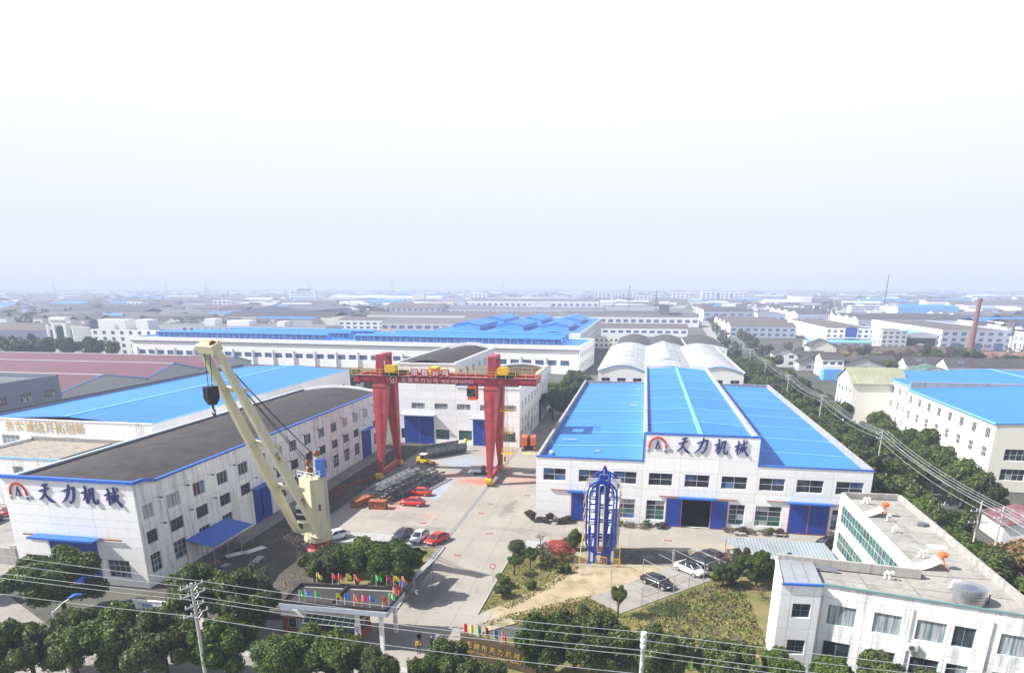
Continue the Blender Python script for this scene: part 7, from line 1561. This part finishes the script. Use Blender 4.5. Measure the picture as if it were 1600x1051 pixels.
for k in range(n): a0, a1 = math.pi * k / n, math.pi * (k + 1) / n; q.add([(8.75, -.6, 12.5), (8.75 + 2.95 * math.cos(a0), -.6, 12.5 + 2.95 * math.sin(a0)), (8.75 + 2.95 * math.cos(a1), -.6, 12.5 + 2.95 * math.sin(a1))], [(0, 1, 2)])
t.part('arched_window', q, M['glass_green'])
t = bld('office_building', 'white four-storey office with square rooftop boxes left of the long factory', 'building', -300, 339, 44, 18, 14.5, 'white', 'flat', 'tile_roof', front=[wrow(44, z, 1.9, 2.2, 8, 2, 2, 'frame', 'glass_blue') for z in (1.5, 5, 8.5, 11.8)])
for a, c, d_ in ((2, 12, 8), (15, 19, 8), (26, 33, 9)): t.part('roof_box', MB().box((a, 4, 14), (c, 4 + d_, 19.5)), M['white'])
t = bld('workshop', 'long grey three-storey block with rooftop sheds behind the office', 'building', -373, 470, 150, 26, 9.5, 'grey_wall', 'flat', 'grey_roof', front=[wrow(150, 5.8, 1.8, 2.4, 26, 2, 1, 'frame_dark', 'glass_blue'), wrow(150, 2, 1.8, 2.4, 26, 2, 1, 'frame_dark', 'glass_blue')])
for a, c, hh in ((52, 60, 5), (70, 88, 4), (110, 116, 3.5)): t.part('roof_shed', MB().box((a, 4, 9), (c, 14, 9 + hh)), M['white'])
bld('factory', 'large blue-grey factory with broad shallow gable behind the blue monitors', 'factory', -381, 622, 72, 95, 15, 'slate', 'gabley', 'grey_roof', rise=4.2, front=[wrow(72, 3, 3, 4, 9, 3, 2, 'frame', 'glass_blue'), wrow(72, 8, 2.4, 4, 9, 3, 1, 'frame', 'glass_blue')], right=[wrow(95, 3, 3, 4, 10, 3, 2, 'frame', 'glass_blue'), wrow(95, 9, 2.4, 4, 10, 3, 1, 'frame', 'glass_blue')])
bld('building', 'white two-storey workshop right of the large blue-grey factory', 'building', -268, 590, 50, 34, 8.4, 'white', 'gablex', 'brown_roof', rise=2.4, front=[wrow(50, 4.6, 2, 3.6, 8, 2, 1, 'frame', 'glass_blue'), wrow(50, 1.2, 2, 3.6, 8, 2, 1, 'frame', 'glass_blue')])
t = bld('tower_block', 'white banded tower block with flat lookout roof near the horizon', 'building', -735, 1387, 58, 40, 27, 'white', 'flat', 'grey_roof', front=[wrow(58, 3 + 5 * k, 2.2, 52, 1, 10, 1, 'frame', 'glass_blue') for k in range(5)]); t.part('lookout', MB().box((14, 8, 26.5), (36, 28, 32)).box((8, 2, 32), (42, 32, 33.5)), M['white'])
t = bld('building', 'pale block with orange tinted wall in the middle far distance', 'building', -350, 1050, 62, 30, 14.5, 'cream', 'flat', 'brown_roof', front=[wrow(62, 8, 3, 4, 6, 2, 1, 'frame', 'glass_blue')]); t.part('wing', MB().box((62, 6, 0), (92, 28, 10)).box((64, 10, 10), (78, 20, 16)), M['blue_grey']); t.part('annex', MB().box((-12, -14, 0), (12, -.5, 9)), M['white'])
t = bld('workshop', 'warehouse with curved white roof strips near the left horizon', 'workshop', -760, 1090, 300, 60, 8, 'white', 'arch', 'pale_roof', bays=5, rise=4, front=[wrow(300, 3, 2.2, 5, 22, 1, 1, 'frame', 'glass_blue')])
for k, (x, y, w, h) in enumerate(((-560, 700, 90, 9), (-470, 820, 110, 9), (-640, 860, 130, 10), (-380, 980, 160, 8), (-520, 1180, 140, 10), (-900, 1200, 220, 9), (-420, 1280, 150, 11))):
    bld('workshop', f'{["pale","grey","long pale","long grey","white","low white","far white"][k]} workshop on the left plain, {["nearest","second nearest","third nearest","fourth nearest","fifth nearest","sixth nearest","farthest"][k]} of its group', 'workshop', x, y, w, 40, h, ['white', 'grey_wall'][k % 2], ['gablex', 'arch'][k % 3 == 1], ['grey_roof', 'pale_roof', 'brown_roof'][k % 3], front=[wrow(w, h * .45, 2, 4, int(w / 8), 1, 1, 'frame', 'glass_blue')], rise=3, bays=1 if k % 3 != 1 else 4, group='workshops on the left plain')
# maroon roofed warehouses on the left
for lb, x0, y0, w, d, he, rs_ in (('maroon roofed warehouse with grey gable, nearest of the three on the left', -330, 169, 165, 38, 7.4, 3.4), ('maroon roofed warehouse with grey gable, middle of the three on the left', -350, 208, 185, 28, 7.6, 3.2), ('maroon roofed warehouse, farthest of the three on the left', -380, 237, 222, 24, 7.8, 3.0)):
    t = bld('warehouse', lb, 'warehouse', x0, y0, w, d, he, 'grey_wall', 'gablex', 'maroon_roof', rise=rs_, over=.3, side='grey_wall'); t.part('ridge_cap', MB().box((-.3, d / 2 - .5, he + rs_ - .12), (w + .3, d / 2 + .5, he + rs_ + .1)), M['pale_roof'])
    b = MB(); b.bar((w + .32, -.3, he - .04), (w + .32, d / 2, he + rs_ + .05), .12, .35).bar((w + .32, d / 2, he + rs_ + .05), (w + .32, d + .3, he - .04), .12, .35); t.part('verge', b, M['light_blue'])
t = bld('building', 'blue-grey rendered factory building at the left edge before the maroon roofs', 'building', -235, 144, 74, 23, 13.4, 'slate', 'flat', 'grey_roof', front=[wrow(71, 6.2, 2.4, 5, 6, 4, 2, 'frame', 'glass', True), wrow(71, 1.4, 2.6, 5, 6, 4, 2, 'frame', 'glass', True)], right=[wrow(23, 7.6, 2.4, 3.6, 3, 4, 2, 'frame', 'glass', True)], par=.9)
# right: cream factory with blue roofs
for lb, x0, y0, w, d, h, nf in (('cream three-storey factory block with bright blue roof at the right edge', 65.1, 139, 62, 46, 12.9, 8), ('farther half of the cream factory with bright blue roof', 66.6, 187, 60, 30, 13.2, 6)):
    t = bld('factory', lb, 'factory', x0, y0, w, d, h, 'cream', 'gabley', 'blue_roof', rise=1.6, side='white_clean', front=[wrow(w, z, 2.2, 4.2, 7, 4, 2, 'frame', 'glass', True) for z in (2.2, 6.0)] if y0 < 150 else [], left=[wrow(d, z, 2.0, 2.3, nf, 4, 2 if z < 9 else 1, 'white_paint', 'glass', False) for z in (2.2, 6.0, 9.6)], over=.15)
    t.part('ridge_cap', MB().box((w / 2 - .35, -.15, h + 1.5), (w / 2 + .35, d + .15, h + 1.68)), M['blue_lap'])
    t.part('eaves_gutter', MB().box((-.4, -.2, h - .2), (-.17, d + .2, h + .12)), M['blue_lap'])
    if y0 < 150:
        door(t, 14, 19, -.03, 5.2, leaves=2, frame='blue_trim'); canopy(t, 13.4, 19.6, 0, 5.3, 1.2, 'light_blue'); t.part('door_rail', MB().box((8, -.2, 5.4), (13.4, -.08, 5.5)), M['rust']); t.part('valley_wall', MB().box((.5, d - .2, h), (w, d + .4, h + 1.7)), M['conc_wall'])
bld('shed', 'small shed with dark red roof below the blue factory door', 'shed', 54.8, 108.5, 10, 7, 3.1, 'white', 'gabley', 'red_roof', rise=1.3, over=.4)
bld('apartment_building', 'narrow cream five-storey block with olive hipped roof behind the trees', 'building', 56.5, 200, 13.5, 15, 12.2, 'cream', 'gablex', 'olive_roof', rise=3.4, over=.5, side='white_clean', left=[wrow(15, z, 1.6, 2.2, 4, 2, 1, 'frame', 'glass_blue', False) for z in (1.4, 5, 8.8)])
# village houses
VH = 'village houses on the right'
for k, (lb, x, y, w, d, h, rf, rm, rise, wall, rows, nw_) in enumerate((
    ('white gabled house nearest the far bend of the road', 62, 352, 11, 9, 6.2, 'gabley', 'tile_roof', 2.6, 'white_clean', 2, 2),
    ('white lower wing with blue shutters beside the first gabled house', 73.5, 354, 12, 8, 5.4, 'gablex', 'tile_roof', 2.0, 'white_clean', 2, 4),
    ('tall cream gabled house with one small window', 83, 376, 13, 11, 8.2, 'gabley', 'tile_roof', 3.4, 'cream', 1, 1),
    ('white house with balcony and dark roof behind the blue kiosk', 76, 318, 9, 12, 7.6, 'gablex', 'tile_roof', 2.2, 'white_clean', 2, 3),
    ('grey gabled house with white verge right of the balcony house', 86, 322, 16, 14, 5.0, 'gabley', 'tile_roof', 3.0, 'grey_wall', 1, 2),
    ('dark gabled hut low among the trees', 71, 338, 9, 8, 4.0, 'gabley', 'tile_roof', 2.2, 'grey_wall', 1, 1),
    ('low dark roofed cottage in the bare thicket', 98, 345, 16, 9, 4.2, 'gablex', 'tile_roof', 2.2, 'grey_wall', 1, 3),
    ('long white bungalow with solar panels on its dark roof', 112, 325, 26, 10, 5.2, 'gablex', 'tile_roof', 2.6, 'white_clean', 1, 5),
    ('long white two-storey house with blue framed windows', 117, 296, 30, 11, 7.4, 'gablex', 'tile_roof', 2.8, 'white_clean', 2, 7),
    ('brownish gabled barn at the right end of the long white house', 149, 299, 14, 12, 6, 'gabley', 'tile_roof', 2.6, 'grey_wall', 1, 2),
    ('green roofed shed peeping over the blue factory roof', 100, 282, 16, 12, 6.0, 'gabley', 'green_roof', 2.6, 'white_clean', 1, 2),
    ('larger green roofed shed near the right edge', 126, 262, 26, 14, 6, 'gablex', 'green_roof', 3.0, 'grey_wall', 1, 3),
    ('dark roofed house at the right edge behind the green shed', 152, 280, 18, 12, 6, 'gablex', 'tile_roof', 2.6, 'white_clean', 2, 3))):
    t = bld('house', lb, 'house', x, y, w, d, h, wall, rf, rm, rise=rise, over=.45, group=VH, front=[wrow(w, 1 + (h / rows) * j, 1.5, min(2.2, w / nw_ * .6), nw_, 2, 1, 'frame', 'glass_blue', False) for j in range(rows)], left=[wrow(d, h - 2.4, 1.3, 1.2, 1, 1, 1, 'frame', 'glass', False)])
    if k in (7, 8): t.part('solar_panel', MB().add([(4, 1.0, h + .9), (6.5, 1.0, h + .9), (6.5, 2.6, h + 2.0), (4, 2.6, h + 2.0), (4, 1.0, h + .8), (6.5, 1.0, h + .8), (6.5, 2.6, h + 1.9), (4, 2.6, h + 1.9)], [(0, 1, 2, 3), (7, 6, 5, 4), (0, 4, 5, 1)]), M['stainless'])
    if k == 3: t.part('balcony', MB().box((0, -1.4, 3.4), (9, -.005, 3.6)).box((0, -1.4, 3.6), (9, -1.3, 4.5)), M['white_paint'])
    if k == 8: t.part('balcony', MB().box((2, -1.2, 3.5), (28, -.005, 3.7)).box((2, -1.2, 3.7), (28, -1.1, 4.4)), M['white_paint'])
t = bld('kiosk', 'bright blue sheet metal shed beside the balcony house', 'shed', 74, 304, 8.5, 6, 4.2, 'white', 'flat', 'blue_roof', par=.1)
t.part('cladding', MB().box((-.06, -.06, 0), (8.56, -.008, 4.25)).box((-.06, -.008, 0), (-.008, 6, 4.25)), M['light_blue'])
# right background factories
def lit(d, z, h, n): return wrow(d, z, h, 2.4, n, 1, 1, 'frame', 'glass_blue')
for (lb, x, y, w, d, h, roof, rm, wall, nf, rows, nl, bays) in (
    ('workshop with shade-toned grey front and sun-toned white end wall and brown roofs along the road', 64.3, 555, 47.5, 130, 8.2, 'gablex', 'brown_roof', 'blue_grey', 9, 2, 0, 4),
    ('workshop with shade-toned blue-grey front farther up the road, left of the small pale gable', 63, 800, 53, 120, 11, 'gablex', 'tile_roof', 'blue_grey', 6, 2, 0, 3),
    ('small warehouse with pale end wall behind the road workshops', 124.7, 833, 30, 70, 8, 'flat', 'brown_roof', 'blue_grey', 4, 1, 0, 1),
    ('dark roofed warehouse with a long bright side wall', 165.6, 826, 36, 185, 8, 'gablex', 'tile_roof', 'blue_grey', 5, 1, 14, 4),
    ('white factory with wavy roof and deep blue entrance panel', 120.7, 504, 31, 135, 10.4, 'flat', 'pale_roof', 'white', 8, 3, 16, 1),
    ('grey four-storey staff block in front of the big white factory', 144.6, 468, 14.5, 20, 11.4, 'flat', 'grey_roof', 'grey_wall', 4, 4, 4, 1),
    ('big white factory with long bright side wall behind the brick chimney', 179.7, 472, 40, 140, 11.6, 'flat', 'brown_roof', 'blue_grey', 8, 3, 20, 1),
    ('white three-storey block at the right edge behind the chimney', 220, 460, 60, 40, 11.3, 'flat', 'tile_roof', 'white', 14, 3, 6, 1),
    ('long dark roofed hall above the wavy white factory', 193, 697, 130, 110, 8, 'gablex', 'tile_roof', 'blue_grey', 14, 1, 10, 4),
    ('pale hall with light roof strips far right', 300, 760, 170, 80, 9, 'gablex', 'grey_roof', 'white', 18, 1, 0, 3),
    ('white banded office behind the dark roofed halls', 265, 1000, 38, 16, 13, 'flat', 'grey_roof', 'white', 1, 4, 0, 1),
    ('brown roofed far factory right of the chimney', 420, 900, 150, 60, 14, 'flat', 'brown_roof', 'blue_grey', 16, 2, 0, 1),
    ('far blue roofed factory left of the chimney', 310, 960, 70, 60, 12, 'gablex', 'blue_roof_x', 'light_blue', 8, 1, 0, 2),
    ('tan church-like block with a short tower far right', 420, 1180, 60, 30, 15, 'gablex', 'brown_roof', 'cream', 7, 2, 0, 1),
    ('far pale grey slab building at the right edge', 610, 1000, 90, 30, 16, 'flat', 'grey_roof', 'grey_wall', 12, 2, 0, 1),
    ('white workshop with small square windows before the far blue roof', 330, 700, 90, 30, 10, 'flat', 'grey_roof', 'white', 14, 2, 0, 1)):
    fr_ = [wrow(w, 1.2 + (h - 1) / rows * j, min(2.4, (h - 1) / rows * .55), (w / nf) * (.55 if nf > 1 else .9), nf, 3 if nf < 9 else 2, 1, 'frame', 'glass_blue') for j in range(rows)]
    t = bld('factory' if d > 45 else 'building', lb, 'factory' if d > 45 else 'building', x, y, w, d, h, wall, roof, rm, rise=2.6, bays=bays, front=fr_, left=[lit(d, h * .55, h * .2, nl), lit(d, h * .2, h * .2, nl)] if nl else [], side='white_clean' if wall != 'grey_wall' else 'cream', group=None)  # sunlit sides coloured paler, shaded fronts bluish grey, painted into the walls
    if lb.startswith('white factory with wavy'):
        t.part('entrance_panel', MB().box((12, -.7, 0), (19, -.01, 10.8)), M['door_blue']); t.part('porch_roof', MB().box((-2, -9, 4.2), (26, -.72, 4.5)), M['pale_roof'])
        for k in range(7): t.part('porch_post', MB().box((-1.5 + 4.4 * k, -8.8, 0), (-1.2 + 4.4 * k, -8.5, 4.2)), M['white_paint'])
        q = MB()
        for i in range(16): a, c = i / 16, (i + 1) / 16; q.quad((.2 + 30.6 * a, .5, 10.1 + .9 * math.sin(a * 9.4) ** 2), (.2 + 30.6 * c, .5, 10.1 + .9 * math.sin(c * 9.4) ** 2), (.2 + 30.6 * c, 134, 10.1 + .9 * math.sin(c * 9.4) ** 2), (.2 + 30.6 * a, 134, 10.1 + .9 * math.sin(a * 9.4) ** 2))
        t.part('wavy_roof', q, M['brown_roof'])
    if lb.startswith('big white factory'):
        for k in range(3): t.part('entrance_recess', MB().box((6 + 12 * k, -.1, 0), (11 + 12 * k, -.01, 4.0)), M['glass_blue'])
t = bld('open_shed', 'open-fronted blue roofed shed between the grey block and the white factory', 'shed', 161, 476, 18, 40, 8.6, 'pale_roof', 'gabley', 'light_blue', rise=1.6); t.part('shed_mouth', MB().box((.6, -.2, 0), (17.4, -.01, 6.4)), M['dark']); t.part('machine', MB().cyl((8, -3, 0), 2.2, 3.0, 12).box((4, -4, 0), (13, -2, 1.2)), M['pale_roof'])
bld('canopy_shed', 'long shed with pale blue roof in front of the road workshops', 'shed', 100, 462, 38, 10, 4.2, 'blue_grey', 'gablex', 'light_blue', rise=1.0, front=[wrow(38, .6, 2.6, 4.6, 6, 1, 1, 'frame_dark', 'glass_blue')])
t = Thing('brick_wall', 'long low yellowish boundary wall along the waste ground', 'wall', (140, 448, 0)); t.part('wall', MB().box((100, 448, 0), (186, 448.6, 3.2)), M['tan_roof']); t.part('coping', MB().box((99.9, 447.9, 3.2), (186.1, 448.7, 3.4)), M['conc_wall'])
sheet('waste_ground', [(96, 404), (230, 392), (260, 450), (100, 449)], -.05, 'heath'); sheet('red_earth', [(170, 440), (236, 428), (240, 458), (175, 460)], -.02, 'rubble')
sheet('road', [(37.6, 60), (46.6, 60), (45.2, 90), (44.6, 240), (46, 330), (60, 640), (100, 1300), (90, 1300), (52, 640), (40, 330), (37.6, 240)], -.06, 'asphalt')
t = Thing('brick_chimney', 'tall tapering red brick chimney standing alone on the right', 'chimney', (193.3, 463, 0))
t.part('shaft', MB().tube([(193.3, 463, 0), (193.3, 463, 28.6)], [1.9, 1.05], 20), M['chimney']); t.part('cap', MB().tube([(193.3, 463, 28.6), (193.3, 463, 30.2)], [1.25, 1.25], 20), M['rust']); t.part('band', MB().tube([(193.3, 463, 9), (193.3, 463, 9.6)], [1.70, 1.68], 20), M['rust'])
t = Thing('chimney_stack', 'slimmer dark-topped steel stack right of the brick chimney', 'chimney', (212, 458, 0)); t.part('shaft', MB().tube([(212, 458, 0), (212, 458, 9)], .75, 12), M['white_paint']); t.part('top', MB().tube([(212, 458, 9), (212, 458, 19)], .7, 12), M['frame_dark'])
t = Thing('steel_stack_pile', 'heap of yellow steel frames on the red earth by the chimney', 'steel frames', (232, 447, 0))
for k in range(7): t.part('frame', MB().box((221 + 3.3 * k, 446, 0), (223.6 + 3.3 * k, 448.5, .4)).box((221 + 3.3 * k, 446, .4), (221.5 + 3.3 * k, 448.5, 1.8)).box((223.1 + 3.3 * k, 446, .4), (223.6 + 3.3 * k, 448.5, 1.5 + .4 * (k % 2))), M['yellow'])
# masts and pylons
def mast(x, y, h, label, w=2.0, arms=(), grp=None):
    t = Thing('lattice_mast', label, 'mast', (x, y, 0), 0, grp); b = MB(); n = 8
    for i, j in ((-1, -1), (1, -1), (1, 1), (-1, 1)): b.tube([(x + i * w, y + j * w, 0), (x + i * w * .15, y + j * w * .15, h)], .14 + h * .002, 4)
    for k in range(n):
        f, g_ = k / n, (k + 1) / n; a = w * (1 - .85 * f); c = w * (1 - .85 * g_)
        b.tube([(x - a, y - a, h * f), (x + c, y - c, h * g_)], .1 + h * .001, 4); b.tube([(x + a, y - a, h * f), (x - c, y - c, h * g_)], .1 + h * .001, 4)
    t.part('lattice', b, M['steel'])
    for z, hw in arms: t.part('arm', MB().bar((x - hw, y, z), (x + hw, y, z), .5, .5).bar((x - hw, y, z), (x, y, z + hw * .35), .25).bar((x + hw, y, z), (x, y, z + hw * .35), .25), M['steel'])
mast(10, 695, 33, 'slim mast with cross arms left of the water platform', 1.2, [(24, 2.5), (29, 2)]); mast(-18, 800, 38, 'slim pale radio mast above the long workshops', 1.3)
t = Thing('water_platform', 'flat-topped platform tower beside the slim mast', 'tower', (16, 698, 0)); t.part('tower', MB().box((13, 696, 0), (23, 704, 19)), M['tan_roof']); t.part('platform', MB().box((8, 694, 19), (26, 706, 20.2)), M['frame_dark'])
mast(330, 1080, 54, 'very tall thin tower near the right horizon', 1.0); mast(590, 1220, 60, 'thin tower on the right horizon beyond the chimney', 1.2); mast(168, 700, 26, 'dark stack-like mast above the wavy factory', 1.0)
for k, (x, y) in enumerate(((-1000, 1500), (-1250, 1700), (-820, 1650), (-640, 1750), (-1500, 1600), (-420, 2100))): mast(x * 1.25, y * 1.25, 52, 'power pylon fading in the haze on the left horizon', 5, [(40, 9), (50, 7), (57, 5)], 'pylons on the left horizon')
# scattered town out to the horizon
def lowbld(key, wall, rm, w, d, h, gable):
    b = MB(); b.box((0, 0, 0), (w, d, h), 0)
    if gable: b.add([(-.3, -.3, h), (w + .3, -.3, h), (w + .3, d / 2, h + gable), (-.3, d / 2, h + gable), (w + .3, d + .3, h), (-.3, d + .3, h)], [(0, 1, 2, 3), (3, 2, 4, 5)], 1); b.add([(0, 0, h), (0, d, h), (0, d / 2, h + gable), (w, 0, h), (w, d, h), (w, d / 2, h + gable)], [(0, 2, 1), (3, 4, 5)], 0)
    else: b.box((.2, .2, h), (w - .2, d - .2, h + .2), 1)
    n = max(2, int(w / 6))
    for j in range(max(1, int(h / 4))):
        for k in range(n): b.box((w * (k + .2) / n, -.08, 1.2 + 3.6 * j), (w * (k + .8) / n, -.02, 3.2 + 3.6 * j), 2)
    return b.mesh(key, [M[wall], M[rm], M['glass_blue']])
FAR = [(lowbld('building', 'white', 'pale_roof', 46, 24, 8, 3), 'pale long shed in the far town'), (lowbld('building', 'grey_wall', 'brown_roof', 60, 30, 8, 4), 'brown roofed workshop in the far town'), (lowbld('building', 'white', 'tile_roof', 13, 10, 7, 3), 'small white gabled house in the far town'), (lowbld('building', 'cream', 'tile_roof', 11, 9, 6.5, 2.8), 'small cream gabled house in the far town'),
       (lowbld('building', 'white', 'grey_roof', 26, 14, 16, 0), 'pale block of flats in the far town'), (lowbld('building', 'blue_grey', 'blue_roof_x', 54, 34, 9, 3), 'blue roofed shed in the far town'), (lowbld('building', 'white', 'grey_roof', 70, 26, 9, 0), 'long flat-roofed factory in the far town')]
HG_ = []
def far_at(k, x, y, s=1., rz=0.):
    me, lb = FAR[k]; o = link('building', me, None, Matrix.Translation((x, y, 0)) @ Matrix.Rotation(rz, 4, 'Z') @ Matrix.Scale(s, 4)); tag(o, lb, 'building', ['pale sheds', 'brown workshops', 'white gabled houses', 'cream gabled houses', 'blocks of flats', 'blue sheds', 'flat factories'][k] + ' of the far town'); return o
for k in range(46):   # white village right of the road
    far_at(rnd.choice([2, 2, 3]), rnd.uniform(70, 330), rnd.uniform(985, 1220), rnd.uniform(.9, 1.3), rnd.choice([0, 0, R(90)]))
for k in range(26): far_at(rnd.choice([2, 3, 3]), rnd.uniform(-420, -300), rnd.uniform(500, 610), rnd.uniform(.9, 1.2), rnd.choice([0, R(90)]))
for k in range(190):
    y = 850 + 2600 * rnd.random() ** 1.3; x = rnd.uniform(-1.1, .53) * y
    if -320 < x < 70 and y < 1300: continue
    if 50 < x < 400 and y < 980: continue
    far_at(rnd.choices(range(7), (4, 4, 3, 3, 1.2, 1.5, 4))[0], x, y, rnd.uniform(.8, 1.5), R(rnd.uniform(-6, 6)))
for (x, y, s) in ((-130, 1850, 1.5), (-95, 1850, 1.3), (-60, 1860, 1.4), (60, 1700, 1.5), (130, 1750, 1.6), (165, 1750, 1.4), (195, 1750, 1.5), (-20, 1500, 1.2)): far_at(4, x, y, s)
FT = [crown_mesh('tree', 120 + k, 220, .26, 'leaf_far', 8, 1.2, .55) for k in range(3)]
for k in range(90):
    y = 480 + 700 * rnd.random(); x = rnd.uniform(-1.1, .54) * y
    if (-300 < x < 60 and y < 1250) or (55 < x < 330 and y < 960): continue
    s = rnd.uniform(5, 10); o = link('tree', rnd.choice(FT), None, Matrix.Translation((x, y, s * .45)) @ Matrix.Rotation(rnd.uniform(0, 6), 4, 'Z') @ Matrix.Diagonal((s * rnd.uniform(1, 2.0), s, s * .8, 1)))
    tag(o, 'hazy clump of trees out on the plain', 'tree', 'far trees on the plain')
# past what one can pick apart: the town and woods towards the horizon, each one mass
fb = MB()
for k in range(2100):
    y = 1150 + 4300 * rnd.random() ** 1.25; x = rnd.uniform(-1.12, .54) * y
    if k >= 1700:
        y = rnd.uniform(560, 1250); x = rnd.choice([rnd.uniform(-1.12, -.56), rnd.uniform(-1.12, -.5), rnd.uniform(.42, .54)]) * y
    if rnd.random() < .45: w, d, h, g_ = rnd.uniform(30, 110), rnd.uniform(20, 45), rnd.uniform(6, 11), rnd.uniform(0, 4)
    elif rnd.random() < .97 or k >= 1700: w, d, h, g_ = rnd.uniform(9, 24), rnd.uniform(8, 12), rnd.uniform(6, 9), 3
    else: w, d, h, g_ = rnd.uniform(20, 40), 14, rnd.uniform(14, 24), 0
    m = rnd.choice([0, 0, 1, 4]); rm_ = rnd.choice([2, 2, 3, 3, 2, 5] if k < 1700 else [2, 3, 3]) if rnd.random() < .93 else 6
    fb.box((x, y, 0), (x + w, y + d, h), m)
    if g_ > .5: fb.add([(x, y - .3, h), (x + w, y - .3, h), (x + w, y + d / 2, h + g_), (x, y + d / 2, h + g_), (x + w, y + d, h), (x, y + d, h)], [(0, 1, 2, 3), (3, 2, 4, 5)], rm_)
    else: fb.box((x + .4, y + .4, h), (x + w - .4, y + d - .4, h + .4), rm_)
o = link('far_town', fb.mesh('far_town', [M['white'], M['grey_wall'], M['brown_roof'], M['tile_roof'], M['cream'], M['pale_roof'], M['blue_roof_x']])); o['kind'] = 'stuff'; o['label'] = 'hazy spread of low roofs and houses towards the horizon'; o['category'] = 'town'
gq = np.random.default_rng(77); n_ = 1500; yy = 620 + 4500 * gq.random(n_) ** 1.45; xx = gq.uniform(-1.12, .54, n_) * yy
bad = ((xx > -320) & (xx < 70) & (yy < 1300)) | ((xx > 50) & (xx < 380) & (yy < 985)); xx = xx[~bad]; yy = yy[~bad]; n_ = len(xx)
src = FT[0]; vs_ = np.empty(len(src.vertices) * 3); src.vertices.foreach_get('co', vs_); vs_ = vs_.reshape(-1, 3)[:4 * 110]
sc_ = gq.uniform(4, 10, n_) * (1 + yy / 5000)
V_ = vs_[None] * np.stack([sc_ * gq.uniform(1.2, 3.5, n_), sc_, sc_ * .75], 1)[:, None, :] + np.stack([xx, yy, sc_ * .4], 1)[:, None, :]
me = bpy.data.meshes.new('far_woods'); me.from_pydata(V_.reshape(-1, 3).tolist(), [], np.arange(len(V_.reshape(-1, 3))).reshape(-1, 4).tolist()); me.materials.append(M['leaf_far']); me.update()
o = link('far_woods', me); o['kind'] = 'stuff'; o['label'] = 'hazy belts of trees between the far roofs'; o['category'] = 'trees'

flush_people(); flush_text()
# ------------------------------------------------------------------ haze: pale even air around everything
hz = bpy.data.materials.new('haze_air'); hz.use_nodes = True; hn = hz.node_tree; hn.nodes.clear()
ho = hn.nodes.new('ShaderNodeOutputMaterial'); hv = hn.nodes.new('ShaderNodeVolumePrincipled')
hv.inputs['Color'].default_value = (.56, .63, .83, 1); hv.inputs['Density'].default_value = 0.00045; hv.inputs['Anisotropy'].default_value = 0.0
hn.links.new(hv.outputs[0], ho.inputs['Volume'])
h_o = link('haze', MB().box((-6400, -100, -1.2), (6400, 7900, 80)).mesh('haze', hz)); h_o['kind'] = 'stuff'; h_o['label'] = 'thin pale haze lying over the plain'; h_o['category'] = 'haze'
